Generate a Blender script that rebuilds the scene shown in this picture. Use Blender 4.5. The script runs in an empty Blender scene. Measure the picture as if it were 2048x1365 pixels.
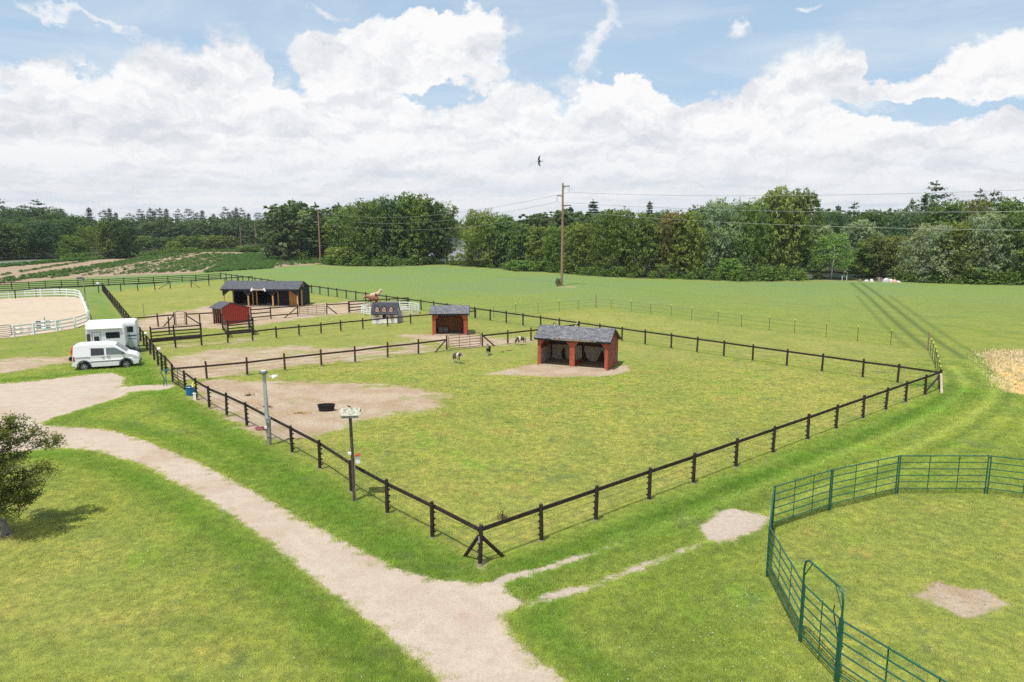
import bpy, bmesh, math, random
import numpy as np
from mathutils import Vector, Matrix
from mathutils.geometry import tessellate_polygon

S = bpy.context.scene
COL = S.collection
PI = math.pi
rad = math.radians

# ------------------------------------------------------------------ camera
CAM_H = 11.2
FPX, CX, CY, YH = 1420.0, 1024.0, 682.5, 445.0
PITCH = math.atan((CY - YH) / FPX)
cam_data = bpy.data.cameras.new('camera')
cam_data.sensor_width = 36.0
cam_data.lens = FPX / 2048.0 * 36.0
cam_data.clip_start = 0.1
cam_data.clip_end = 6000.0
cam = bpy.data.objects.new('camera', cam_data)
cam.location = (0, 0, CAM_H)
cam.rotation_euler = (PI / 2 - PITCH, 0, 0)
COL.objects.link(cam)
S.camera = cam
S.view_settings.view_transform = 'Standard'
S.view_settings.look = 'None'
S.view_settings.exposure = 0.0
S.view_settings.gamma = 1.0
S.cycles.volume_bounces = 0
S.cycles.max_bounces = 6
S.cycles.diffuse_bounces = 4
S.cycles.glossy_bounces = 3
S.cycles.transmission_bounces = 4
S.cycles.transparent_max_bounces = 8
S.cycles.use_denoising = False
S.cycles.sample_clamp_indirect = 2.0
S.cycles.sample_clamp_direct = 3.0


def ray(px, py):
    x = px - CX
    u = CY - py
    c, s = math.cos(PITCH), math.sin(PITCH)
    return (x, FPX * c + u * s, -FPX * s + u * c)


def G(px, py, z=0.0):
    """ground point (X, Y) seen at a pixel of the photograph"""
    d = ray(px, py)
    t = (z - CAM_H) / d[2]
    return (d[0] * t, d[1] * t)


# ------------------------------------------------------------------ node helper
class NT:
    def __init__(s, tree):
        s.t = tree
        s.t.nodes.clear()

    def n(s, kind, **kw):
        nd = s.t.nodes.new(kind)
        for k, v in kw.items():
            if k == 'inp':
                for kk, vv in v.items():
                    s.put(nd.inputs[kk], vv)
            else:
                setattr(nd, k, v)
        return nd

    def put(s, sock, v):
        if isinstance(v, bpy.types.NodeSocket):
            s.t.links.new(v, sock)
        else:
            if isinstance(v, (tuple, list)) and len(v) == 3 and sock.type == 'RGBA':
                v = (*v, 1)
            sock.default_value = v

    def m(s, op, a, b=0.0, c=None, clamp=False):
        nd = s.t.nodes.new('ShaderNodeMath')
        nd.operation = op
        nd.use_clamp = clamp
        s.put(nd.inputs[0], a)
        s.put(nd.inputs[1], b)
        if c is not None:
            s.put(nd.inputs[2], c)
        return nd.outputs[0]

    def mix(s, f, a, b, blend='MIX'):
        nd = s.t.nodes.new('ShaderNodeMix')
        nd.data_type = 'RGBA'
        nd.blend_type = blend
        nd.clamp_factor = True
        s.put(nd.inputs[0], f)
        s.put(nd.inputs[6], a)
        s.put(nd.inputs[7], b)
        return nd.outputs[2]

    def ss(s, v, lo, hi, a=0.0, b=1.0):
        nd = s.t.nodes.new('ShaderNodeMapRange')
        nd.interpolation_type = 'SMOOTHSTEP'
        for i, x in enumerate((v, lo, hi, a, b)):
            s.put(nd.inputs[i], x)
        return nd.outputs[0]

    def lin(s, v, lo, hi, a=0.0, b=1.0):
        nd = s.t.nodes.new('ShaderNodeMapRange')
        for i, x in enumerate((v, lo, hi, a, b)):
            s.put(nd.inputs[i], x)
        return nd.outputs[0]

    def noise(s, vec, scale, detail=4.0, rough=0.55, dist=0.0, dim='3D'):
        nd = s.t.nodes.new('ShaderNodeTexNoise')
        nd.noise_dimensions = dim
        s.put(nd.inputs['Vector'], vec)
        nd.inputs['Scale'].default_value = scale
        nd.inputs['Detail'].default_value = detail
        nd.inputs['Roughness'].default_value = rough
        nd.inputs['Distortion'].default_value = dist
        return nd.outputs['Fac']

    def vec(s, x, y, z=0.0):
        nd = s.t.nodes.new('ShaderNodeCombineXYZ')
        for i, v in enumerate((x, y, z)):
            s.put(nd.inputs[i], v)
        return nd.outputs[0]

    def vm(s, op, a, b):
        nd = s.t.nodes.new('ShaderNodeVectorMath')
        nd.operation = op
        s.put(nd.inputs[0], a)
        if op == 'SCALE':
            s.put(nd.inputs['Scale'], b)
        else:
            s.put(nd.inputs[1], b)
        return nd.outputs[0]

    def attr(s, name, typ='GEOMETRY'):
        return s.n('ShaderNodeAttribute', attribute_name=name, attribute_type=typ).outputs['Fac']


# ------------------------------------------------------------------ sun and sky
SUN_EL = rad(69.0)
SUN_AZ = math.atan2(-0.53, -0.85)          # from +Y towards +X
sun_dir = Vector((math.sin(SUN_AZ) * math.cos(SUN_EL), math.cos(SUN_AZ) * math.cos(SUN_EL), math.sin(SUN_EL)))
sd = bpy.data.lights.new('sun', 'SUN')
sd.energy = 4.7
sd.angle = rad(0.6)
sd.color = (1.0, 0.955, 0.88)
sun = bpy.data.objects.new('sun', sd)
sun.rotation_euler = sun_dir.to_track_quat('Z', 'Y').to_euler()
COL.objects.link(sun)

W = bpy.data.worlds.new('World')
S.world = W
W.use_nodes = True
W.cycles.sampling_method = 'NONE'
w = NT(W.node_tree)
sky = w.n('ShaderNodeTexSky', sky_type='NISHITA', sun_disc=False, sun_elevation=SUN_EL,
          sun_rotation=SUN_AZ, altitude=50.0, air_density=1.0, dust_density=1.6, ozone_density=1.2)
tc = w.n('ShaderNodeTexCoord')
sep = w.n('ShaderNodeSeparateXYZ', inp={0: tc.outputs['Generated']})
dx, dy, dz = sep.outputs
az = w.m('ARCTAN2', dx, dy)
hor = w.m('SQRT', w.m('ADD', w.m('MULTIPLY', dx, dx), w.m('MULTIPLY', dy, dy)))
el = w.m('ARCTAN2', dz, hor)


def azel(px, py):
    d = ray(px, py)
    return math.atan2(d[0], d[1]), math.atan2(d[2], math.hypot(d[0], d[1]))


P = w.vec(az, w.m('MULTIPLY', el, 1.25), 0.0)
# rolling distortion of the sky coordinates gives the cauliflower edges
nA = w.n('ShaderNodeTexNoise', inp={'Vector': P, 'Scale': 9.0, 'Detail': 6.0, 'Roughness': 0.62})
nB = w.n('ShaderNodeTexNoise', inp={'Vector': P, 'Scale': 34.0, 'Detail': 4.0, 'Roughness': 0.6})
off = w.vm('ADD', w.vm('SCALE', w.vm('SUBTRACT', nA.outputs['Color'], (0.5, 0.5, 0.5)), 0.13),
           w.vm('SCALE', w.vm('SUBTRACT', nB.outputs['Color'], (0.5, 0.5, 0.5)), 0.035))
PD = w.vm('ADD', P, off)
sepD = w.n('ShaderNodeSeparateXYZ', inp={0: PD})
azd = sepD.outputs[0]
eld = w.m('DIVIDE', sepD.outputs[1], 1.25)
TOP = [(-200, 150), (-60, 150), (0, 146), (45, 138), (70, 96), (105, 86), (145, 105), (165, 152), (215, 155), (270, 118),
       (330, 80), (375, 100), (425, 62), (490, 66), (535, 95), (560, 178), (600, 188), (650, 196), (700, 200), (745, 190), (790, 216),
       (825, 196), (850, 228), (905, 222), (960, 205), (1005, 165), (1050, 168), (1085, 196), (1130, 205), (1170, 165), (1215, 172),
       (1258, 142), (1300, 176), (1355, 186), (1385, 222), (1430, 216), (1480, 190), (1545, 160), (1588, 118), (1650, 104),
       (1715, 116), (1740, 170), (1790, 205), (1860, 222), (1940, 226), (2060, 228), (2300, 180)]
fc = w.n('ShaderNodeFloatCurve')
A0, A1, E1 = -0.80, 0.80, 0.5
cur = fc.mapping.curves[0]
pts = [((azel(x, y)[0] - A0) / (A1 - A0), azel(x, y)[1] / E1) for x, y in TOP]
cur.points[0].location = (0.0, pts[0][1])
cur.points[1].location = (1.0, pts[-1][1])
for p in pts:
    if 0 < p[0] < 1:
        cur.points.new(*p)
for p in cur.points:
    p.handle_type = 'VECTOR'
fc.mapping.update()
w.put(fc.inputs['Value'], w.lin(azd, A0, A1))
topel = w.m('MULTIPLY', fc.outputs[0], E1)
field = w.m('MULTIPLY', w.m('SUBTRACT', topel, eld), 9.0)


def blob(px, py, rx, ry, rot=0.0, k=1.0, h=1.0):
    a, e = azel(px, py)
    ax = w.m('SUBTRACT', azd, a)
    ex = w.m('SUBTRACT', eld, e)
    c, s_ = math.cos(rad(rot)), math.sin(rad(rot))
    u = w.m('ADD', w.m('MULTIPLY', ax, c), w.m('MULTIPLY', ex, s_))
    v = w.m('SUBTRACT', w.m('MULTIPLY', ex, c), w.m('MULTIPLY', ax, s_))
    u = w.m('DIVIDE', u, rx / FPX)
    v = w.m('DIVIDE', v, ry / FPX)
    r = w.m('SQRT', w.m('ADD', w.m('MULTIPLY', u, u), w.m('MULTIPLY', v, v)))
    return w.m('MULTIPLY', w.m('SUBTRACT', 1.0, r), k)


for b in [(740, 125, 110, 75, 25, .8), (840, 105, 125, 70, 15, .9), (935, 60, 70, 55, 20, .5), (945, 130, 55, 50, 0, .5),
          (620, 90, 42, 30, 10, .35), (2010, 130, 150, 55, 12, .6), (1880, 165, 120, 32, 10, .3)]:
    field = w.m('MAXIMUM', field, blob(*b))
wisp = None
for b in [(1215, 35, 75, 26, 62, 1.0), (1170, 110, 75, 40, 65, .9), (1475, 62, 38, 20, 20, .9), (200, 38, 100, 14, -20, 1.0), (640, 8, 60, 12, -10, .6),
          (1610, 4, 40, 8, 0, .6), (1130, 165, 90, 40, 0, .6), (90, 5, 60, 10, -8, .6), (700, 190, 60, 40, 0, .6), (1000, 60, 60, 60, 0, .6), (1720, 190, 90, 40, 5, .7),
          (1690, 125, 60, 40, 10, .6), (560, 175, 40, 50, 0, .5), (180, 130, 50, 40, 0, .5)]:
    q_ = blob(*b)
    wisp = q_ if wisp is None else w.m('MAXIMUM', wisp, q_)
for b in [(1790, 215, 110, 22, -4, .5), (1950, 222, 130, 16, 2, .4), (590, 160, 32, 22, 0, .3), (870, 190, 70, 20, 8, .35)]:
    field = w.m('MINIMUM', field, w.m('MULTIPLY', blob(*b), -1.0))
nC = w.noise(P, 22.0, 6.0, 0.6)
field = w.m('ADD', field, w.m('MULTIPLY', w.m('SUBTRACT', nC, 0.5), 0.16))
soft = w.ss(w.noise(P, 6.0, 2.0, 0.5), 0.4, 0.62, 0.035, 0.20)
field = w.m('ADD', field, 0.075)
dens = w.ss(field, -0.03, soft)
wn = w.noise(PD, 15.0, 7.0, 0.68)
wd = w.m('MULTIPLY', w.ss(w.m('ADD', wisp, w.m('MULTIPLY', w.m('SUBTRACT', wn, 0.5), 1.8)), 0.10, 0.80), 0.75)
dens = w.m('MAXIMUM', dens, wd)
# light relief: cloud lumps compared with the same lumps a step towards the sun
PC = w.vm('ADD', w.vec(az, w.m('MULTIPLY', w.m('LOGARITHM', w.m('ADD', w.m('MAXIMUM', el, 0.0), 0.07), 2.71828), 0.34), 0.0), off)


def relief(scale, step, seed, det=6.0, rough=0.55, sy=1.0):
    pa = w.vm('ADD', w.vm('MULTIPLY', PC, (1.0, sy, 1.0)), (seed, 0.0, 0.0))
    pb = w.vm('ADD', pa, (-step * 0.35, step * sy, 0.0))
    return w.m('SUBTRACT', w.noise(pa, scale, det, rough), w.noise(pb, scale, det, rough))


r1 = relief(6.5, 0.045, 2.0, 4.0, 0.5, 1.1)
r2 = relief(17.0, 0.016, 7.0, 5.0, 0.6, 1.0)
edge = w.ss(field, 0.62, 0.08)
lowl = w.ss(el, 0.14, 0.03, 0.0, 0.16)
lit = w.m('ADD', w.m('ADD', w.m('ADD', 0.60, lowl), w.m('MULTIPLY', r1, 2.6)), w.m('ADD', w.m('MULTIPLY', r2, 2.4), w.m('MULTIPLY', edge, 0.24)), clamp=True)
cc = w.n('ShaderNodeValToRGB', inp={0: lit})
cr = cc.color_ramp
cr.elements[0].position = 0.0
cr.elements[0].color = (0.71, 0.74, 0.79, 1)
cr.elements[1].position = 1.0
cr.elements[1].color = (0.98, 0.98, 0.98, 1)
e = cr.elements.new(0.45)
e.color = (0.825, 0.84, 0.875, 1)
# low haze layer: long flat streaks towards the horizon
zz = w.m('ADD', w.m('MAXIMUM', dz, 0.0), 0.055)
flat = w.vec(w.m('DIVIDE', dx, zz), w.m('DIVIDE', dy, zz), 0.0)
st = w.noise(flat, 0.55, 6.0, 0.58, 0.4)
streak = w.mix(w.ss(st, 0.38, 0.60), (0.69, 0.75, 0.82), (0.835, 0.845, 0.875))
low = w.ss(el, 0.12, 0.02)
cloudc = w.mix(w.m('MULTIPLY', low, 0.6), cc.outputs[0], streak)
# clear sky: physical sky thinned by summer haze
skyc = w.mix(1.0, sky.outputs[0], (0.105, 0.108, 0.112), 'MULTIPLY')
skyc = w.mix(1.0, skyc, (0.9, 0.9, 0.95), 'DARKEN')
hz = w.ss(el, 0.62, 0.02, 0.42, 0.80)
clear = w.mix(hz, skyc, (0.54, 0.73, 0.92))
thin = w.m('MULTIPLY', w.ss(w.noise(flat, 0.9, 6.0, 0.6, 0.6), 0.40, 0.75), 0.5)
clear = w.mix(thin, clear, (0.80, 0.85, 0.90))
back = w.ss(w.m('ABSOLUTE', az), 0.75, 0.95)
bn = w.ss(w.noise(tc.outputs['Generated'], 2.6, 6.0, 0.6, 0.3), 0.46, 0.58)
dens = w.mix(back, dens, bn)
allc = w.mix(dens, clear, cloudc)
bg = w.n('ShaderNodeBackground', inp={0: allc, 1: 1.0})
wo = w.n('ShaderNodeOutputWorld')
W.node_tree.links.new(bg.outputs[0], wo.inputs[0])

# ------------------------------------------------------------------ tags and builders
def tag(o, label=None, cat=None, group=None, kind=None):
    if label:
        o['label'] = label
    if cat:
        o['category'] = cat
    if group:
        o['group'] = group
    if kind:
        o['kind'] = kind
    return o


def empty(name, loc, rz=0.0):
    o = bpy.data.objects.new(name, None)
    o.empty_display_size = 0.2
    o.location = loc
    o.rotation_euler = (0, 0, rz)
    COL.objects.link(o)
    return o


def mesh_obj(name, verts, faces, mats, parent=None, midx=None, smooth=False, loc=None):
    me = bpy.data.meshes.new(name)
    me.from_pydata([tuple(v) for v in verts], [], [tuple(f) for f in faces])
    if not isinstance(mats, (list, tuple)):
        mats = [mats]
    for mm in mats:
        me.materials.append(mm)
    if midx is not None:
        me.polygons.foreach_set('material_index', np.array(midx, dtype=np.int32))
    if smooth:
        me.polygons.foreach_set('use_smooth', np.ones(len(me.polygons), dtype=bool))
    me.update()
    o = bpy.data.objects.new(name, me)
    if loc is not None:
        o.location = loc
    if parent is not None:
        o.parent = parent
    COL.objects.link(o)
    return o


class MB:
    """collects shapes that make up ONE part"""

    def __init__(s):
        s.v, s.f, s.mi = [], [], []

    def add(s, verts, faces, mi=0):
        b = len(s.v)
        s.v += [tuple(v) for v in verts]
        s.f += [tuple(i + b for i in f) for f in faces]
        s.mi += [mi] * len(faces)

    def box(s, c, d, rz=0.0, mi=0, rx=0.0, ry=0.0):
        M = Matrix.Rotation(rz, 3, 'Z') @ Matrix.Rotation(ry, 3, 'Y') @ Matrix.Rotation(rx, 3, 'X')
        vs = []
        for x in (-.5, .5):
            for y in (-.5, .5):
                for z in (-.5, .5):
                    vs.append(Vector(c) + M @ Vector((x * d[0], y * d[1], z * d[2])))
        s.add(vs, [(0, 1, 3, 2), (4, 6, 7, 5), (0, 4, 5, 1), (2, 3, 7, 6), (0, 2, 6, 4), (1, 5, 7, 3)], mi)
        return s

    def beam(s, a, b, wd, ht, mi=0):
        a, b = Vector(a), Vector(b)
        d = b - a
        q = d.normalized()
        side = q.cross(Vector((0, 0, 1)))
        if side.length < 1e-4:
            side = Vector((1, 0, 0))
        side.normalize()
        up = side.cross(q)
        vs = []
        for p in (a, b):
            for i, j in ((-.5, -.5), (.5, -.5), (.5, .5), (-.5, .5)):
                vs.append(p + side * (i * wd) + up * (j * ht))
        s.add(vs, [(3, 2, 1, 0), (4, 5, 6, 7), (0, 1, 5, 4), (1, 2, 6, 5), (2, 3, 7, 6), (3, 0, 4, 7)], mi)
        return s

    def tube(s, pts, r, n=8, mi=0, cap=True):
        pts = [Vector(p) for p in pts]
        if not isinstance(r, (list, tuple)):
            r = [r] * len(pts)
        rings, vs, fs = [], [], []
        up0 = None
        for i, p in enumerate(pts):
            t = (pts[min(i + 1, len(pts) - 1)] - pts[max(i - 1, 0)]).normalized()
            if up0 is None:
                up0 = Vector((0, 0, 1)) if abs(t.z) < .9 else Vector((1, 0, 0))
            sd_ = t.cross(up0)
            sd_.normalize()
            up = sd_.cross(t)
            up0 = up
            for k in range(n):
                a = 2 * PI * k / n
                vs.append(p + (sd_ * math.cos(a) + up * math.sin(a)) * r[i])
        for i in range(len(pts) - 1):
            for k in range(n):
                k2 = (k + 1) % n
                fs.append((i * n + k, i * n + k2, (i + 1) * n + k2, (i + 1) * n + k))
        if cap:
            fs.append(tuple(range(n - 1, -1, -1)))
            fs.append(tuple((len(pts) - 1) * n + k for k in range(n)))
        s.add(vs, fs, mi)
        return s

    def cyl(s, a, b, r0, r1=None, n=10, mi=0):
        return s.tube([a, b], [r0, r0 if r1 is None else r1], n, mi)

    def lathe(s, prof, c=(0, 0, 0), n=20, mi=0, sx=1.0, sy=1.0):
        vs, fs = [], []
        for r, z in prof:
            for k in range(n):
                a = 2 * PI * k / n
                vs.append((c[0] + r * sx * math.cos(a), c[1] + r * sy * math.sin(a), c[2] + z))
        for i in range(len(prof) - 1):
            for k in range(n):
                k2 = (k + 1) % n
                fs.append((i * n + k, i * n + k2, (i + 1) * n + k2, (i + 1) * n + k))
        s.add(vs, fs, mi)
        return s

    def prism(s, poly, axis, t0, t1, mi=0):
        """extrude a 2D outline along an axis ('x': outline in yz, 'y': outline in xz, 'z': outline in xy)"""
        def p3(a, b, t):
            return {'x': (t, a, b), 'y': (a, t, b), 'z': (a, b, t)}[axis]
        n = len(poly)
        vs = [p3(a, b, t0) for a, b in poly] + [p3(a, b, t1) for a, b in poly]
        tri = tessellate_polygon([[Vector((a, b, 0)) for a, b in poly]])
        fs = [tuple(t) for t in tri] + [tuple(i + n for i in reversed(t)) for t in tri]
        fs += [(i, (i + 1) % n, (i + 1) % n + n, i + n) for i in range(n)]
        s.add(vs, fs, mi)
        return s

    def build(s, name, mats, parent=None, smooth=False, loc=None, bevel=0.0):
        o = mesh_obj(name, s.v, s.f, mats, parent, s.mi, False, loc)
        me = o.data
        bm = bmesh.new()
        bm.from_mesh(me)
        bmesh.ops.recalc_face_normals(bm, faces=bm.faces)
        bm.to_mesh(me)
        bm.free()
        if smooth:
            me.polygons.foreach_set('use_smooth', np.ones(len(me.polygons), dtype=bool))
            me.set_sharp_from_angle(angle=rad(35))
        if bevel:
            b = o.modifiers.new('bevel', 'BEVEL')
            b.width = bevel
            b.segments = 2
            b.limit_method = 'ANGLE'
        return o


def copy_tree(o, parent=None):
    c = o.copy()
    COL.objects.link(c)
    c.parent = parent
    for ch in list(o.children):
        copy_tree(ch, c)
    return c


# ------------------------------------------------------------------ materials
def mat(name, color, rough=0.7, metal=0.0, spec=0.3, var=0.12, vscale=6.0, bump=0.0, bscale=30.0, streak=None,
        second=None, sthr=(0.5, 0.62), sscale=3.0, coord='Object', coat=0.0):
    m = bpy.data.materials.new(name)
    m.use_nodes = True
    t = NT(m.node_tree)
    out = t.n('ShaderNodeOutputMaterial')
    b = t.n('ShaderNodeBsdfPrincipled')
    t.t.links.new(b.outputs[0], out.inputs[0])
    c = t.n('ShaderNodeTexCoord').outputs[coord]
    if streak:
        mp = t.n('ShaderNodeMapping')
        t.put(mp.inputs[0], c)
        mp.inputs['Scale'].default_value = streak
        c = mp.outputs[0]
    n1 = t.noise(c, vscale, 5.0, 0.6)
    base = tuple(color)
    col = t.mix(t.lin(n1, 0.3, 0.7), tuple(x * (1 - var) for x in base), tuple(min(1, x * (1 + var)) for x in base))
    if second:
        n2 = t.noise(c, sscale, 6.0, 0.65)
        col = t.mix(t.ss(n2, *sthr), col, tuple(second))
    t.put(b.inputs['Base Color'], col)
    b.inputs['Roughness'].default_value = rough
    b.inputs['Metallic'].default_value = metal
    b.inputs['Specular IOR Level'].default_value = spec
    b.inputs['Coat Weight'].default_value = coat
    if bump:
        bp = t.n('ShaderNodeBump')
        bp.inputs['Strength'].default_value = bump
        bp.inputs['Distance'].default_value = 0.02
        t.put(bp.inputs['Height'], t.noise(c, bscale, 4.0, 0.6))
        t.put(b.inputs['Normal'], bp.outputs[0])
    return m


# ------------------------------------------------------------------ distance fields on the ground
def sd_poly(X, Y, poly):
    """signed distance (positive inside) of points to a polygon"""
    P_ = np.array(poly, dtype=float)
    Q = np.roll(P_, -1, axis=0)
    d2 = np.full(X.shape, 1e18)
    ins = np.zeros(X.shape, bool)
    for (x0, y0), (x1, y1) in zip(P_, Q):
        ex, ey = x1 - x0, y1 - y0
        wx, wy = X - x0, Y - y0
        t = np.clip((wx * ex + wy * ey) / (ex * ex + ey * ey + 1e-12), 0, 1)
        d2 = np.minimum(d2, (wx - ex * t) ** 2 + (wy - ey * t) ** 2)
        c = ((y0 > Y) != (y1 > Y)) & (X < ex * (Y - y0) / (ey if abs(ey) > 1e-12 else 1e-12) + x0)
        ins ^= c
    d = np.sqrt(d2)
    return np.where(ins, d, -d)


def d_line(X, Y, pts):
    d2 = np.full(X.shape, 1e18)
    for (x0, y0), (x1, y1) in zip(pts, pts[1:]):
        ex, ey = x1 - x0, y1 - y0
        wx, wy = X - x0, Y - y0
        t = np.clip((wx * ex + wy * ey) / (ex * ex + ey * ey + 1e-12), 0, 1)
        d2 = np.minimum(d2, (wx - ex * t) ** 2 + (wy - ey * t) ** 2)
    return np.sqrt(d2)


def gp(L):
    return [G(*p) for p in L]


def smooth_line(pts, k=3):
    for _ in range(k):
        q = [pts[0]]
        for a, b in zip(pts, pts[1:]):
            q += [(a[0] * .75 + b[0] * .25, a[1] * .75 + b[1] * .25), (a[0] * .25 + b[0] * .75, a[1] * .25 + b[1] * .75)]
        q.append(pts[-1])
        pts = q
    return pts


DRIVE = gp([(-260, 860), (-120, 850), (0, 842), (60, 846), (100, 852), (215, 858), (300, 884), (400, 925), (480, 966), (560, 1012),
            (640, 1056), (720, 1096), (790, 1132), (860, 1156), (950, 1163), (1010, 1170), (1030, 1195), (1040, 1212), (1010, 1232),
            (1022, 1262), (1050, 1292), (1095, 1330), (1140, 1365), (1230, 1440), (1340, 1560), (1000, 1560), (900, 1390),
            (855, 1350), (780, 1285), (700, 1220), (620, 1160), (540, 1090), (460, 1032), (380, 982), (280, 932), (190, 905),
            (110, 898), (60, 903), (0, 910), (-120, 925), (-300, 960)])
YARD = gp([(-500, 790), (-200, 772), (0, 768), (90, 760), (170, 750), (228, 747), (252, 757), (248, 772), (300, 771), (345, 768), (350, 776),
           (300, 782), (262, 786), (232, 800), (190, 812), (150, 824), (110, 838), (85, 850), (60, 852), (0, 850), (-200, 880), (-500, 900)])
PADS = [  # bare ground: outline, strength 0..1
    (gp([(0, 722), (50, 711), (75, 714), (140, 716), (148, 724), (90, 732), (60, 742), (0, 748), (-150, 755), (-150, 728)]), .80),
    (gp([(0, 695), (60, 686), (110, 688), (20, 702), (-100, 712)]), .45),
    (gp([(1402, 1052), (1428, 1028), (1462, 1018), (1530, 1034), (1522, 1056), (1480, 1072), (1440, 1082), (1412, 1076)]), 1.1),
    (gp([(372, 768), (430, 760), (500, 764), (560, 764), (700, 768), (830, 776), (885, 795), (860, 818), (780, 830), (720, 840),
         (665, 866), (600, 884), (555, 882), (505, 862), (455, 836), (415, 812), (388, 796)]), .86),
    (gp([(335, 735), (345, 714), (420, 700), (560, 692), (700, 694), (860, 684), (885, 700), (800, 712), (700, 724), (600, 734), (500, 748),
         (400, 762), (352, 765)]), .70),
    (gp([(330, 720), (420, 708), (520, 715), (600, 722), (560, 738), (480, 748), (400, 760), (352, 762)]), .85),
    (gp([(960, 750), (1000, 742), (1075, 728), (1215, 740), (1255, 730), (1258, 740), (1235, 750), (1180, 755), (1100, 754), (1040, 752)]), .95),
    (gp([(800, 672), (865, 668), (940, 667), (990, 678), (1060, 676), (1060, 684), (990, 690), (940, 694), (880, 688), (830, 682)]), .85),
    (gp([(270, 646), (300, 632), (350, 624), (430, 612), (500, 612), (620, 610), (700, 604), (740, 606), (818, 618), (760, 622), (700, 628),
         (650, 632), (590, 640), (500, 652), (430, 655), (330, 660), (275, 662)]), .88),
    (gp([(295, 700), (310, 690), (400, 682), (520, 672), (560, 668), (540, 676), (500, 686), (440, 694), (360, 700), (310, 708)]), .55),
    (gp([(530, 655), (600, 643), (640, 640), (600, 652), (540, 662)]), .45),
    (gp([(980, 778), (1010, 772), (1055, 776), (1030, 784)]), .62),
    (gp([(660, 764), (700, 758), (740, 766), (690, 770)]), .5),
    (gp([(300, 776), (345, 768), (350, 775), (320, 783)]), .9),
    (gp([(1822, 1198), (1850, 1182), (1868, 1160), (1900, 1172), (1925, 1180), (1965, 1178), (2022, 1208), (1985, 1228), (1940, 1240), (1905, 1224)]), .97),
    (gp([(1975, 1140), (2005, 1138), (2000, 1150), (1980, 1150)]), .7),
    (gp([(1740, 1140), (1765, 1142), (1765, 1150), (1740, 1150)]), .65), (gp([(1880, 1146), (1905, 1144), (1905, 1152), (1885, 1152)]), .6),
    (gp([(1740, 1097), (1765, 1097), (1762, 1104), (1742, 1104)]), .55), (gp([(2000, 1160), (2025, 1165), (2015, 1175)]), .6),
    (gp([(945, 1118), (958, 1112), (972, 1120), (975, 1134), (955, 1142), (945, 1132)]), .9),
    (gp([(1008, 1110), (1030, 1108), (1035, 1122), (1015, 1124)]), .5),
    (gp([(0, 1072), (12, 1064), (30, 1068), (25, 1078), (5, 1082)]), .9),
    (gp([(1110, 574), (1135, 572), (1160, 574), (1135, 578)]), .6),
    (gp([(1530, 552), (1540, 551), (1560, 553), (1600, 556), (1700, 560), (1810, 562), (1800, 567), (1700, 566), (1600, 562)]), .45),
]
TRACK = smooth_line(gp([(1712, 566), (1745, 590), (1790, 630), (1850, 680), (1925, 730), (1965, 768), (1950, 800), (1880, 846), (1790, 890),
                        (1690, 930), (1590, 975), (1480, 1020), (1380, 1065), (1260, 1110), (1150, 1150), (1040, 1180)]), 3)
FRONT = gp([(960, 1132), (1879, 781)])
LEFTF = gp([(960, 1132), (371, 783), (346, 767), (332, 749), (301, 711), (254, 643), (205, 583.5)])
BACKF = gp([(1879, 781), (442, 560)])
PADDOCK = gp([(960, 1132), (1879, 781), (1151, 671), (964, 694.7), (893, 702), (346, 767), (371, 783)])
INNER = gp([(960, 1132), (1879, 781), (442, 560), (205, 583.5), (346, 767)])
MEADOW = gp([(1879, 781), (1877, 775), (1855, 702), (1436, 648), (1192, 615), (987, 636)])
HAY = gp([(1962, 706), (2000, 700), (2060, 702), (2200, 712), (2300, 810), (2060, 792), (2008, 786), (1990, 765), (1985, 742)])
LANE = gp([(205, 584), (254, 644), (288, 694), (270, 680), (240, 652), (185, 640), (172, 605), (170, 588)])
WOOD = gp([(560, 516), (640, 529), (700, 533), (800, 532), (880, 529), (940, 533), (1040, 541), (1130, 547), (1230, 555), (1350, 558), (1480, 562), (1590, 561), (1650, 560),
           (1790, 563), (1900, 566), (2000, 569), (2700, 586)]) + [(900, 700), (-700, 700)] + gp([(-900, 535), (0, 524), (100, 519), (200, 514), (280, 507), (480, 501), (540, 501)])
LAWN = gp([(-120, 925), (0, 910), (110, 898), (190, 905), (280, 932), (380, 982), (460, 1032), (540, 1090), (620, 1160), (700, 1220),
           (780, 1285), (900, 1390), (1000, 1560), (-700, 1560), (-700, 1000)])


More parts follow.
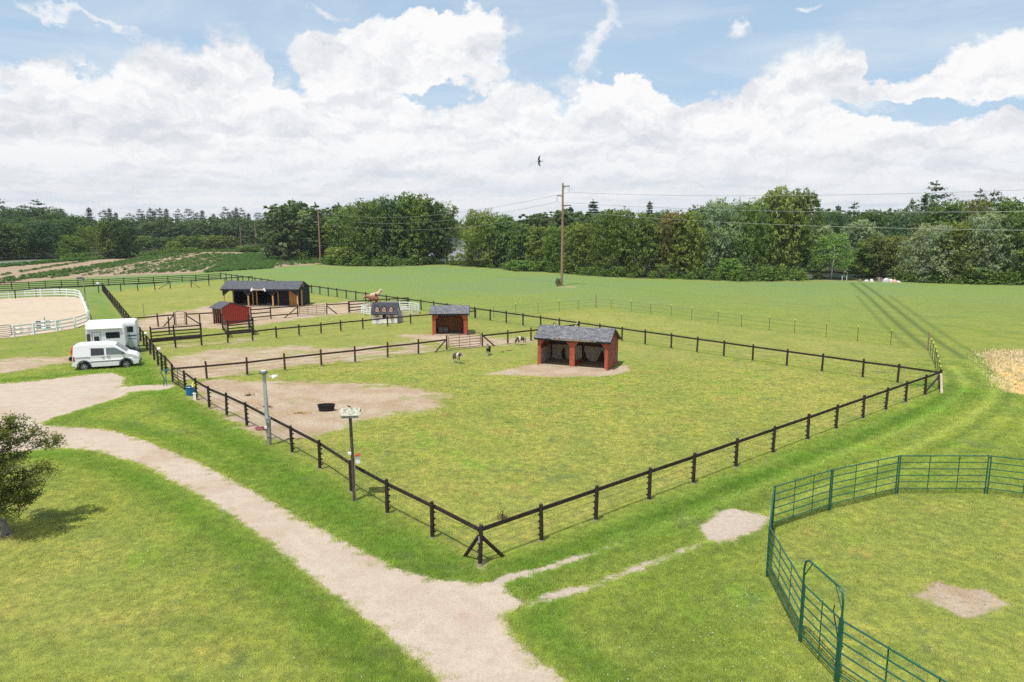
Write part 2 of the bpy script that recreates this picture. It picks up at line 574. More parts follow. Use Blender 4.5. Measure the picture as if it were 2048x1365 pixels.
def gfield(X, Y):
    """all the ground attributes at points"""
    R = {}
    road = np.maximum(sd_poly(X, Y, DRIVE), sd_poly(X, Y, YARD))
    R['road'] = np.clip(road, -4, 4)
    bare = np.zeros(X.shape)
    for poly, s_ in PADS:
        big_ = len(poly) >= 10 and s_ < .9
        w_ = 4.5 if big_ else 1.3
        bare = np.maximum(bare, s_ * (1.12 if big_ else 1.0) * np.clip(sd_poly(X, Y, poly) / w_ + (.72 if big_ else .72), 0, 1))
    dt = d_line(X, Y, TRACK)
    md = sd_poly(X, Y, MEADOW)
    rut = np.exp(-((dt - 0.85) / 0.28) ** 2)
    near = np.clip((52 - Y) / 20, 0, 1)                    # sandy only near the driveway
    sandy = np.clip((30.5 - Y) / 5.5, 0, 1)
    bare = np.maximum(bare, np.exp(-((dt - .85) / .5) ** 2) * np.clip(.62 - (Y - 20) * .012, 0, .62) * near * (Y < 30) + .22 * sandy * np.exp(-(dt / 2.0) ** 2) * np.clip((24.5 - Y) / 2.5, 0, 1))
    R['bare'] = bare
    R['track'] = np.clip(np.exp(-((dt - 0.9) / .34) ** 2) + .6 * np.exp(-((dt - 2.4) / .3) ** 2) * (Y < 110), 0, 1) * np.clip((Y - 55) / 5, 0, 1) * (md < -.5)
    R['band'] = np.exp(-((dt) / 2.6) ** 2)
    inner = sd_poly(X, Y, INNER)
    pad = sd_poly(X, Y, PADDOCK)
    df = np.minimum(d_line(X, Y, FRONT), d_line(X, Y, LEFTF))
    lush = np.where(inner < 0, np.exp(-((df - 1.4) / 1.5) ** 2), 0.0)
    lush = np.maximum(lush, np.exp(-((road + 0.9) / 0.9) ** 2) * .9 * (inner < 0))
    pen = np.hypot(X - PEN[0], Y - PEN[1])
    lush = np.maximum(lush, np.clip((pen - PEN[2]) / 2, 0, 1) * np.clip((14 - (pen - PEN[2])) / 10, 0, 1) * .5 * (inner < 0) * (X > 0))
    R['lush'] = lush
    out_ = 1 - np.clip(np.maximum(inner, PEN[2] - pen) + .5, 0, 1)
    wob = .5 * np.sin(X * .23) + .4 * np.sin(Y * .31 + 1)
    prof = np.interp(dt, [0, .45, .85, 1.25, 1.6, 2.3, 3.0, 3.8, 4.6, 5.5, 7.0], [-.5, -.2, 1.15, .1, -1.0, .6, -.7, .5, -.4, .3, 0])
    R['stripe'] = prof * out_ * np.clip((60 - Y) / 6, 0, 1) * np.clip((Y - 18) / 7, 0, 1)
    lane = sd_poly(X, Y, LANE)
    R['stripe'] = np.where(lane > 0, .6 * np.sin((X * .755 + Y * .656) * 3.1), R['stripe'])
    law = sd_poly(X, Y, LAWN)
    dry = np.clip(pad / 2 + .5, 0, 1) * .50
    dry = np.maximum(dry, np.clip((PEN[2] - pen) / 1 + .5, 0, 1) * .40)
    dry = np.maximum(dry, np.clip(law / 5 - .2, 0, 1) * .62)
    dry = np.maximum(dry, np.clip(md / 3 + .5, 0, 1) * .42)
    dry = np.maximum(dry, np.clip(inner / 3 + .5, 0, 1) * (pad < 0) * .45)
    dry = np.maximum(dry, .55 * np.exp(-((d_line(X, Y, FRONT) - .9) / .8) ** 2) * (inner > 0))
    R['dry'] = dry
    R['meadow'] = np.clip(md / 3 + .5, 0, 1)
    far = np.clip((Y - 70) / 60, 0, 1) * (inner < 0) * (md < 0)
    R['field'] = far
    R['hay'] = np.clip(sd_poly(X, Y, HAY) / 1.5 + .5, 0, 1)
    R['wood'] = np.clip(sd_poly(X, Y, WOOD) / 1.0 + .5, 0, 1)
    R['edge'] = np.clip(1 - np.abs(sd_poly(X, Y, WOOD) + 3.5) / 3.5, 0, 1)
    return R


# round pen circle, fitted to the panel feet
PF = [G(1543, 1061), G(1658.6, 1022), G(1792, 989.5), G(1971.3, 989.5), G(1532.8, 1153.6), G(1599, 1285), G(1672, 1366)]
_A = np.array([[2 * x, 2 * y, 1] for x, y in PF])
_b = np.array([x * x + y * y for x, y in PF])
_s = np.linalg.lstsq(_A, _b, rcond=None)[0]
PEN = (_s[0], _s[1], math.sqrt(_s[2] + _s[0] ** 2 + _s[1] ** 2))


# ------------------------------------------------------------------ ground material
def grass_color(t, pos, A, dark=1.0):
    """t: node tree, pos: world position, A: name -> attribute socket"""
    big = t.noise(pos, 0.07, 3.0, 0.5)
    mid = t.noise(pos, 0.42, 5.0, 0.62)
    sm = t.noise(pos, 2.6, 5.0, 0.68)
    c_green = (0.178 * dark, 0.236 * dark, 0.056 * dark)
    c_yell = (0.265 * dark, 0.292 * dark, 0.070 * dark)
    c_deep = (0.130 * dark, 0.228 * dark, 0.036 * dark)
    c_dry = (0.335 * dark, 0.315 * dark, 0.118 * dark)
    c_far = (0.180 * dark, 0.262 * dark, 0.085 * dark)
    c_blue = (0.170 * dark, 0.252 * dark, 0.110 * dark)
    col = t.mix(t.ss(t.m('ADD', t.m('MULTIPLY', mid, .7), t.m('MULTIPLY', big, .3)), 0.34, 0.66), c_green, c_yell)
    col = t.mix(t.m('MULTIPLY', A['dry'], 0.75), col, (0.315 * dark, 0.312 * dark, 0.105 * dark))
    col = t.mix(t.m('MULTIPLY', t.ss(t.m('ADD', mid, t.m('MULTIPLY', A['lush'], 0.25)), 0.48, 0.84), t.m('ADD', 0.15, t.m('MULTIPLY', A['lush'], 0.75)), clamp=True), col, c_deep)
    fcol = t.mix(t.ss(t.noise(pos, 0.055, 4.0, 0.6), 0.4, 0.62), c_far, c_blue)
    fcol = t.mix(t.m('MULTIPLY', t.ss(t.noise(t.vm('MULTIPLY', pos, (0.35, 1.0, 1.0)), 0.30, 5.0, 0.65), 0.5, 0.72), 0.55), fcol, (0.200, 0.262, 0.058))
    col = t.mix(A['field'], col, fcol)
    dn = t.m('ADD', t.m('MULTIPLY', mid, 0.45), t.m('ADD', t.m('MULTIPLY', sm, 0.30), t.m('MULTIPLY', big, 0.30)))
    dthr = t.m('SUBTRACT', 0.72, t.m('MULTIPLY', A['dry'], 0.40))
    col = t.mix(t.m('MULTIPLY', t.ss(t.m('SUBTRACT', dn, dthr), -0.08, 0.18), 0.62), col, c_dry)
    col = t.mix(t.m('MULTIPLY', A['hay'], t.ss(t.m('ADD', A['hay'], t.m('SUBTRACT', sm, 0.5)), 0.4, 0.6), clamp=True), col, (0.50, 0.40, 0.22))
    pn = t.n('ShaderNodeTexNoise', inp={'Vector': pos, 'Scale': 0.85, 'Detail': 5.0, 'Roughness': 0.66})
    pc = t.n('ShaderNodeSeparateColor', inp={0: pn.outputs['Color']}).outputs
    pq = t.n('ShaderNodeTexNoise', inp={'Vector': pos, 'Scale': 0.33, 'Detail': 4.0, 'Roughness': 0.6})
    pd = t.n('ShaderNodeSeparateColor', inp={0: pq.outputs['Color']}).outputs
    nf = t.m('SUBTRACT', 1.0, A['field'])
    dr = t.m('MULTIPLY', nf, t.m('ADD', 0.10, t.m('MULTIPLY', A['dry'], 0.60)), clamp=True)
    col = t.mix(t.m('MULTIPLY', dr, t.ss(t.m('ADD', t.m('MULTIPLY', pc[0], .6), t.m('MULTIPLY', pd[0], .4)), 0.52, 0.66), clamp=True), col, (0.300 * dark, 0.232 * dark, 0.112 * dark))
    col = t.mix(t.m('MULTIPLY', nf, t.ss(t.m('ADD', t.m('MULTIPLY', pc[1], .5), t.m('MULTIPLY', pd[1], .5)), 0.53, 0.66, 0.0, 0.6)), col, (0.200 * dark, 0.300 * dark, 0.048 * dark))
    col = t.mix(t.m('MULTIPLY', nf, t.ss(t.m('ADD', t.m('MULTIPLY', pc[2], .5), t.m('MULTIPLY', pd[2], .5)), 0.54, 0.66, 0.0, 0.6)), col, (0.150 * dark, 0.200 * dark, 0.085 * dark))
    col = t.mix(t.ss(A['stripe'], 0.1, 1.0, 0.0, 0.75), col, t.mix(1.0, col, (1.42, 1.32, 1.7), 'MULTIPLY'))
    col = t.mix(t.ss(A['stripe'], -0.1, -1.0, 0.0, 0.75), col, t.mix(1.0, col, (0.66, 0.76, 0.70), 'MULTIPLY'))
    col = t.mix(t.ss(sm, 0.32, 0.72, 0.0, 1.0), t.mix(1.0, col, (0.80, 0.82, 0.80), 'MULTIPLY'), t.mix(1.0, col, (1.16, 1.12, 1.05), 'MULTIPLY'))
    return col, mid, sm


def ground_material():
    m = bpy.data.materials.new('meadow_ground')
    m.use_nodes = True
    t = NT(m.node_tree)
    out = t.n('ShaderNodeOutputMaterial')
    b = t.n('ShaderNodeBsdfPrincipled')
    t.t.links.new(b.outputs[0], out.inputs[0])
    pos = t.n('ShaderNodeNewGeometry').outputs['Position']
    A = {k: t.attr(k) for k in ('road', 'bare', 'lush', 'dry', 'field', 'hay', 'track', 'band', 'meadow', 'wood', 'edge', 'stripe')}
    g, mid, sm = grass_color(t, pos, A)
    fine = t.noise(pos, 14.0, 4.0, 0.7)
    xf = t.noise(pos, 55.0, 3.0, 0.7)
    fv = t.m('ADD', t.m('MULTIPLY', fine, 0.55), t.m('MULTIPLY', xf, 0.45))
    g = t.mix(1.0, g, t.mix(t.ss(fv, 0.36, 0.64), (0.66, 0.68, 0.64), (1.30, 1.26, 1.12)), 'MULTIPLY')
    # wheel tracks: the ruts are mixed towards a darker green
    g = t.mix(t.m('MULTIPLY', A['track'], 0.85, clamp=True), g, (0.085, 0.125, 0.035))
    # pale seed heads in the unmown strip
    vor = t.n('ShaderNodeTexNoise', inp={'Vector': t.vm('MULTIPLY', pos, (0.55, 1.0, 1.0)), 'Scale': 1.3, 'Detail': 6.0, 'Roughness': 0.75})
    g = t.mix(t.m('MULTIPLY', A['meadow'], t.ss(vor.outputs['Fac'], 0.60, 0.68)), g, (0.42, 0.45, 0.17))
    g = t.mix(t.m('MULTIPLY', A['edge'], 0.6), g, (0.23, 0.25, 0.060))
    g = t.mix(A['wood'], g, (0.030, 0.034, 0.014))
    # dirt
    d1 = t.noise(pos, 0.5, 5.0, 0.6)
    d2 = t.noise(pos, 5.0, 6.0, 0.7)
    soil = t.mix(t.ss(d1, 0.36, 0.64), (0.385, 0.285, 0.195), (0.47, 0.385, 0.295))
    soil = t.mix(t.m('MULTIPLY', t.ss(d2, 0.45, 0.72), 0.55), soil, (0.24, 0.165, 0.095))
    soil = t.mix(t.m('MULTIPLY', t.ss(t.noise(pos, 1.7, 5.0, 0.7), 0.52, 0.70), 0.5), soil, (0.46, 0.35, 0.175))
    soil = t.mix(1.0, soil, t.mix(t.ss(fine, 0.35, 0.65), (0.82, 0.82, 0.82), (1.14, 1.13, 1.10)), 'MULTIPLY')
    pale = t.mix(t.ss(d2, 0.35, 0.65), (0.44, 0.365, 0.295), (0.52, 0.45, 0.375))
    nn = t.m('ADD', t.m('MULTIPLY', t.noise(pos, 1.1, 6.0, 0.68), 0.6), t.m('MULTIPLY', fine, 0.4))
    rmask = t.ss(t.m('ADD', A['road'], t.m('MULTIPLY', t.m('SUBTRACT', nn, 0.5), 1.1)), -0.03, 0.03)
    bn = t.m('ADD', t.m('MULTIPLY', t.noise(t.vm('MULTIPLY', pos, (0.6, 1.0, 1.0)), 0.55, 7.0, 0.72), 0.72), t.m('MULTIPLY', fine, 0.28))
    bn = t.m('ADD', t.m('MULTIPLY', t.m('SUBTRACT', bn, 0.5), 2.0), 0.5)
    bmask = t.ss(t.m('SUBTRACT', t.m('MULTIPLY', A['bare'], 0.74), bn), -0.09, 0.09)
    pm = t.m('MULTIPLY', t.ss(A['bare'], 1.0, 1.06), 1.0)
    pm = t.m('MAXIMUM', pm, t.m('MULTIPLY', A['band'], t.m('SUBTRACT', 1.0, A['field'])))
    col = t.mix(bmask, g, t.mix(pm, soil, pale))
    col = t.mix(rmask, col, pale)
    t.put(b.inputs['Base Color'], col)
    b.inputs['Roughness'].default_value = 0.95
    b.inputs['Specular IOR Level'].default_value = 0.08
    bp = t.n('ShaderNodeBump')
    bp.inputs['Strength'].default_value = 0.9
    bp.inputs['Distance'].default_value = 0.07
    t.put(bp.inputs['Height'], t.m('ADD', t.m('MULTIPLY', fv, 1.0), t.m('MULTIPLY', sm, 1.2)))
    t.put(b.inputs['Normal'], bp.outputs[0])
    return m


def axis(segs):
    out = []
    for a, b, st in segs:
        n = max(1, int(round((b - a) / st)))
        out += list(np.linspace(a, b, n, endpoint=False))
    return out + [segs[-1][1]]


def grid_sheet(name, xs, ys, material, z=0.0):
    xs, ys = np.array(xs), np.array(ys)
    X, Y = np.meshgrid(xs, ys)
    nx, ny = len(xs), len(ys)
    V = np.stack([X.ravel(), Y.ravel(), np.full(X.size, z)], 1)
    i = np.arange(nx - 1)
    j = np.arange(ny - 1)
    I, J = np.meshgrid(i, j)
    a = (J * nx + I).ravel()
    Fc = np.stack([a, a + 1, a + nx + 1, a + nx], 1)
    me = bpy.data.meshes.new(name)
    me.vertices.add(len(V))
    me.vertices.foreach_set('co', V.ravel())
    me.loops.add(Fc.size)
    me.loops.foreach_set('vertex_index', Fc.ravel().astype(np.int32))
    me.polygons.add(len(Fc))
    me.polygons.foreach_set('loop_start', np.arange(0, Fc.size, 4, dtype=np.int32))
    me.polygons.foreach_set('loop_total', np.full(len(Fc), 4, dtype=np.int32))
    me.update()
    me.validate()
    me.materials.append(material)
    R = gfield(X.ravel(), Y.ravel())
    for k, v in R.items():
        at = me.attributes.new(k, 'FLOAT', 'POINT')
        at.data.foreach_set('value', v.astype(np.float32))
    o = bpy.data.objects.new(name, me)
    COL.objects.link(o)
    return o


xs = axis([(-1300, -300, 50), (-300, -80, 8), (-80, -40, 1.0), (-40, 28, 0.42), (28, 66, 0.33), (66, 90, 2), (90, 300, 10), (300, 1300, 50)])
ys = axis([(-200, 0, 20), (0, 10, 1), (10, 80, 0.42), (80, 142, 0.6), (142, 300, 4), (300, 1300, 50)])
ground = grid_sheet('ground', xs, ys, ground_material())
tag(ground, kind='structure')


# ------------------------------------------------------------------ laid sheets: driveway, yard, arena sand, soil
def ragged(poly, step=0.18, amp=0.16, seed=1, sm=2):
    rnd = random.Random(seed)
    pts = smooth_line(list(poly) + [poly[0]], sm)[:-1]
    out = []
    n = len(pts)
    ph = [rnd.uniform(0, 6.28) for _ in range(12)]
    fr = [rnd.uniform(.5, 9) for _ in range(12)]
    L = 0
    for i in range(n):
        a, b = pts[i], pts[(i + 1) % n]
        l = math.hypot(b[0] - a[0], b[1] - a[1])
        if l < 1e-6:
            continue
        k = max(1, int(l / step))
        for q in range(k):
            f = q / k
            s_ = L + l * f
            d = sum(math.sin(fr[u] * s_ + ph[u]) / (1 + fr[u] * .5) for u in range(12)) * amp * .5 + rnd.uniform(-1, 1) * amp * .35 - amp * .6
            nx_, ny_ = (b[1] - a[1]) / l, -(b[0] - a[0]) / l
            out.append((a[0] + (b[0] - a[0]) * f + nx_ * d, a[1] + (b[1] - a[1]) * f + ny_ * d))
        L += l
    return out


def sheet(name, poly, z, material):
    area = sum(a[0] * b[1] - b[0] * a[1] for a, b in zip(poly, poly[1:] + poly[:1]))
    if area < 0:
        poly = poly[::-1]
    tri = tessellate_polygon([[Vector((x, y, 0)) for x, y in poly]])
    V = [(x, y, z) for x, y in poly]
    fs = []
    for t in tri:
        a, b, c = [Vector(V[i]) for i in t]
        fs.append(t if (b - a).cross(c - a).z > 0 else tuple(reversed(t)))
    return mesh_obj(name, V, fs, material)


def sand_material(name, c1, c2, c3, sc=1.0, stripes=None):
    m = bpy.data.materials.new(name)
    m.use_nodes = True
    t = NT(m.node_tree)
    out = t.n('ShaderNodeOutputMaterial')
    b = t.n('ShaderNodeBsdfPrincipled')
    t.t.links.new(b.outputs[0], out.inputs[0])
    pos = t.n('ShaderNodeNewGeometry').outputs['Position']
    n0 = t.noise(pos, 0.25 * sc, 5.0, 0.6)
    n1 = t.noise(pos, 1.6 * sc, 6.0, 0.68)
    n2 = t.noise(pos, 16 * sc, 5.0, 0.7)
    n3 = t.noise(pos, 60 * sc, 3.0, 0.7)
    col = t.mix(t.ss(n1, 0.36, 0.64), c1, c2)
    col = t.mix(t.m('MULTIPLY', t.ss(t.m('ADD', t.m('MULTIPLY', n0, 0.6), t.m('MULTIPLY', n1, 0.4)), 0.50, 0.64), 0.75), col, c3)
    col = t.mix(1.0, col, t.mix(t.ss(n2, 0.3, 0.7), (0.84, 0.83, 0.81), (1.08, 1.08, 1.08)), 'MULTIPLY')
    if stripes:
        wv = t.n('ShaderNodeTexWave', inp={'Vector': pos, 'Scale': stripes[0], 'Distortion': 3.0, 'Detail': 3.0, 'Detail Scale': 0.6})
        mp = t.n('ShaderNodeMapping')
        t.put(mp.inputs[0], pos)
        mp.inputs['Rotation'].default_value = (0, 0, stripes[1])
        t.put(wv.inputs['Vector'], mp.outputs[0])
        col = t.mix(1.0, col, t.mix(wv.outputs['Fac'], (0.91, 0.90, 0.88), (1.04, 1.04, 1.04)), 'MULTIPLY')
    # scattered stones and dung crumbs
    vo2 = t.n('ShaderNodeTexVoronoi', inp={'Vector': pos, 'Scale': 6.0 * sc, 'Randomness': 1.0})
    col = t.mix(t.m('MULTIPLY', t.ss(vo2.outputs['Distance'], 0.16, 0.09), t.ss(n1, 0.42, 0.62)), col, (0.30, 0.235, 0.175))
    vo = t.n('ShaderNodeTexVoronoi', inp={'Vector': pos, 'Scale': 2.2 * sc, 'Randomness': 1.0})
    col = t.mix(t.m('MULTIPLY', t.ss(vo.outputs['Distance'], 0.075, 0.04), t.ss(n1, 0.48, 0.6)), col, (0.20, 0.15, 0.11))
    t.put(b.inputs['Base Color'], col)
    b.inputs['Roughness'].default_value = 0.95
    b.inputs['Specular IOR Level'].default_value = 0.1
    bp = t.n('ShaderNodeBump')
    bp.inputs['Strength'].default_value = 0.55
    bp.inputs['Distance'].default_value = 0.03
    t.put(bp.inputs['Height'], t.m('ADD', n2, t.m('ADD', t.m('MULTIPLY', n3, .5), t.m('MULTIPLY', n1, 1.5))))
    t.put(b.inputs['Normal'], bp.outputs[0])
    return m


M_drive = sand_material('driveway_sand', (0.42, 0.345, 0.272), (0.475, 0.405, 0.330), (0.37, 0.270, 0.195))
M_arena = sand_material('arena_sand', (0.47, 0.385, 0.29), (0.54, 0.455, 0.36), (0.44, 0.36, 0.27), 0.7, (0.35, 0.25))
M_soil = sand_material('field_soil', (0.30, 0.225, 0.155), (0.37, 0.285, 0.205), (0.24, 0.17, 0.11), 0.5)
tag(sheet('driveway', ragged(DRIVE, 0.12, 0.07, seed=3), 0.008, M_drive), kind='structure')
tag(sheet('yard', ragged(YARD, 0.2, 0.14, seed=5), 0.004, M_drive), kind='structure')
ARENA = gp([(-700, 610), (0, 598), (17, 597), (82, 594), (134, 593.6), (152, 594.4), (160, 597), (168, 612), (176, 632), (178, 642), (170, 650), (151, 657),
            (114, 663.5), (69, 670), (29, 675), (0, 677), (-700, 730)])
tag(sheet('arena_sand', ARENA, 0.012, M_arena), kind='structure')

# ------------------------------------------------------------------ shared materials
M_post = mat('black_fence_paint', (0.030, 0.022, 0.018), 0.8, var=.35, vscale=9, second=(0.085, 0.055, 0.040), sthr=(.52, .7), sscale=4)
M_postb = mat('brown_fence_paint', (0.055, 0.030, 0.020), 0.8, var=.35, vscale=9, second=(0.11, 0.070, 0.045), sthr=(.5, .7), sscale=4)
M_ins = mat('black_insulator', (0.015, 0.015, 0.016), 0.5)
M_base = mat('grey_post_foot', (0.30, 0.25, 0.20), 0.9)
M_wire = mat('fence_wire', (0.10, 0.085, 0.075), 0.6)
M_white = mat('white_vinyl', (0.78, 0.79, 0.80), 0.45, var=.04)
M_green = mat('green_tube_paint', (0.010, 0.085, 0.058), 0.38, spec=.5, var=.25, vscale=3, second=(0.14, 0.07, 0.04), sthr=(.66, .74), sscale=7)
M_gate = mat('brown_gate_tube', (0.085, 0.055, 0.045), 0.55, var=.2)
M_galv = mat('galvanised', (0.33, 0.34, 0.35), 0.45, .5)
M_greywood = mat('weathered_grey_wood', (0.30, 0.27, 0.235), 0.85, var=.25, streak=(6, 6, 1), second=(0.17, 0.15, 0.13), sthr=(.5, .65), sscale=3, bump=.4)
M_polewood = mat('brown_pole_wood', (0.29, 0.185, 0.12), 0.85, var=.22, streak=(5, 5, .5), second=(0.15, 0.085, 0.055), sthr=(.55, .65), sscale=2.5)
M_poledark = mat('dark_pole_wood', (0.085, 0.065, 0.052), 0.9, var=.3, streak=(8, 8, 1), second=(0.17, 0.14, 0.115), sthr=(.52, .68))
M_red = mat('barn_red_boards', (0.26, 0.050, 0.034), 0.8, var=.28, vscale=3, streak=(9, 9, .8), second=(0.21, 0.095, 0.075), sthr=(.55, .70), sscale=1.6, bump=.4, bscale=14)
M_redworn = mat('worn_red_boards', (0.27, 0.042, 0.027), 0.85, var=.25, vscale=3, streak=(9, 9, .8), second=(0.25, 0.16, 0.135), sthr=(.47, .60), sscale=1.3, bump=.4, bscale=14)
M_redtrim = mat('orange_red_trim', (0.37, 0.075, 0.040), 0.75, var=.18, vscale=4, second=(0.40, 0.14, 0.06), sthr=(.54, .68), sscale=3)
M_darkin = mat('dark_stained_boards', (0.085, 0.040, 0.024), 0.9, var=.35, streak=(9, 9, .8), bump=.3)
M_lining = mat('grey_kick_boards', (0.46, 0.39, 0.30), 0.9, var=.28, streak=(8, 8, .8), second=(0.27, 0.21, 0.155), sthr=(.5, .65), sscale=2, bump=.4)
M_litter = mat('shed_litter', (0.30, 0.22, 0.15), 0.95, var=.35, vscale=4)
M_black = mat('black_boards', (0.012, 0.013, 0.017), 0.65, var=.35, streak=(10, 10, .8), bump=.3, bscale=14)
M_timber = mat('golden_timber', (0.52, 0.30, 0.12), 0.7, var=.15, streak=(6, 6, .8))
M_doorw = mat('varnished_door', (0.46, 0.21, 0.065), 0.6, var=.18, streak=(8, 8, .8))
M_sill = mat('pale_sill', (0.46, 0.38, 0.29), 0.9, var=.15)
M_glass = mat('dark_glass', (0.016, 0.020, 0.024), 0.06, spec=.8)
M_rubber = mat('black_rubber', (0.018, 0.018, 0.019), 0.75)


def shingle(name, c1, c2, sc=3.2):
    m = bpy.data.materials.new(name)
    m.use_nodes = True
    t = NT(m.node_tree)
    out = t.n('ShaderNodeOutputMaterial')
    b = t.n('ShaderNodeBsdfPrincipled')
    t.t.links.new(b.outputs[0], out.inputs[0])
    co = t.n('ShaderNodeTexCoord').outputs['Object']
    br = t.n('ShaderNodeTexBrick', inp={'Vector': co, 'Color1': c1, 'Color2': c2, 'Mortar': tuple(x * .4 for x in c1), 'Scale': 1.0,
                                        'Mortar Size': 0.012, 'Brick Width': 0.30, 'Row Height': 0.14, 'Bias': 0.0})
    n = t.noise(co, 9.0, 5.0, 0.7)
    col = t.mix(1.0, br.outputs['Color'], t.mix(t.ss(n, .3, .7), (.65, .65, .65), (1.4, 1.4, 1.4)), 'MULTIPLY')
    t.put(b.inputs['Base Color'], col)
    b.inputs['Roughness'].default_value = 0.8
    b.inputs['Specular IOR Level'].default_value = 0.25
    return m


M_sh_grey = shingle('grey_shingles', (0.105, 0.110, 0.128), (0.200, 0.202, 0.220))
M_sh_dark = shingle('charcoal_shingles', (0.080, 0.083, 0.098), (0.115, 0.118, 0.132))


def post_mesh(h, r, n=10, sq=False, ins=True, foot=True, cap=.02):
    b = MB()
    if sq:
        b.box((0, 0, h / 2), (2 * r, 2 * r, h))
    else:
        b.tube([(0, 0, -.05), (0, 0, .02), (0, 0, h - cap), (0, 0, h)], [r * 1.05, r * 1.04, r * .95, r * .6], n)
    if foot:
        b.cyl((0, 0, -.02), (0, 0, .10), r * 1.35, r * 1.12, 8, 2)
    if ins:
        for z in (.25, .5, .75, 1.0):
            b.box((0, r + .03, z), (.05, .07, .06), mi=1)
    return b


def lerp2(a, b, t):
    return (a[0] + (b[0] - a[0]) * t, a[1] + (b[1] - a[1]) * t)


def spaced(a, b, step):
    L = math.hypot(b[0] - a[0], b[1] - a[1])
    n = max(1, round(L / step))
    return [lerp2(a, b, i / n) for i in range(n + 1)]


def fence(label, pts, h=1.44, r=.075, rails=((1.20, .14, .045),), wires=(.25, .5, .75, 1.0), m=None, mr=None, sq=False, name='rail_fence',
          cat='fence', side=1, ins=True, foot=True, extra=None, postname='post', skip=(), wr=.006, mw=None, railoff=None, group=None, jit=.012):
    m = m or M_post
    mr = mr or m
    x0, y0 = pts[0]
    root = empty(name, (x0, y0, 0))
    tag(root, label, cat, group)
    pm = post_mesh(h, r, sq=sq, ins=ins, foot=foot)
    proto = None
    rnd = random.Random(int(abs(x0 * 31 + y0 * 17)))
    N = len(pts)
    for i, (x, y) in enumerate(pts):
        a = pts[max(i - 1, 0)]
        c = pts[min(i + 1, N - 1)]
        ang = math.atan2(c[1] - a[1], c[0] - a[0])
        if i in skip:
            continue
        if proto is None:
            proto = pm.build(postname, [m, M_ins, M_base], root, smooth=not sq)
            o = proto
        else:
            o = proto.copy()
            COL.objects.link(o)
            o.parent = root
        o.location = (x - x0, y - y0, 0)
        o.rotation_euler = (rnd.gauss(0, jit), rnd.gauss(0, jit), ang + (0 if side > 0 else PI))
        o.scale = (1, 1, 1 + rnd.gauss(0, .008))
    off = (r + .02) * side if railoff is None else railoff
    for z, hh, ww in rails:
        for i in range(N - 1):
            a, c = pts[i], pts[i + 1]
            d = Vector((c[0] - a[0], c[1] - a[1], 0))
            nn = Vector((-d.y, d.x, 0)).normalized() * off
            A = Vector((a[0] - x0, a[1] - y0, z + rnd.gauss(0, .008))) + nn
            B = Vector((c[0] - x0, c[1] - y0, z + rnd.gauss(0, .008))) + nn
            MB().beam(A, B, ww, hh).build('rail', mr, root)
    if wires:
        b = MB()
        for z in wires:
            for i in range(N - 1):
                a, c = pts[i], pts[i + 1]
                d = Vector((c[0] - a[0], c[1] - a[1], 0))
                nn = Vector((-d.y, d.x, 0)).normalized() * (r + .06) * side
                b.cyl(Vector((a[0] - x0, a[1] - y0, z)) + nn, Vector((c[0] - x0, c[1] - y0, z)) + nn, wr, wr, 4)
        b.build('wire', mw or M_wire, root)
    return root


def brace(root, base, top, w=.13, name='brace', m=None):
    l = root.location
    a = Vector((base[0] - l.x, base[1] - l.y, base[2]))
    b = Vector((top[0] - l.x, top[1] - l.y, top[2]))
    d = (b - a).normalized() * .12
    MB().cyl(a - d, b, w / 2, w / 2, 8).build(name, m or M_post, root, smooth=True)


# ------------------------------------------------------------------ FENCES
FR = gp([(960, 1132), (1082, 1090), (1191, 1052), (1299, 1010), (1393, 978), (1477, 943), (1550, 913), (1614, 883), (1673, 862), (1725, 840),
         (1770, 823), (1811, 808.5), (1849, 794), (1878.7, 781)])
FR = [FR[0]] + [lerp2(FR[0], FR[-1], (i + .0) / 13 + (math.hypot(FR[i][0] - FR[0][0], FR[i][1] - FR[0][1]) / 38.4 - i / 13) * .7) for i in range(1, 13)] + [FR[-1]]
f = fence('black post fence on the near right side of the front paddock with braced corner post', FR, wires=(.25, .5, .75, 1.0, 1.38), side=1)
cx_, cy_ = FR[0]
u1 = Vector((math.cos(rad(39)), math.sin(rad(39)), 0))
u2 = Vector((math.cos(rad(131)), math.sin(rad(131)), 0))
brace(f, (cx_ + u1.x * 1.0, cy_ + u1.y * 1.0, 0), (cx_ + u1.x * .06, cy_ + u1.y * .06, 1.02))
brace(f, (cx_ + u2.x * .85, cy_ + u2.y * .85, 0), (cx_ + u2.x * .06, cy_ + u2.y * .06, 1.02))
MB().box((-.02, -.085, .95), (.05, .02, .22)).build('corner_bracket', M_galv, f, bevel=.005)
ex_, ey_ = FR[-1]
brace(f, (ex_ - u1.x * 2.3, ey_ - u1.y * 2.3, .25), (ex_ - u1.x * .06, ey_ - u1.y * .06, 1.1), name='brace')
brace(f, (ex_ - u1.x * 1.1 + .3, ey_ - u1.y * 1.1 - .5, 0), (ex_ - .05, ey_ - .09, 1.15), .16, 'leaning_board', M_sill)
FL = gp([(960, 1132), (865, 1078), (775, 1030), (703, 986), (640, 940), (585, 908), (539, 882), (494, 854.5), (453.6, 833.6), (419, 818), (392.6, 800.7), (371, 783)])
FL = FL[:6] + [lerp2(FL[5], FL[7], .5)] + FL[7:]
f = fence('black post fence along the driveway side of the front paddock, ending at the narrow gate', FL, side=-1, wires=(.25, .5, .75, 1.0, 1.38), skip=(0,))
FL2 = gp([(346, 767), (332, 749), (324, 743), (316.4, 733), (308.8, 722.8), (301, 711), (294.7, 702), (288, 693.6)]) + spaced(G(288, 693.6), G(205, 583.5), 2.9)[1:]
f = fence('long black post fence receding past the trailers beside the mown lane', FL2, side=-1, wires=(.3, .6, .9))
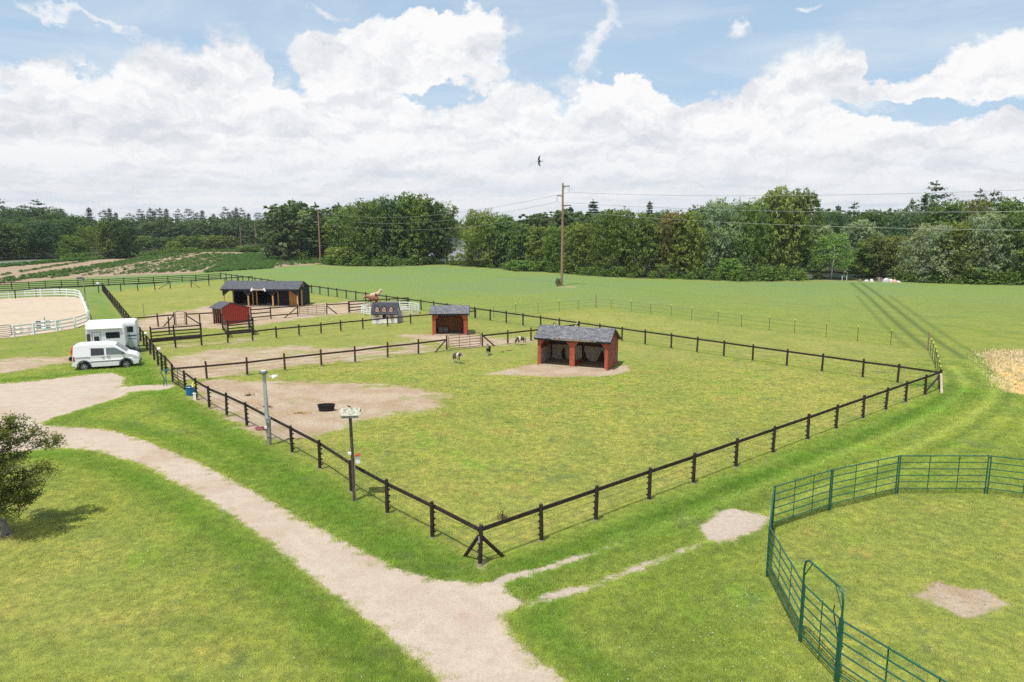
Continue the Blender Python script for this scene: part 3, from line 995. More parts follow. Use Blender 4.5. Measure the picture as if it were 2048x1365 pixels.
BK = gp([(1879, 781), (1797, 767), (1723, 758), (1646, 744), (1573, 734), (1507, 723), (1445.6, 715), (1386, 708), (1334.6, 700), (1284, 691.6)])
A_, B_ = G(1879, 781), G(442, 560)


def proj(p):
    v = (B_[0] - A_[0], B_[1] - A_[1])
    t = ((p[0] - A_[0]) * v[0] + (p[1] - A_[1]) * v[1]) / (v[0] ** 2 + v[1] ** 2)
    return (A_[0] + v[0] * t, A_[1] + v[1] * t)


BK = [proj(p) for p in BK]
BK += spaced(BK[-1], proj(G(951, 638)), 2.76)[1:]
BK += spaced(BK[-1], B_, 2.72)[1:]
f = fence('long black post fence along the far side of the paddocks', BK, side=-1, wires=(.3, .6, .9, 1.35), skip=(0,))
C1 = gp([(348, 765), (414, 760), (494.7, 752), (570, 742), (643, 733.6), (710.5, 726), (775.5, 716.8), (837, 710), (893.6, 702)])
f = fence('dark brown post fence crossing behind the front paddock, left of its tubular gate', C1[1:], h=1.38, rails=((.98, .14, .045),), side=1, m=M_postb, mr=M_postb)
g = C1[0]
MB().beam((g[0] - C1[1][0], g[1] - C1[1][1], .98), (0, .1, .98), .045, .14).build('rail', M_postb, f)
d = Vector((C1[-2][0] - C1[-1][0], C1[-2][1] - C1[-1][1], 0)).normalized()
brace(f, (C1[-1][0] + d.x * 1.25, C1[-1][1] + d.y * 1.25, 0), (C1[-1][0], C1[-1][1], 1.05), m=M_postb)
C1b = gp([(964.7, 694.7), (1015.5, 688.7), (1062, 683), (1107, 677)]) + [proj(G(1151, 671))]
f = fence('dark brown post fence continuing right of the tubular gate and behind the double red shelter', C1b, h=1.32, rails=((1.02, .14, .045),), side=1, m=M_postb, mr=M_post)
d = Vector((C1b[1][0] - C1b[0][0], C1b[1][1] - C1b[0][1], 0)).normalized()
brace(f, (C1b[0][0] + d.x * 1.3, C1b[0][1] + d.y * 1.3, 0), (C1b[0][0], C1b[0][1], 1.1), m=M_post)
pb = proj(G(1151, 671))
brace(f, (pb[0] - .45, pb[1] - .25, .75), (pb[0] - .12, pb[1] - .1, 1.35), .10, 'pale_board', M_sill)
C2 = gp([(298, 703), (351.4, 697.6), (403.7, 693), (456, 687.5), (505.5, 683), (553, 677.5), (598.5, 673), (642.4, 668.5), (682, 663.6), (726, 659.4),
         (775.5, 654), (821.6, 649.7), (868, 645.5), (911, 641), (951, 638)])
fence('black post fence crossing in front of the white playhouse', C2[1:], h=1.2, rails=((.92, .13, .045),), side=1, wires=(.35, .7, 1.0))
MB()
C3a = gp([(267, 660), (317, 655), (349.6, 651.9)])
f = fence('short brown post fence left of the small arched gate', C3a[1:], h=1.5, side=1, m=M_postb, wires=())
MB().beam((C3a[0][0] - C3a[1][0], C3a[0][1] - C3a[1][1], 1.2), (0, .1, 1.2), .045, .14).build('rail', M_postb, f)
d = Vector((C3a[1][0] - C3a[2][0], C3a[1][1] - C3a[2][1], 0)).normalized()
brace(f, (C3a[2][0] + d.x * 1.2, C3a[2][1] + d.y * 1.2, 0), (C3a[2][0], C3a[2][1], 1.2), m=M_postb)
C3b = gp([(373.5, 650.9), (428.5, 647.7)])
f = fence('short brown post fence between the small arched gate and the red shed', C3b, h=1.5, side=1, m=M_postb, wires=())
d = Vector((C3b[1][0] - C3b[0][0], C3b[1][1] - C3b[0][1], 0)).normalized()
brace(f, (C3b[0][0] + d.x * 1.4, C3b[0][1] + d.y * 1.4, 0), (C3b[0][0], C3b[0][1], 1.1), m=M_postb)
C3c = gp([(503, 642.6), (542, 639), (596, 633.8)])
f = fence('brown board fence right of the red shed with a slanting brace at the gate', C3c, h=1.5, side=1, m=M_postb, wires=(), rails=((1.28, .13, .04), (.40, .13, .04)))
a_, b_ = C3c[0], C3c[1]
MB().beam((0, .1, .84), (b_[0] - a_[0], b_[1] - a_[1] + .1, .84), .04, .13).build('rail', M_postb, f)
d = Vector((b_[0] - C3c[2][0], b_[1] - C3c[2][1], 0)).normalized()
brace(f, (C3c[2][0] + d.x * 1.7, C3c[2][1] + d.y * 1.7 - .2, 0), (C3c[2][0], C3c[2][1], 1.2), m=M_postb)
C3d = gp([(653.8, 629.8), (697.7, 626.4)])
f = fence('short brown post fence with one top rail right of the stable gate', C3d, h=1.45, side=1, m=M_postb, wires=())
d = Vector((C3d[1][0] - C3d[0][0], C3d[1][1] - C3d[0][1], 0)).normalized()
brace(f, (C3d[0][0] + d.x * 1.3, C3d[0][1] + d.y * 1.3, 0), (C3d[0][0], C3d[0][1], 1.1), m=M_postb)
C3e = gp([(699, 626.3), (738.5, 623), (779, 620), (816, 617)])
fence('four board dark fence in front of the two large horses', C3e, h=1.5, side=1, m=M_postb, wires=(), rails=((1.38, .13, .04), (1.02, .13, .04), (.66, .13, .04), (.28, .13, .04)))
C4 = gp([(-170, 611), (-130, 608), (-90, 605), (-50, 601.5), (-10, 600), (31, 598), (73, 594), (121, 591), (170, 589), (197.8, 586.8), (242, 584), (276, 582.9), (310, 581), (341, 578)])
f = fence('low dark fence behind the white arena fence, ending at an open gateway', C4, h=1.35, side=1, wires=(), rails=((1.22, .15, .04),))
brace(f, (C4[-1][0] - 1.8, C4[-1][1] - .6, 0), (C4[-1][0], C4[-1][1], 1.1), .09)
C4b = gp([(383, 575.6), (418, 572.5), (450.6, 570.5), (478, 568.3), (505, 566.6)])
f = fence('dark fence right of the open gateway, behind the long black stable', C4b, h=1.35, side=1, wires=(), rails=((1.22, .15, .04),))
brace(f, (C4b[0][0] + 1.7, C4b[0][1] - .6, 0), (C4b[0][0], C4b[0][1], 1.0), .09)
C5 = gp([(-180, 590), (-145, 588.5), (-110, 586.6), (-76, 585)]) + gp([(-42, 583), (-9, 581.3), (24, 579.7), (58.8, 578.8), (91, 577.2), (123.6, 575.8), (156.6, 575.3), (187.4, 573.6),
         (218, 572.5), (248.5, 570.8), (278, 569.4), (307.5, 568), (336, 566.6), (364.6, 564.7), (392, 564), (418, 562), (442, 560)])
fence('four board black fence between the vegetable field and the paddocks', C5, h=1.3, side=1, wires=(), sq=True, r=.06, ins=False, foot=False,
      rails=((1.2, .12, .04), (.88, .12, .04), (.56, .12, .04), (.24, .12, .04)), name='board_fence')

# small black board pens either side of the middle crossing
def board_pen(label, pts, mats=None):
    return fence(label, pts, h=1.75, r=.06, sq=True, side=-1, ins=False, foot=False, wires=(), name='board_fence', m=M_post,
                 rails=((1.55, .12, .04), (1.22, .12, .04), (.90, .10, .04), (.50, .38, .035)))


board_pen('black board fence with a wide bottom plank, right of the horse trailers', gp([(304, 692), (350, 687.5), (403, 683)]))
p = gp([(457, 676), (507, 671)])
q = gp([(446, 661), (485, 655)])
board_pen('black board enclosure at the foot of the small red shed', [q[0], p[0], p[1], (p[1][0] - 1.6, p[1][1] + 3.2), ])
for i, (x, y, lb) in enumerate([(339, 668, 'lone dark brown post behind the black board fence, left one'), (401, 661, 'lone dark brown post by the board fence, nearer the red shed')]):
    o = post_mesh(1.75, .07, ins=False, foot=False).build('fence_post', M_postb, None, smooth=True, loc=(*G(x, y), 0))
    tag(o, lb, 'post')

# white arena fence
AR = gp([(-120, 604), (-75, 602), (-30, 599.6), (17.6, 597), (50.5, 595), (82, 594), (110, 593), (134, 593.4), (151.6, 594.4), (160, 597), (164, 603), (168, 612), (172, 622), (176, 632), (179, 641),
         (176, 648), (151, 657), (114, 663.7), (68.7, 670), (29, 675)])
fence('white three rail vinyl fence curving round the sand arena', AR, h=1.2, r=.075, sq=True, side=-1, ins=False, foot=False, wires=(), m=M_white,
      rails=((1.08, .15, .045), (.70, .15, .045), (.32, .15, .045)), name='arena_fence', jit=.003)

# wire fence with yellow caps
YF = gp([(987, 635.5), (1031, 631.5), (1076, 627), (1118.5, 624), (1156.6, 620.5), (1191.8, 616), (1222, 619), (1262.6, 624), (1301, 628.6), (1342, 634), (1383, 640),
         (1435.7, 647), (1482.5, 654), (1538, 660.6), (1588.6, 667), (1651.6, 674.5), (1714.6, 682.5), (1781, 691), (1855, 702),
         (1860, 711), (1864, 720), (1868, 729), (1870, 739), (1873, 750), (1875.5, 762), (1877, 773)])
M_yel = mat('yellow_cap', (0.75, 0.72, 0.12), .5)
x0, y0 = YF[0]
root = tag(empty('wire_fence', (x0, y0, 0)), 'thin wire fence on slim steel posts with yellow caps round the unmown strip', 'fence')
pr = None
for i, (x, y) in enumerate(YF):
    if i in (5, 18):
        o = post_mesh(1.7, .06, ins=False, foot=False).build('corner_post', M_polewood, root, smooth=True)
        o.location = (x - x0, y - y0, 0)
        continue
    if pr is None:
        pr = MB().box((0, 0, .7), (.035, .03, 1.4)).box((0, .02, .7), (.012, .03, 1.4)).build('steel_post', M_post, root)
        cp = MB().lathe([(0, -.06), (.045, -.05), (.055, 0), (.04, .05), (0, .06)], (0, 0, 1.42), 8).build('cap', M_yel, pr)
        o = pr
    else:
        o = copy_tree(pr, root)
    o.location = (x - x0, y - y0, 0)
b = MB()
for z in (.35, .8, 1.2):
    for a, c in zip(YF, YF[1:]):
        b.cyl((a[0] - x0, a[1] - y0, z), (c[0] - x0, c[1] - y0, z), .009, .009, 4)
b.build('wire', M_wire, root)


# ------------------------------------------------------------------ GATES
def tube_gate(label, a, b, h, m, rails=5, r=.025, ups=2, name='tubular_gate', arch=0.0, z0=.15, cat='gate'):
    root = tag(empty(name, (a[0], a[1], 0), math.atan2(b[1] - a[1], b[0] - a[0])), label, cat)
    L = math.hypot(b[0] - a[0], b[1] - a[1])
    c = .12
    fr = [(c, z0), (0, z0 + c), (0, h - c), (c, h), (L - c, h), (L, h - c), (L, z0 + c), (L - c, z0), (c, z0)]
    MB().tube([(x, 0, z) for x, z in fr], r * 1.2, 8, cap=False).build('frame', m, root, smooth=True)
    for i in range(1, rails):
        z = z0 + (h - z0) * (i / rails) ** 1.1
        MB().cyl((0, 0, z), (L, 0, z), r, r, 8).build('rail', m, root, smooth=True)
    for i in range(1, ups + 1):
        MB().cyl((L * i / (ups + 1), .03, z0), (L * i / (ups + 1), .03, h), r * .8, r * .8, 6).build('upright', m, root, smooth=True)
    return root


def inset(a, b, d):
    L = math.hypot(b[0] - a[0], b[1] - a[1])
    return lerp2(a, b, d / L), lerp2(b, a, d / L)


tube_gate('brown tubular field gate between the paddocks, just left of the black and white pony', *inset(C1[-1], C1b[0], .2), 1.35, M_gate, 5)
tube_gate('long brown tubular gate in front of the black stable', *inset(C3c[2], C3d[0], .2), 1.25, M_gate, 5)
g1 = tube_gate('small dark gate at the bend of the driveway side fence', *inset(FL[-1], FL2[0], .12), 1.25, M_ins, 5, ups=1)
ga, gb = inset(C3a[-1], C3b[0], .15)
root = tag(empty('arched_gate', (ga[0], ga[1], 0), math.atan2(gb[1] - ga[1], gb[0] - ga[0])), 'small pale walk-through gate with rounded top behind the board fence', 'gate')
L = math.hypot(gb[0] - ga[0], gb[1] - ga[1])
MB().tube([(0, 0, 0), (0, 0, 1.45), (.1, 0, 1.58), (L - .1, 0, 1.58), (L, 0, 1.45), (L, 0, 0)], .03, 8).build('frame', M_gate, root, smooth=True)
for z in (.15, .5, .85, 1.2):
    MB().cyl((0, 0, z), (L, 0, z), .014, .014, 6).build('rail', M_gate, root)
tube_gate('brown tubular gate at the entrance of the sand arena', G(-60, 684), G(24, 675), 1.25, M_gate, 6, ups=1)


# ------------------------------------------------------------------ ROUND PEN of green panels
def pen_pt(i):
    return PENV[i]


def pen_panel(a, b, label, h=1.72, gate=False):
    a, b = inset(a, b, .05)
    ang = math.atan2(b[1] - a[1], b[0] - a[0])
    L = math.hypot(b[0] - a[0], b[1] - a[1])
    root = tag(empty('pen_gate' if gate else 'pen_fence', (a[0], a[1], 0), ang), label, 'gate' if gate else 'fence', 'green tube panels of the round pen')
    hl = MB()
    for x in (0, L):
        o = MB().tube([(x, 0, .0), (x, 0, h - .03), (x, 0, h)], [.028, .028, .02], 10).build('end_post', M_green, root, smooth=True)
        MB().box((x + (.05 if x else -.05), 0, h - .12), (.05, .03, .05)).build('lug', M_rust, o)
        MB().box((x + (.05 if x else -.05), 0, .30), (.05, .03, .05)).build('lug', M_rust, o)
    z0 = .28
    n = 5
    for i in range(n + 1):
        z = z0 + (h - .04 - z0) * i / n
        rr = .021 if i < n else .024
        pts = [(0, 0, z), (L, 0, z)]
        MB().tube(pts, rr, 8).build('rail', M_green, root, smooth=True)
    for k in ((1,) if gate else (1, 2)):
        x = L * k / (2 if gate else 3)
        MB().box((x, -.028, (h + z0) / 2 - .02), (.035, .012, h - z0)).build('upright', M_green, root)
    if gate:
        H2 = 2.45
        for x, sgn in ((-.07, 1), (L + .07, -1)):
            pass
        MB().tube([(-.07, 0, 0), (-.07, 0, H2 - .3), (-.02, 0, H2 - .1), (.12, 0, H2), (L - .12, 0, H2), (L + .02, 0, H2 - .1), (L + .07, 0, H2 - .3), (L + .07, 0, 0)],
                  .028, 10).build('arch', M_green, root, smooth=True)
        MB().cyl((-.07, 0, H2 - .55), (.3, 0, H2), .014, .014, 6).build('corner_strut', M_green, root)
        MB().cyl((L + .07, 0, H2 - .55), (L - .3, 0, H2), .014, .014, 6).build('corner_strut', M_green, root)
        MB().tube([(.35, -.06, h + .12), (.38, -.06, h - .05), (.10, -.06, 1.05), (-.12, -.06, 1.0)], .016, 6).build('latch', M_ins, root)
    return root


M_rust = mat('rusty_lug', (0.16, 0.075, 0.045), .8)
PENV = [PF[3], PF[2], PF[1], PF[0], PF[4], PF[5], PF[6]]
a0 = math.atan2(PF[3][1] - PEN[1], PF[3][0] - PEN[0])
step = 2 * math.asin(3.72 / 2 / PEN[2])
e1 = (PEN[0] + PEN[2] * math.cos(a0 - step), PEN[1] + PEN[2] * math.sin(a0 - step))
e2 = (PEN[0] + PEN[2] * math.cos(a0 - 2 * step), PEN[1] + PEN[2] * math.sin(a0 - 2 * step))
a6 = math.atan2(PF[6][1] - PEN[1], PF[6][0] - PEN[0])
h1 = (PEN[0] + PEN[2] * math.cos(a6 + step), PEN[1] + PEN[2] * math.sin(a6 + step))
h2 = (PEN[0] + PEN[2] * math.cos(a6 + 2 * step), PEN[1] + PEN[2] * math.sin(a6 + 2 * step))
pen_panel(PENV[0], e1, 'green pen panel cut off by the right edge of the photo')
pen_panel(PENV[1], PENV[0], 'green pen panel at the back of the round pen, facing the camera square on')
pen_panel(PENV[2], PENV[1], 'green pen panel at the back left, sloping down to the left in the photo')
pen_panel(PENV[3], PENV[2], 'shorter looking green pen panel beside the bare sandy patch')
pen_panel(PENV[4], PENV[3], 'green pen panel seen almost edge on at the far left of the round pen')
pen_panel(PENV[5], PENV[4], 'green pen panel between the left corner and the arched gate')
pen_panel(PENV[6], PENV[5], 'green gate panel under a tall rounded arch', gate=True)
pen_panel(h1, PENV[6], 'green pen panel nearest the camera, cut off by the bottom of the photo')


# ------------------------------------------------------------------ SHELTERS
def roof_slab(name, W0, W1, y0, z0, y1, z1, th, m, root, mi=None):
    b = MB()
    b.add([(W0, y0, z0), (W1, y0, z0), (W1, y1, z1), (W0, y1, z1), (W0, y0, z0 - th), (W1, y0, z0 - th), (W1, y1, z1 - th), (W0, y1, z1 - th)],
          [(0, 1, 2, 3), (7, 6, 5, 4), (0, 4, 5, 1), (1, 5, 6, 2), (2, 6, 7, 3), (3, 7, 4, 0)])
    return b.build(name, m, root)


def boards(b, x0, x1, y, z0, z1, step=.2, th=.025, axis='x', ztop=None, gap=.004):
    """vertical boards with narrow gaps"""
    n = max(1, int(round((x1 - x0) / step)))
    st = (x1 - x0) / n
    for i in range(n):
        a, c = x0 + i * st + gap, x0 + (i + 1) * st - gap
        d = th * (.5 + .12 * ((i * 7) % 3))
        zt0 = zt1 = z1
        if ztop:
            zt0, zt1 = ztop(a), ztop(c)
        if axis == 'x':
            vs = [(a, y - d, z0), (c, y - d, z0), (c, y + d, z0), (a, y + d, z0), (a, y - d, zt0), (c, y - d, zt1), (c, y + d, zt1), (a, y + d, zt0)]
        else:
            vs = [(y - d, a, z0), (y - d, c, z0), (y + d, c, z0), (y + d, a, z0), (y - d, a, zt0), (y - d, c, zt1), (y + d, c, zt1), (y + d, a, zt0)]
        b.add(vs, [(3, 2, 1, 0), (4, 5, 6, 7), (0, 1, 5, 4), (1, 2, 6, 5), (2, 3, 7, 6), (3, 0, 4, 7)])


def shelter(name, label, loc, rot, Wd, D, he, hr, hb, yr, bays, m_wall, m_side, m_roof, lining=True, ov=.22, front_w=.42):
    root = tag(empty(name, (loc[0], loc[1], 0), rot), label, 'run-in shed')
    tops = lambda y: (he + (hr - he) * y / yr) if y < yr else (hr + (hb - hr) * (y - yr) / (D - yr))
    for x in (0.0, Wd):
        b = MB()
        boards(b, 0.02, yr, x, .05, 0, .19, axis='y', ztop=lambda y: tops(y) - .04)
        boards(b, yr, D - .02, x, .05, 0, .19, axis='y', ztop=lambda y: tops(y) - .04)
        b.build('side_wall', m_side, root)
    b = MB()
    boards(b, .03, Wd - .03, D - .03, .05, hb - .05, .19)
    b.build('back_wall', M_darkin, root)
    sl = (hr - he) / yr
    sb = (hr - hb) / (D - yr)
    roof_slab('roof', -ov, Wd + ov, -ov, he - ov * sl + .05, yr, hr + .05, .07, m_roof, root)
    roof_slab('roof', -ov, Wd + ov, yr, hr + .052, D + ov, hb - ov * sb + .05, .07, m_roof, root)
    MB().box((Wd / 2, -ov - .012, he - ov * sl - .03), (Wd + 2 * ov, .025, .13)).build('fascia', M_ins, root)
    for x in (-ov - .012, Wd + ov + .012):
        b = MB()
        b.beam((x, -ov, he - ov * sl - .03), (x, yr, hr - .03), .025, .13)
        b.beam((x, yr, hr - .03), (x, D + ov, hb - ov * sb - .03), .025, .13)
        b.build('bargeboard', M_ins, root)
    for x in (.10, Wd - .10):
        MB().box((x, D - .12, hb / 2), (.17, .17, hb - .12)).build('corner_post', M_darkin, root)
    # front: broad boarded posts with cut corner brackets
    bw = Wd / bays
    for i in range(bays + 1):
        w_ = front_w if 0 < i < bays else front_w * .62
        x = min(max(i * bw, w_ / 2), Wd - w_ / 2)
        poly = [(x - w_ / 2, .0), (x + w_ / 2, .0), (x + w_ / 2, he - .62)]
        if i < bays:
            poly += [(x + w_ / 2 + .34, he - .22)]
            poly += [(x + w_ / 2 + .34, he - .08)]
        else:
            poly += [(x + w_ / 2, he - .08)]
        if i > 0:
            poly += [(x - w_ / 2 - .34, he - .08), (x - w_ / 2 - .34, he - .22), (x - w_ / 2, he - .62)]
        else:
            poly += [(x - w_ / 2, he - .08)]
        MB().prism(poly, 'y', -.05, .0).build('front_post', M_redtrim, root)
        bb = MB()
        for q in range(1, int(w_ / .14)):
            bb.box((x - w_ / 2 + q * .14, -.051, he * .46), (.012, .006, he * .86))
        if bb.v:
            bb.build('board_seam', M_darkin, root)
        MB().box((x, .07, he / 2), (.12, .12, he - .1)).build('inner_post', M_darkin, root)
    MB().box((Wd / 2, .03, he - .13), (Wd - .1, .05, .2)).build('header', M_darkin, root)
    MB().box((Wd / 2, 0.0, .06), (Wd - .2, .14, .13)).build('sill_board', M_sill, root)
    MB().box((Wd / 2, D / 2, .03), (Wd - .12, D - .12, .05)).build('floor', M_litter, root)
    return root, bw


A = G(1075.4, 731)
B = G(1215.4, 742)
ang = math.atan2(B[1] - A[1], B[0] - A[0])
Wd = math.hypot(B[0] - A[0], B[1] - A[1])
ds, bw = shelter('double_shelter', 'two bay red horse shelter with grey shingle roof and worn paint in the front paddock', A, ang, Wd, 3.2, 2.33, 3.05, 2.05, 1.25, 2,
                 M_red, M_redworn, M_sh_grey)
# chewed kick boards
h0 = 1.25
for i, notch in enumerate((((.62, .95, .8, 1.28), (1.0,)), ((.25, 1.35, .85, 1.0), (1.0,)))):
    x0 = i * bw + .10
    x1 = (i + 1) * bw - .10
    m0, m1, tx, th_ = notch[0]
    c = x0 + (x1 - x0) * (.42 if i == 0 else .55)
    if i == 0:
        poly = [(x0, .06), (c - .16, .06), (c - .22, .25), (c - .20, .75), (c - .03, 1.02), (c + .08, .98), (c + .12, .5), (c + .14, .06), (x1, .06), (x1, h0), (x0, h0)]
    else:
        poly = [(x0 + .45, .06), (c - .40, .06), (c - .18, .55), (c - .02, .98), (c + .12, .80), (c + .34, .06), (x1, .06), (x1, h0), (x0, h0), (x0, .9), (x0 + .2, .35)]
    MB().prism(poly, 'y', 3.02, 3.06).build('kick_board', M_lining, ds)
MB().box((.06, 1.6, .66), (.04, 2.7, 1.2)).build('kick_board', M_lining, ds)
MB().box((bw, 1.6, .18), (.08, 2.8, .26)).build('low_divider', M_redtrim, ds)
b = MB()
boards(b, .05, Wd - .05, 2.95, 1.27, 2.0, .22)
b.build('upper_lining', M_darkin, ds)
# ornate weathered sign band nailed along the front eave
rnd = random.Random(4)
b = MB()
for i in range(58):
    t = i / 57
    x = 1.35 + 3.3 * t
    z = 2.26 + (.10 * math.sin(t * PI * 1.0) if t < .8 else 0.0)
    b.box((x, -.26 - rnd.random() * .03, z + rnd.uniform(-.02, .02)), (rnd.uniform(.03, .08), .02, rnd.uniform(.02, .07)), mi=rnd.choice((0, 0, 1, 2)), ry=rnd.uniform(-.5, .5))
b.box((3.0, -.255, 2.20), (3.5, .015, .04), mi=0)
b.build('driftwood_garland', [M_sill, M_ins, M_redtrim], ds)

A = G(865, 671.5)
B = G(934.5, 671.0)
ang = math.atan2(B[1] - A[1], B[0] - A[0])
Wd = math.hypot(B[0] - A[0], B[1] - A[1])
s2, _ = shelter('single_shelter', 'single bay red horse shelter beyond the tubular gate', A, ang, Wd, 2.9, 2.28, 2.86, 2.0, 1.2, 1, M_red, M_red, M_sh_grey, front_w=.55)
b = MB()
boards(b, .06, Wd - .06, 2.75, .06, 1.45, .24)
b.build('upper_lining', mat('amber_boards', (0.36, 0.17, 0.07), .8, var=.3, streak=(6, 6, .8)), s2)
MB().box((Wd / 2, 2.70, 1.48), (Wd - .2, .06, .1)).build('rail', M_redtrim, s2)
M_bin = mat('grey_bin', (0.33, 0.32, 0.27), .7)
for i, x in enumerate((.72, 1.22)):
    o = MB().prism([(-.20, .0), (.20, .0), (.23, .42), (-.23, .42)], 'y', -.2, .2).build('feed_bin', M_bin, None, bevel=.01)
    p = Vector((A[0], A[1], 0)) + Matrix.Rotation(ang, 3, 'Z') @ Vector((x, 2.2, .056))
    o.location = p
    o.rotation_euler = (0, 0, ang)
    MB().box((0, 0, .43), (.47, .42, .03)).build('lid', M_bin, o)
    tag(o, ['grey feed bin in the single red shelter, nearer its left post', 'grey feed bin in the single red shelter, right of the other bin'][i], 'bin', 'feed bins in the single shelter')

# small red shed seen gable on
A = G(446, 651)
B = G(501, 643.5)
dv = Vector((B[0] - A[0], B[1] - A[1], 0))
D_ = dv.length
ang = math.atan2(dv.y, dv.x) + PI / 2       # local +x away to the left, local -y along gable
rs = tag(empty('red_shed', (A[0], A[1], 0), math.atan2(dv.y, dv.x)), 'small red board shed with an uneven gable roof beside the black board enclosure', 'shed')
# local: x along the gable wall (front to back), y to the far left side = length
Ls = 1.75
pk = D_ * .30
he, hp, hb = 1.95, 2.42, 1.60
tp = lambda x: he + (hp - he) * x / pk if x < pk else hp + (hb - hp) * (x - pk) / (D_ - pk)
for y in (0, Ls):
    b = MB()
    boards(b, .03, pk, y, .03, 0, .28, ztop=lambda x: tp(x) - .03, gap=.018)
    boards(b, pk, D_ - .03, y, .03, 0, .28, ztop=lambda x: tp(x) - .03, gap=.018)
    b.build('gable_wall', mat('bright_red_boards', (0.40, 0.052, 0.036), .75, var=.2, vscale=3, streak=(9, 9, .8), second=(0.27, 0.045, 0.035), sthr=(.5, .7)) if y == 0 else M_red, rs)
MB().box((D_ - .02, Ls / 2, hb / 2), (.04, Ls - .08, hb - .08)).build('back_wall', M_red, rs)
b = MB()
for y in (.09, Ls - .09):
    b.box((0, y, he / 2 - .02), (.06, .12, he - .1))
b.box((0, Ls / 2, he - .16), (.05, Ls - .3, .14))
b.build('door_frame', M_greywood, rs)
MB().box((D_ / 2, Ls / 2, .03), (D_ - .1, Ls - .12, .05)).build('floor', M_litter, rs)
b = MB()
for (xa, za, xb, zb) in ((-.28, he - .28 * (hp - he) / pk, pk, hp), (pk, hp + .002, D_ + .2, hb - .2 * (hp - hb) / (D_ - pk))):
    b.add([(xa, -.16, za + .05), (xb, -.16, zb + .05), (xb, Ls + .2, zb + .05), (xa, Ls + .2, za + .05), (xa, -.16, za - .01), (xb, -.16, zb - .01), (xb, Ls + .2, zb - .01), (xa, Ls + .2, za - .01)],
          [(0, 1, 2, 3), (7, 6, 5, 4), (0, 4, 5, 1), (1, 5, 6, 2), (2, 6, 7, 3), (3, 7, 4, 0)])
b.build('roof', M_sh_dark, rs)

# long black stable
A = G(447, 613.6)
ang = rad(-3.0)
W_, D_ = 10.35, 4.5
st = tag(empty('horse_stable', (A[0], A[1], 0), ang), 'long black stable with golden timber porch posts and a charcoal roof', 'stable')
he, hr, hb, yr = 2.45, 3.35, 2.35, 1.75
roof_slab('roof', -.2, W_ + .15, -.25, he - .03, yr, hr, .08, M_sh_dark, st)
roof_slab('roof', -.2, W_ + .15, yr, hr + .002, D_ + .2, hb - .05, .08, M_sh_dark, st)
MB().box((W_ / 2, -.235, he - .17), (W_ + .3, .04, .22)).build('fascia', M_black, st)
for i in range(4):
    x = .15 + i * (W_ - .3) / 3
    MB().box((x, .0, 1.05), (.17, .17, 2.1)).build('porch_post', M_timber, st)
    poly = [(x - .12, 1.55), (x + .12, 1.55), (x + .85 if i < 3 else x + .12, 2.15), (x + .85 if i < 3 else x + .12, 2.3), (x - .85 if i > 0 else x - .12, 2.3), (x - .85 if i > 0 else x - .12, 2.15)]
    MB().prism(poly, 'y', -.13, -.09).build('bracket', M_black, st)
MB().box((W_ / 2, 0, he - .22), (W_ - .1, .12, .2)).build('porch_beam', M_black, st)
yw = 1.35
for i, x in enumerate((.8, 3.55, 4.1, 7.05, W_ - .05)):
    MB().box((x, yw, 1.3), (.14, .14, 2.6)).build('inner_post', M_timber, st)
b = MB()
boards(b, 7.1, 8.55, yw, .05, 2.75, .2)
boards(b, 9.75, W_ - .1, yw, .05, 2.75, .2)
boards(b, .85, 8.5, yw, 2.35, 2.9, .2)
b.build('front_wall', M_black, st)
b = MB()
boards(b, .1, W_ - .05, D_ - .05, .05, hb - .1, .2)
b.build('back_wall', M_black, st)
tp = lambda y: he + (hr - he) * y / yr if y < yr else hr + (hb - hr) * (y - yr) / (D_ - yr)
for x in (.85, 3.7, 7.05, W_):
    b = MB()
    boards(b, yw + .05, yr + .5, x, .05, 0, .2, axis='y', ztop=lambda y: tp(y) - .1)
    boards(b, yr + .5, D_ - .08, x, .05, 0, .2, axis='y', ztop=lambda y: tp(y) - .1)
    b.build('side_wall' if x in (.85, W_) else 'stall_wall', M_black, st)
b = MB()
boards(b, .05, yw + .1, W_ + .02, 2.2, 0, .2, axis='y', ztop=lambda y: tp(y) - .1)
b.build('gable_boards', M_black, st)
MB().box((W_ + .07, 1.72, 2.86), (.04, .16, .6)).build('gable_sign', M_timber, st)
dr = MB().box((9.15, yw - .04, 1.65), (1.15, .05, 1.15)).box((9.15, yw - .04, .52), (1.15, .05, 1.0)).build('stable_door', M_doorw, st)
MB().box((9.15, yw - .075, 1.06), (1.15, .02, .05)).build('door_rail', M_timber, dr)
MB().box((4.25, D_ / 2, .05), (6.7, D_ - .3, .06)).build('floor', M_litter, st)
MB().box((W_ / 2, .55, .04), (W_ + .3, 1.7, .06)).build('porch_slab', mat('grey_slab', (.28, .24, .21), .9), st)
MB().box((5.0, -.28, 2.32), (1.25, .03, .16)).build('name_board', M_sill, st)
for x, s_ in ((4.15, 1), (5.85, -1)):
    poly = [(x - .18 * s_, 2.12), (x + .02 * s_, 2.12), (x + .06 * s_, 2.3), (x + .22 * s_, 2.24), (x + .24 * s_, 2.34), (x + .08 * s_, 2.52), (x - .02 * s_, 2.62), (x - .06 * s_, 2.5), (x - .18 * s_, 2.3)]
    MB().prism(poly, 'y', -.30, -.27).build('horse_head_cutout', M_white, st)
o = MB().lathe([(0, 0), (.5, 0), (.42, .12), (.1, .2), (0, .2)], (0, 0, 0), 14, sx=1.1, sy=.7).build('tarp_bundle', mat('blue_grey_tarp', (.10, .16, .20), .8), None, smooth=True)
o.location = Vector((A[0], A[1], 0)) + Matrix.Rotation(ang, 3, 'Z') @ Vector((5.4, 2.2, .085))
tag(o, 'crumpled blue grey tarp lying in the middle bay of the black stable', 'tarp')

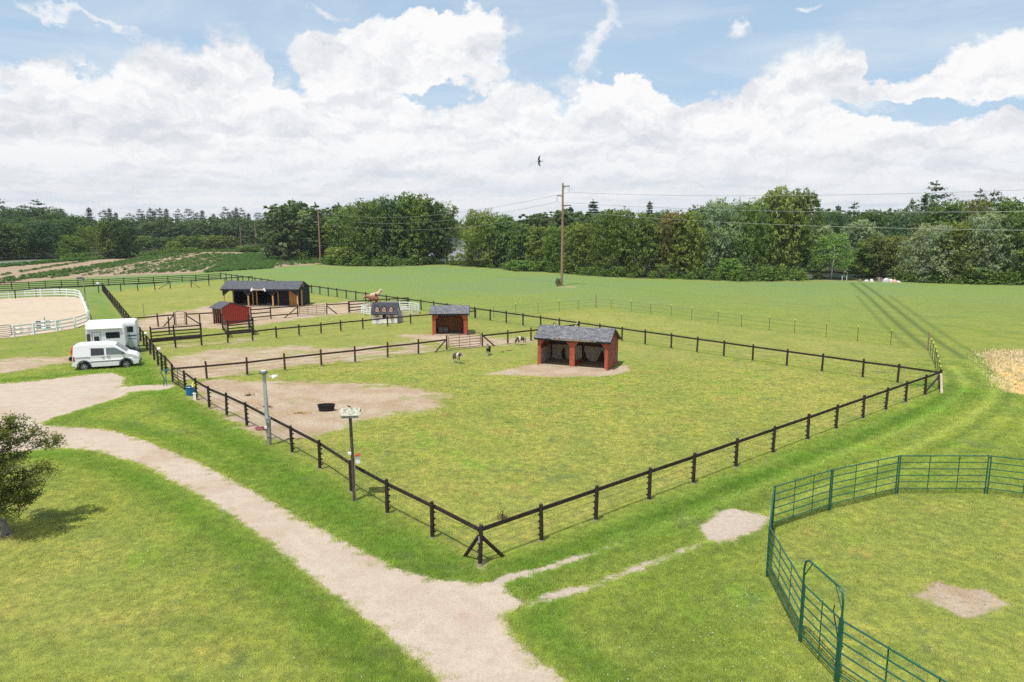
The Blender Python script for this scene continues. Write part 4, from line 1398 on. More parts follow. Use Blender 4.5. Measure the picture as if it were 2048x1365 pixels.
# ------------------------------------------------------------------ playhouse
A = G(744.5, 648)
ph = tag(empty('playhouse', (A[0], A[1], 0), 0.0), 'white children\'s playhouse with three pink dormers and a dark roof', 'playhouse')
M_cream = mat('cream_clapboard', (0.84, 0.81, 0.77), .6, var=.05)
M_pink = mat('pale_pink_paint', (0.72, 0.40, 0.34), .6, var=.08)
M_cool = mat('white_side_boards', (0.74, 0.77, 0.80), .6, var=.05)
pw, pd, pe, pr_ = 2.80, 1.75, 1.22, 2.28
b = MB()
for i in range(9):
    z0 = .05 + i * (pe - .05) / 9
    z1 = z0 + (pe - .05) / 9 - .008
    for (xa, xb, za, zb) in ((0.02, pw - .02, z0, z1),):
        segs = [(xa, xb)]
        if z0 > .52:
            segs = [(xa, 1.18), (1.58, xb)]
        for s0, s1 in segs:
            b.box(((s0 + s1) / 2, .02, (za + zb) / 2), (s1 - s0, .04, zb - za))
b.build('front_wall', M_cream, ph)
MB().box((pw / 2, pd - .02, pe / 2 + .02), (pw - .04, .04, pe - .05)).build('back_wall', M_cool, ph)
tp = lambda y: pe + (pr_ - pe) * (y / (pd / 2) if y < pd / 2 else (pd - y) / (pd / 2))
for x in (0.02, pw - .02):
    b = MB()
    if x > 1:
        boards(b, .05, .55, x, .05, 0, .25, axis='y', ztop=lambda y: tp(y) - .05)
        boards(b, .55, .875, x, 1.35, 0, .2, axis='y', ztop=lambda y: tp(y) - .05)
        boards(b, .875, 1.15, x, 1.35, 0, .2, axis='y', ztop=lambda y: tp(y) - .05)
        boards(b, 1.15, pd - .05, x, .05, 0, .25, axis='y', ztop=lambda y: tp(y) - .05)
    else:
        boards(b, .05, .875, x, .05, 0, .25, axis='y', ztop=lambda y: tp(y) - .05)
        boards(b, .875, pd - .05, x, .05, 0, .25, axis='y', ztop=lambda y: tp(y) - .05)
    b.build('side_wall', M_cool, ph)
sl = (pr_ - pe) / (pd / 2)
M_sh_play = shingle('playhouse_shingles', (0.040, 0.044, 0.055), (0.065, 0.070, 0.085))
roof_slab('roof', -.12, pw + .10, -.15, pe - .15 * sl + .05, pd / 2, pr_ + .05, .05, M_sh_play, ph)
roof_slab('roof', -.12, pw + .10, pd / 2, pr_ + .052, pd + .15, pe - .15 * sl + .05, .05, M_sh_play, ph)
for x in (.58, 1.36, 2.12):
    dm = MB()
    yb, zb, zt = .06, 1.36, 1.68
    dm.prism([(x - .17, zb), (x + .17, zb), (x + .17, zt), (x, zt + .27), (x - .17, zt)], 'y', yb, yb + .5)
    o = dm.build('dormer', M_pink, ph)
    b = MB()
    for s_ in (-1, 1):
        b.add([(x + s_ * .24, yb - .04, zt - .02), (x, yb - .04, zt + .33), (x, yb + .75, zt + .33), (x + s_ * .24, yb + .55, zt - .02)], [(0, 1, 2, 3) if s_ > 0 else (3, 2, 1, 0)])
    b.build('dormer_roof', M_sh_play, o)
    MB().box((x, yb - .012, zt - .08), (.15, .02, .17)).build('dormer_window', M_glass, o)
    MB().box((x, yb - .026, zt - .08), (.012, .01, .17)).box((x, yb - .026, zt - .08), (.15, .01, .012)).build('window_bars', M_white, o)
for x, w_ in ((.55, .30), (2.2, .30)):
    o = MB().box((x, -.012, .92), (w_, .02, .34)).build('window', M_glass, ph)
    MB().box((x, -.028, .92), (.02, .012, .34)).box((x, -.028, .92), (w_, .012, .02)).box((x, -.028, 1.1), (w_ + .06, .02, .03)).box((x, -.028, .74), (w_ + .06, .02, .03)).build('window_bars', M_white, o)
    for s_ in (-1, 1):
        MB().box((x + s_ * (w_ / 2 + .12), -.02, .92), (.18, .03, .38)).build('shutter', M_pink, o)
    MB().box((x, -.08, .62), (.34, .14, .12)).build('flower_box', mat('box_brown', (.35, .27, .19), .8), o)
dd = MB().box((1.38, .03, .29), (.38, .05, .50)).build('half_door', M_pink, ph)
MB().box((1.38, .26, .62), (.38, .02, 1.1)).build('doorway_shade', M_ins, ph)  # black sheet behind the opening, imitates the shade of the room inside
MB().box((1.78, -.03, .93), (.3, .03, .42)).build('open_shutter', M_pink, ph)
b = MB()
for i in range(9):
    b.box((.05 + i * .105 + (.12 if i > 4 else 0), -.28, .17), (.05, .02, .32))
b.box((.5, -.265, .25), (.95, .015, .03)).box((.5, -.265, .1), (.95, .015, .03))
b.build('picket_row', M_white, ph)
dr = MB().box((pw + .27, 1.25, .72), (.55, .04, 1.35), rz=.25).build('side_door', mat('lilac_door', (.50, .42, .42), .6), ph)
# white plastic rail ring behind the playhouse
cxr, cyr = G(781, 627)
NR = 16
ring = [(cxr + 3.55 * math.cos(2 * PI * i / NR + .2), cyr + 3.3 * math.sin(2 * PI * i / NR + .2)) for i in range(NR)]
fence('round white plastic railing behind the playhouse', ring + [ring[0]], h=1.15, r=.04, sq=True, side=1, ins=False, foot=False, wires=(), m=M_white,
      rails=((1.05, .10, .03), (.78, .09, .03), (.52, .09, .03), (.26, .09, .03)), name='ring_fence', railoff=0.0, jit=.004)

# ------------------------------------------------------------------ TREES
def leaf_material(name, warm=(1.25, 1.12, .7), rough=.55, trans=.25):
    m = bpy.data.materials.new(name)
    m.use_nodes = True
    t = NT(m.node_tree)
    out = t.n('ShaderNodeOutputMaterial')
    oi = t.n('ShaderNodeObjectInfo')
    co = t.n('ShaderNodeTexCoord').outputs['Object']
    pos = t.n('ShaderNodeNewGeometry').outputs['Position']
    n1 = t.noise(co, 6.0, 3.0, .6)
    n2 = t.noise(pos, 1.4, 2.0, .6)
    col = t.mix(t.ss(n1, .35, .65), t.mix(1.0, oi.outputs['Color'], (.78, .84, .85), 'MULTIPLY'), t.mix(1.0, oi.outputs['Color'], warm, 'MULTIPLY'))
    col = t.mix(1.0, col, t.mix(t.ss(n2, .3, .7), (.78, .80, .8), (1.25, 1.22, 1.2)), 'MULTIPLY')
    b = t.n('ShaderNodeBsdfPrincipled')
    t.put(b.inputs['Base Color'], col)
    b.inputs['Roughness'].default_value = rough
    b.inputs['Specular IOR Level'].default_value = .25
    tr = t.n('ShaderNodeBsdfTranslucent')
    t.put(tr.inputs['Color'], t.mix(1.0, col, (1.3, 1.35, .6), 'MULTIPLY'))
    mx = t.n('ShaderNodeMixShader')
    mx.inputs[0].default_value = trans
    t.t.links.new(b.outputs[0], mx.inputs[1])
    t.t.links.new(tr.outputs[0], mx.inputs[2])
    t.t.links.new(mx.outputs[0], out.inputs[0])
    return m


M_leaf = leaf_material('leaves', (1.2, 1.12, .8), .6, .36)
M_needle = leaf_material('needles', (1.15, 1.1, .85), .6, .1)
M_bark = mat('grey_bark', (0.16, 0.13, 0.105), .9, var=.3, streak=(5, 5, 1), bump=.5)
M_barkpale = mat('pale_bark', (0.42, 0.39, 0.34), .85, var=.25, streak=(4, 4, 1))


def rvec(rng, n):
    v = rng.normal(size=(n, 3))
    return v / np.linalg.norm(v, axis=1, keepdims=True)


def leaf_quads(cent, nrm, size, rng, asp=.75):
    """one bent leaf spray per centre: two triangles sharing a fold"""
    n = len(cent)
    r = rvec(rng, n)
    t = np.cross(nrm, r)
    t /= np.linalg.norm(t, axis=1, keepdims=True) + 1e-9
    b = np.cross(nrm, t)
    s = size[:, None]
    v0 = cent - t * s * .5
    v1 = cent - b * s * .5 * asp + nrm * s * .12
    v2 = cent + t * s * .5
    v3 = cent + b * s * .5 * asp + nrm * s * .12
    V = np.stack([v0, v1, v2, v3], 1).reshape(-1, 3)
    F = np.arange(4 * n).reshape(-1, 4)
    return V, F


def quick_mesh(name, V, F, material):
    me = bpy.data.meshes.new(name)
    me.vertices.add(len(V))
    me.vertices.foreach_set('co', np.asarray(V, dtype=np.float32).ravel())
    k = F.shape[1]
    me.loops.add(F.size)
    me.loops.foreach_set('vertex_index', F.ravel().astype(np.int32))
    me.polygons.add(len(F))
    me.polygons.foreach_set('loop_start', np.arange(0, F.size, k, dtype=np.int32))
    me.polygons.foreach_set('loop_total', np.full(len(F), k, dtype=np.int32))
    me.update()
    me.materials.append(material)
    return me


def broad_crown(seed, n_lobes=26, leaves=9000, wid=.40, low=.02, size=.020, airy=.0, top=1.0, wide_at=.48):
    """unit-height broadleaf crown: sprays set on many overlapping boughs, skirts reaching low"""
    rng = np.random.default_rng(seed)
    L = []
    for i in range(n_lobes):
        f = (i + rng.uniform(.2, .8)) / n_lobes
        z = low + .06 + (top - low - .12) * f
        u = (z - wide_at) / ((top - wide_at) if z > wide_at else (wide_at + .42))
        Rz = wid * math.sqrt(max(.02, 1 - u * u))
        a = i * 2.399 + rng.uniform(-.5, .5)
        rr = Rz * rng.uniform(.42, .86)
        r = rng.uniform(.12, .20) * (wid / .40) * (1.0 if z < .8 else .8)
        L.append((np.array([math.cos(a) * rr, math.sin(a) * rr, min(z, top - r * .75)]), r))
    for i in range(max(3, n_lobes // 6)):
        L.append((np.array([rng.normal() * wid * .12, rng.normal() * wid * .12, rng.uniform(.3, .85) * top]), wid * .45))
    cents, nrms, szs = [], [], []
    per = leaves // len(L)
    for c, r in L:
        k = max(8, per // 10)
        d = rvec(rng, k)
        d[:, 2] = d[:, 2] * .8 + .15
        sub = c + d * r * rng.uniform(.6, 1.08, (k, 1)) * np.array([1, 1, .85])
        m = max(1, per // k)
        for q in range(m):
            o = rvec(rng, k) * rng.uniform(.1, 1.0, (k, 1)) * r * .34
            p = sub + o * np.array([1, 1, .55])
            nn = d * .7 + rvec(rng, k) * .65 + np.array([0, 0, .40])
            nn /= np.linalg.norm(nn, axis=1, keepdims=True)
            cents.append(p)
            nrms.append(nn)
            szs.append(rng.uniform(.6, 1.4, k) * size)
    C_ = np.concatenate(cents)
    ok = C_[:, 2] > low * .5
    V, F = leaf_quads(C_[ok], np.concatenate(nrms)[ok], np.concatenate(szs)[ok], rng)
    return V, F


def pine_crown(seed, layers=20, wid=.26, low=.18, size=.028, droop=-.05, gap=.35, power=.8, per=13):
    rng = np.random.default_rng(seed)
    cents, nrms, szs = [], [], []
    for i in range(layers):
        t = (i + rng.uniform(-.3, .3)) / layers
        z = low + (1 - low) * t
        R = wid * (1 - t) ** power * rng.uniform(.65, 1.2) + .012
        nb = rng.integers(4, 8)
        a0_ = rng.uniform(0, 6.28)
        for bq in range(nb):
            if rng.random() < gap * .5:
                continue
            a = a0_ + bq * 2 * PI / nb + rng.normal() * .2
            r = R * rng.uniform(.55, 1.15)
            k = int(per * (r / wid + .25) * 3)
            f = rng.uniform(.15, 1.0, k) ** .7
            p = np.stack([np.cos(a) * r * f, np.sin(a) * r * f, z + droop * r / wid * f + .10 * r * f ** 2 * 2], 1)
            p += rng.normal(size=(k, 3)) * np.array([.016, .016, .006]) * (1 + r / wid)
            cents.append(p)
            nn = rng.normal(size=(k, 3)) * .45 + np.array([0, 0, 1.0])
            nrms.append(nn / np.linalg.norm(nn, axis=1, keepdims=True))
            szs.append(rng.uniform(.6, 1.4, k) * size)
    # leader
    k = 14
    p = np.stack([rng.normal(size=k) * .008, rng.normal(size=k) * .008, rng.uniform(.94, 1.02, k)], 1)
    cents.append(p)
    nrms.append(rvec(rng, k))
    szs.append(np.full(k, size * .7))
    return leaf_quads(np.concatenate(cents), np.concatenate(nrms), np.concatenate(szs), rng, .6)


def trunk_mesh(seed, h=.75, r=.018, limbs=5, material=None, lean=.03):
    rng = random.Random(seed)
    b = MB()
    pts = [(0, 0, -.01)]
    x = y = 0
    for i in range(1, 6):
        x += rng.uniform(-lean, lean)
        y += rng.uniform(-lean, lean)
        pts.append((x, y, h * i / 5))
    b.tube(pts, [r * 1.25, r, r * .85, r * .65, r * .45, r * .2], 7)
    for i in range(limbs):
        k = rng.randint(1, 4)
        p = Vector(pts[k])
        a = rng.uniform(0, 6.28)
        l = rng.uniform(.12, .25)
        e = p + Vector((math.cos(a) * l, math.sin(a) * l, l * rng.uniform(.5, 1.1)))
        b.tube([p, (p + e) / 2 + Vector((0, 0, .015)), e], [r * .5, r * .35, r * .12], 5)
    me = bpy.data.meshes.new('trunk')
    me.from_pydata(b.v, [], b.f)
    me.materials.append(material or M_bark)
    return me


BROAD = [quick_mesh('crown', *broad_crown(s_, nl, lv, wd, lo, sz, 0, 1.0, wa), M_leaf) for s_, nl, lv, wd, lo, sz, wa in
         [(1, 34, 13000, .44, .02, .030, .5), (2, 30, 12000, .40, .02, .030, .45), (3, 38, 13000, .50, .02, .029, .55), (4, 26, 11000, .34, .02, .029, .4),
          (5, 42, 14000, .55, .02, .029, .5), (6, 28, 11000, .38, .04, .028, .6)]]
TALL = [quick_mesh('crown', *broad_crown(s_, 28, 9500, .27, .02, .028), M_leaf) for s_ in (11, 12)]
AIRY = [quick_mesh('crown', *broad_crown(s_, 22, 6500, .40, .16, .024, 0, 1.0, .65), M_leaf) for s_ in (21, 22)]
BUSH = [quick_mesh('crown', *broad_crown(s_, 16, 4200, .62, .0, .055, 0, .95, .3), M_leaf) for s_ in (31, 32)]
PINE = [quick_mesh('crown', *pine_crown(s_, ly, wd, lo, .036, dr_, gp_, pw_), M_needle) for s_, ly, wd, lo, dr_, gp_, pw_ in
        [(41, 22, .24, .12, -.03, .3, .75), (42, 16, .30, .30, .03, .8, .45), (43, 24, .20, .10, -.05, .2, .9), (44, 14, .27, .35, .02, 1.0, .4)]]
TRK = [trunk_mesh(i) for i in range(3)]
TRKP = [trunk_mesh(i + 9, r=.016, material=M_barkpale, limbs=7) for i in range(2)]
for me_ in TRK + TRKP:
    me_.polygons.foreach_set('use_smooth', np.ones(len(me_.polygons), dtype=bool))

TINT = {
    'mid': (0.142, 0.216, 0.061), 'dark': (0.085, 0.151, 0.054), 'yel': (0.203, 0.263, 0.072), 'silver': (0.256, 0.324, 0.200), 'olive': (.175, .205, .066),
    'brown': (.215, .190, .062), 'bright': (0.160, 0.281, 0.066), 'pine': (0.068, 0.130, 0.066), 'hazepine': (0.085, 0.147, 0.102), 'deep': (0.063, 0.118, 0.051),
    'far': (0.107, 0.173, 0.087)}  # blue-tinged pine and far tints have distance haze put into their colour
_trnd = random.Random(77)


def tree(mesh, h, x, y, tint, label, cat='tree', name='broadleaf_tree', group=None, w=1.0, trunk=None, jit=.12, z=0.0):
    root = tag(empty(name, (x, y, z), _trnd.uniform(0, 6.28)), label, cat, group)
    c = bpy.data.objects.new('crown', mesh)
    c.parent = root
    c.scale = (h * w, h * w, h)
    j = 1 + _trnd.uniform(-jit, jit)
    k = TINT[tint]
    c.color = (k[0] * j * _trnd.uniform(.93, 1.07), k[1] * j, k[2] * j * _trnd.uniform(.85, 1.15), 1)
    COL.objects.link(c)
    tk = bpy.data.objects.new('trunk', trunk or _trnd.choice(TRK))
    tk.parent = root
    tk.scale = (h, h, h)
    COL.objects.link(tk)
    return root


def tree_px(mesh, px, base, top, wpx, tint, label, **k):
    """stand a tree at a ground point; real height and spread follow from its distance"""
    x, y = G(px, base)
    d = ray(px, top)
    h = CAM_H + d[2] * (y / d[1])
    half = {id(m): v for m, v in list(zip(BROAD, (.44, .40, .50, .34, .55, .38))) + [(TALL[0], .27), (TALL[1], .27), (AIRY[0], .4), (AIRY[1], .4), (BUSH[0], .62), (BUSH[1], .62)] +
            list(zip(PINE, (.24, .30, .20, .27)))}[id(mesh)] + .06
    wm = wpx / FPX * math.hypot(y, 11) / 2 * (1.75 if any(mesh is q for q in PINE) else 1.0)
    return tree(mesh, h, x, y, tint, label, w=wm / (half * h), **k)


B, T, A_, P_, U = BROAD, TALL, AIRY, PINE, BUSH
ROW = [
    # middle grove left of the water gap
    (B[3], 592, 513, 402, 66, 'dark', 'dark pointed tree at the left end of the middle grove'),
    (T[0], 616, 516, 420, 62, 'silver', 'pale silvery tree beside the tallest wooden pole on the left'),
    (B[1], 662, 517, 432, 62, 'mid', 'low rounded tree right of the wooden pole by the crop rows'),
    (B[0], 700, 522, 412, 95, 'mid', 'broad mid green tree on the left shoulder of the big grove'),
    (B[2], 738, 529, 400, 110, 'mid', 'wide round tree left of the top of the big grove'),
    (B[4], 790, 528, 392, 120, 'dark', 'large spreading tree with open twiggy top in the big grove'),
    (B[0], 832, 529, 386, 100, 'mid', 'tallest tree of the big domed grove'),
    (B[1], 868, 528, 398, 86, 'dark', 'dark tree right of the top of the big grove'),
    (A_[0], 895, 527, 404, 66, 'mid', 'thin leafed tree at the right end of the grove beside the water'),
    (U[0], 690, 529, 492, 95, 'yel', 'pale low shrub at the foot of the big grove on the left'),
    (U[1], 760, 530, 490, 100, 'dark', 'dark low shrub under the middle of the big grove'),
    # between the gap and the power pole
    (B[4], 962, 533, 419, 112, 'yel', 'broad light green tree just right of the water gap'),
    (B[0], 1008, 534, 430, 84, 'mid', 'rounded tree behind the light green one near the water gap'),
    (B[1], 1044, 537, 446, 70, 'mid', 'smaller rounded tree left of the tall power pole'),
    (B[3], 1080, 540, 452, 66, 'yel', 'yellowish tree just left of the tall power pole'),
    (B[2], 1118, 543, 450, 84, 'mid', 'low tree directly behind the tall power pole'),
    (U[0], 1045, 541, 520, 90, 'bright', 'bright green shrub mound at the field edge left of the power pole'),
    (U[1], 1110, 543, 522, 70, 'bright', 'bright green shrub mound behind the power pole foot'),
    # right wood edge
    (B[0], 1158, 547, 446, 88, 'yel', 'light green tree right of the power pole'),
    (B[2], 1228, 551, 417, 108, 'mid', 'high rounded tree with dark hollows second right of the power pole'),
    (T[1], 1253, 550, 436, 42, 'silver', 'silver grey leafed sapling between two green trees'),
    (B[1], 1292, 553, 424, 84, 'mid', 'mid green tree left of the rust coloured one'),
    (B[5], 1340, 555, 421, 78, 'brown', 'tree with rusty brown leaves in its crown'),
    (B[0], 1372, 556, 424, 92, 'yel', 'yellow green tree right of the rusty one'),
    (B[4], 1440, 556, 398, 120, 'silver', 'large pale willow like tree in the right wood edge'),
    (U[0], 1458, 560, 514, 66, 'bright', 'bright green bush below the pale willow like tree'),
    (B[2], 1500, 558, 400, 90, 'mid', 'green tree filling between the pale tree and the tallest one'),
    (B[0], 1548, 556, 374, 112, 'yel', 'tallest broadleaf tree of the right wood edge, left half of the double crown'),
    (B[5], 1595, 555, 378, 100, 'mid', 'broad high tree forming the right half of the tallest double crown'),
    (A_[0], 1662, 559, 466, 92, 'bright', 'slender pale trunked tree at the dark opening in the wood'),
    (B[1], 1640, 545, 450, 80, 'silver', 'greyish tree behind the dark opening'),
    (B[0], 1715, 548, 440, 96, 'silver', 'grey green tree above the dark opening'),
    (B[3], 1722, 555, 484, 60, 'mid', 'small tree left of the olive clump'),
    (B[1], 1748, 555, 470, 74, 'olive', 'olive brown tree above the pile of white objects'),
    (B[2], 1786, 556, 470, 80, 'olive', 'olive tree right of the pile of white objects'),
    (B[4], 1850, 564, 446, 112, 'silver', 'wide pale flecked tree right of the olive clump'),
    (B[0], 1905, 565, 444, 100, 'olive', 'olive green tree in the right part of the wood edge'),
    (B[2], 1962, 566, 424, 112, 'silver', 'broad silvery tree near the right edge of the photo'),
    (B[1], 2022, 567, 420, 100, 'mid', 'green tree at the right edge of the photo'),
    (B[4], 2090, 568, 412, 120, 'yel', 'yellow green tree partly cut off by the right edge'),
    # second row
    (B[1], 1180, 530, 432, 70, 'far', 'shadowy tree seen above the tree right of the power pole'),
    (B[3], 1150, 526, 434, 60, 'far', 'grey green tree just right of the power pole, behind the edge'),
    (B[5], 1320, 535, 420, 70, 'far', 'round tree top showing behind the rusty tree'),
    (B[0], 1400, 535, 412, 90, 'far', 'pale tree top behind and left of the large willow like tree'),
    (B[2], 1655, 530, 420, 90, 'far', 'dull tree top just right of the tallest double crown'),
    (B[0], 1735, 532, 420, 90, 'dark', 'dark round tree top left of the ragged tall pine'),
    (B[4], 1800, 535, 418, 100, 'far', 'grey tree top below the ragged tall pine'),
    (B[1], 1880, 540, 400, 100, 'mid', 'broad green tree beneath the ragged tall pine'),
    (B[2], 1935, 540, 398, 100, 'olive', 'light olive tree top beneath the twin pines'),
    (B[5], 2000, 540, 396, 100, 'mid', 'rounded tree top near the right edge below the pine tips'),
    (B[0], 1470, 535, 408, 90, 'far', 'tree top showing between the willow like tree and the tallest one'),
]
for r_ in ROW:
    kw = {}
    cat = 'tree'
    nm = 'broadleaf_tree'
    if r_[0] in U:
        cat, nm = 'shrub', 'shrub'
    if 'pale trunked' in r_[6] or 'thin leafed' in r_[6]:
        kw['trunk'] = TRKP[0]
    tree_px(*r_, cat=cat, name=nm, **kw)
PN = [
    (P_[0], 1185, 520, 402, 48, 'pine', 'conifer with a neat spire right of the power pole'),
    (P_[2], 1296, 520, 404, 30, 'pine', 'small conifer tip rising behind the wood left of the rusty tree'),
    (P_[3], 1142, 520, 421, 26, 'dark', 'sparse conifer top just right of the power pole'),
    (P_[1], 1858, 525, 365, 56, 'pine', 'ragged tall pine with bare branches at the right'),
    (P_[0], 1838, 525, 388, 30, 'pine', 'narrow pine just left of the ragged tall pine'),
    (P_[3], 1812, 525, 398, 30, 'pine', 'dark spiky conifer left of the ragged tall pine'),
    (P_[1], 1946, 520, 380, 36, 'pine', 'left of the two flat topped pines at the right skyline'),
    (P_[3], 1974, 520, 381, 34, 'pine', 'right of the two flat topped pines at the right skyline'),
    (P_[2], 2042, 520, 386, 34, 'pine', 'conifer at the very right edge of the skyline'),
    (P_[0], 2002, 520, 395, 26, 'pine', 'small conifer tip between the flat topped pines and the right edge'),
    (P_[2], 1628, 520, 400, 26, 'pine', 'conifer tip just right of the tallest double crown'),
    (P_[1], 1700, 520, 406, 34, 'pine', 'dark low conifer top right of the tallest double crown'),
    (P_[2], 1668, 520, 411, 26, 'pine', 'small conifer tip left of the dark low one'),
    (P_[0], 590, 508, 400, 40, 'pine', 'full conifer top at the left end of the big grove'),
    (P_[1], 616, 506, 411, 26, 'pine', 'thin pine tip just behind the pale silvery tree'),
    # left skyline
    (P_[1], 6, 492, 398, 46, 'pine', 'tall pine top at the left edge of the photo'),
    (P_[3], 58, 490, 410, 34, 'pine', 'blunt pine top second from the left edge'),
    (P_[1], 84, 492, 401, 46, 'pine', 'high pine with layered boughs left of the clearing'),
    (P_[0], 128, 488, 417, 34, 'pine', 'pine top right of the high layered pine'),
    (P_[2], 184, 486, 416, 28, 'hazepine', 'slim conifer with pointed tip above the shrub clump'),
]
for r_ in PN:
    tree_px(*r_, cat='conifer', name='pine_tree')
xs_ = [212, 224, 236, 262, 285, 304, 312, 325, 337, 360, 380, 398, 408, 430, 455, 468, 476, 487, 500, 520, 536, 552]
tp_ = [420, 417, 425, 427, 419, 416, 424, 416, 418, 419, 417, 425, 421, 428, 415, 421, 415, 417, 427, 425, 430, 428]
for i, (x, t_) in enumerate(zip(xs_, tp_)):
    tree_px(P_[_trnd.randrange(4)], x, 479 + _trnd.uniform(-1, 1), t_, _trnd.uniform(17, 24), 'hazepine', 'conifer tip on the far left skyline beyond the vegetable field', cat='conifer', name='pine_tree',
            group='conifers on the far left skyline')
LT = [
    (B[4], 10, 505, 436, 90, 'deep', 'dark tree at the left edge behind the road'),
    (B[0], 62, 506, 434, 80, 'dark', 'dark tree left of the pale roadside pole'),
    (B[2], 118, 504, 424, 90, 'deep', 'dark tree behind the pale roadside pole'),
    (B[1], 160, 498, 430, 70, 'dark', 'dark tree right of the pale roadside pole, behind the shrubs'),
    (B[4], 30, 494, 415, 90, 'deep', 'big dark tree behind the left edge of the wood'),
    (B[2], 95, 492, 416, 90, 'dark', 'big dark tree behind the roadside wood edge'),
    (B[0], -20, 520, 440, 110, 'deep', 'dark tree overhanging the road at the very left edge'),
    (B[2], 35, 519, 446, 90, 'dark', 'dark tree in front of the roadside wood'),
    (B[4], 85, 517, 440, 100, 'deep', 'wide dark tree just left of the pale roadside pole'),
    (B[5], 128, 512, 436, 70, 'dark', 'dark rounded tree just right of the pale roadside pole'),
    (B[1], 145, 518, 470, 55, 'mid', 'bushy tree at the left end of the field hedge'),
    (A_[1], 180, 516, 450, 50, 'yel', 'light tree left of the tall hedge clump'),
    (T[0], 215, 518, 438, 44, 'mid', 'upright tree left in the tall hedge clump'),
    (T[1], 240, 518, 440, 48, 'dark', 'upright tree right in the tall hedge clump'),
    (B[3], 262, 516, 452, 44, 'dark', 'darker tree at the right end of the tall hedge clump'),
    (U[0], 288, 500, 470, 56, 'mid', 'rounded bush in the hedge right of the tall clump'),
    (U[1], 325, 500, 474, 56, 'dark', 'dark bush third from the left in the hedge beyond the field'),
    (U[0], 350, 502, 482, 40, 'yel', 'small light bush in front of the hedge beyond the field'),
    (U[1], 375, 501, 470, 60, 'mid', 'wide bush near the middle of the hedge beyond the field'),
    (T[0], 405, 501, 470, 36, 'mid', 'narrow upright bush in the hedge beyond the field'),
    (U[0], 430, 502, 469, 56, 'olive', 'olive bush in the hedge beyond the field'),
    (U[1], 462, 502, 470, 46, 'olive', 'last rounded bush at the right end of the hedge'),
    (U[0], 500, 505, 490, 50, 'mid', 'low scrub at the foot of the second wooden pole'),
    (B[1], 300, 494, 444, 60, 'far', 'mid distance tree above the left part of the hedge'),
    (B[0], 350, 493, 447, 70, 'far', 'mid distance tree above the middle of the hedge'),
    (B[2], 400, 492, 440, 70, 'far', 'mid distance tree above the right part of the hedge'),
    (B[5], 450, 492, 444, 60, 'far', 'mid distance tree above the right end of the hedge'),
    (B[1], 500, 486, 440, 70, 'dark', 'dark mid distance tree behind the second wooden pole'),
    (B[4], 545, 487, 438, 80, 'deep', 'dark mid distance tree left of the middle grove'),
    (B[3], 255, 492, 440, 60, 'far', 'mid distance tree behind the tall hedge clump'),
]
for r_ in LT:
    isb = r_[0] in U
    tree_px(*r_, cat='shrub' if isb else 'tree', name='shrub' if isb else 'broadleaf_tree')


def forest_mass():
    rng = np.random.default_rng(5)
    protos = [broad_crown(s_, 14, 1500, .44, .02, .066) for s_ in (51, 52, 53)] + [pine_crown(54, 14, .22, .1, .06, -.03, .2, .8, 8)]
    Vs, Fs, base = [], [], 0
    spots = []
    for i in range(190):       # far left and centre
        px = rng.uniform(-260, 620)
        y = rng.uniform(330, 560)
        spots.append(((px - CX) / FPX * y, y, rng.uniform(12.5, 16.5) - (560 - y) * .012))
    for i in range(170):       # behind the right wood edge
        px = rng.uniform(1060, 2350)
        y0 = G(px, 530)[1] + 6
        y = y0 + rng.uniform(2, 90)
        spots.append(((px - CX) / FPX * y, y, rng.uniform(11.5, 15.5)))
    for i in range(50):        # behind the big grove
        px = rng.uniform(570, 885)
        y = rng.uniform(212, 300)
        spots.append(((px - CX) / FPX * y, y, rng.uniform(13, 18)))
    for i in range(34):
        px = rng.uniform(930, 1130)
        y = rng.uniform(200, 300)
        spots.append(((px - CX) / FPX * y, y, rng.uniform(10, 13)))
    for i in range(40):        # far shore behind the water
        px = rng.uniform(780, 1100)
        y = rng.uniform(520, 640)
        spots.append(((px - CX) / FPX * y, y, rng.uniform(11, 15)))
    for x, y, h in spots:
        V, F = protos[rng.integers(0, 4)]
        a = rng.uniform(0, 6.28)
        c, s_ = math.cos(a), math.sin(a)
        w_ = rng.uniform(.9, 1.3)
        v = np.stack([(V[:, 0] * c - V[:, 1] * s_) * h * w_ + x, (V[:, 0] * s_ + V[:, 1] * c) * h * w_ + y, V[:, 2] * h], 1)
        Vs.append(v)
        Fs.append(F + base)
        base += len(V)
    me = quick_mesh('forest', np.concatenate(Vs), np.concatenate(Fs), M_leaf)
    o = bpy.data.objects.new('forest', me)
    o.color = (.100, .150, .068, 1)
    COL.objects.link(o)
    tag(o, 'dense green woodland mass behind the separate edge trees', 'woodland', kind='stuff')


forest_mass()

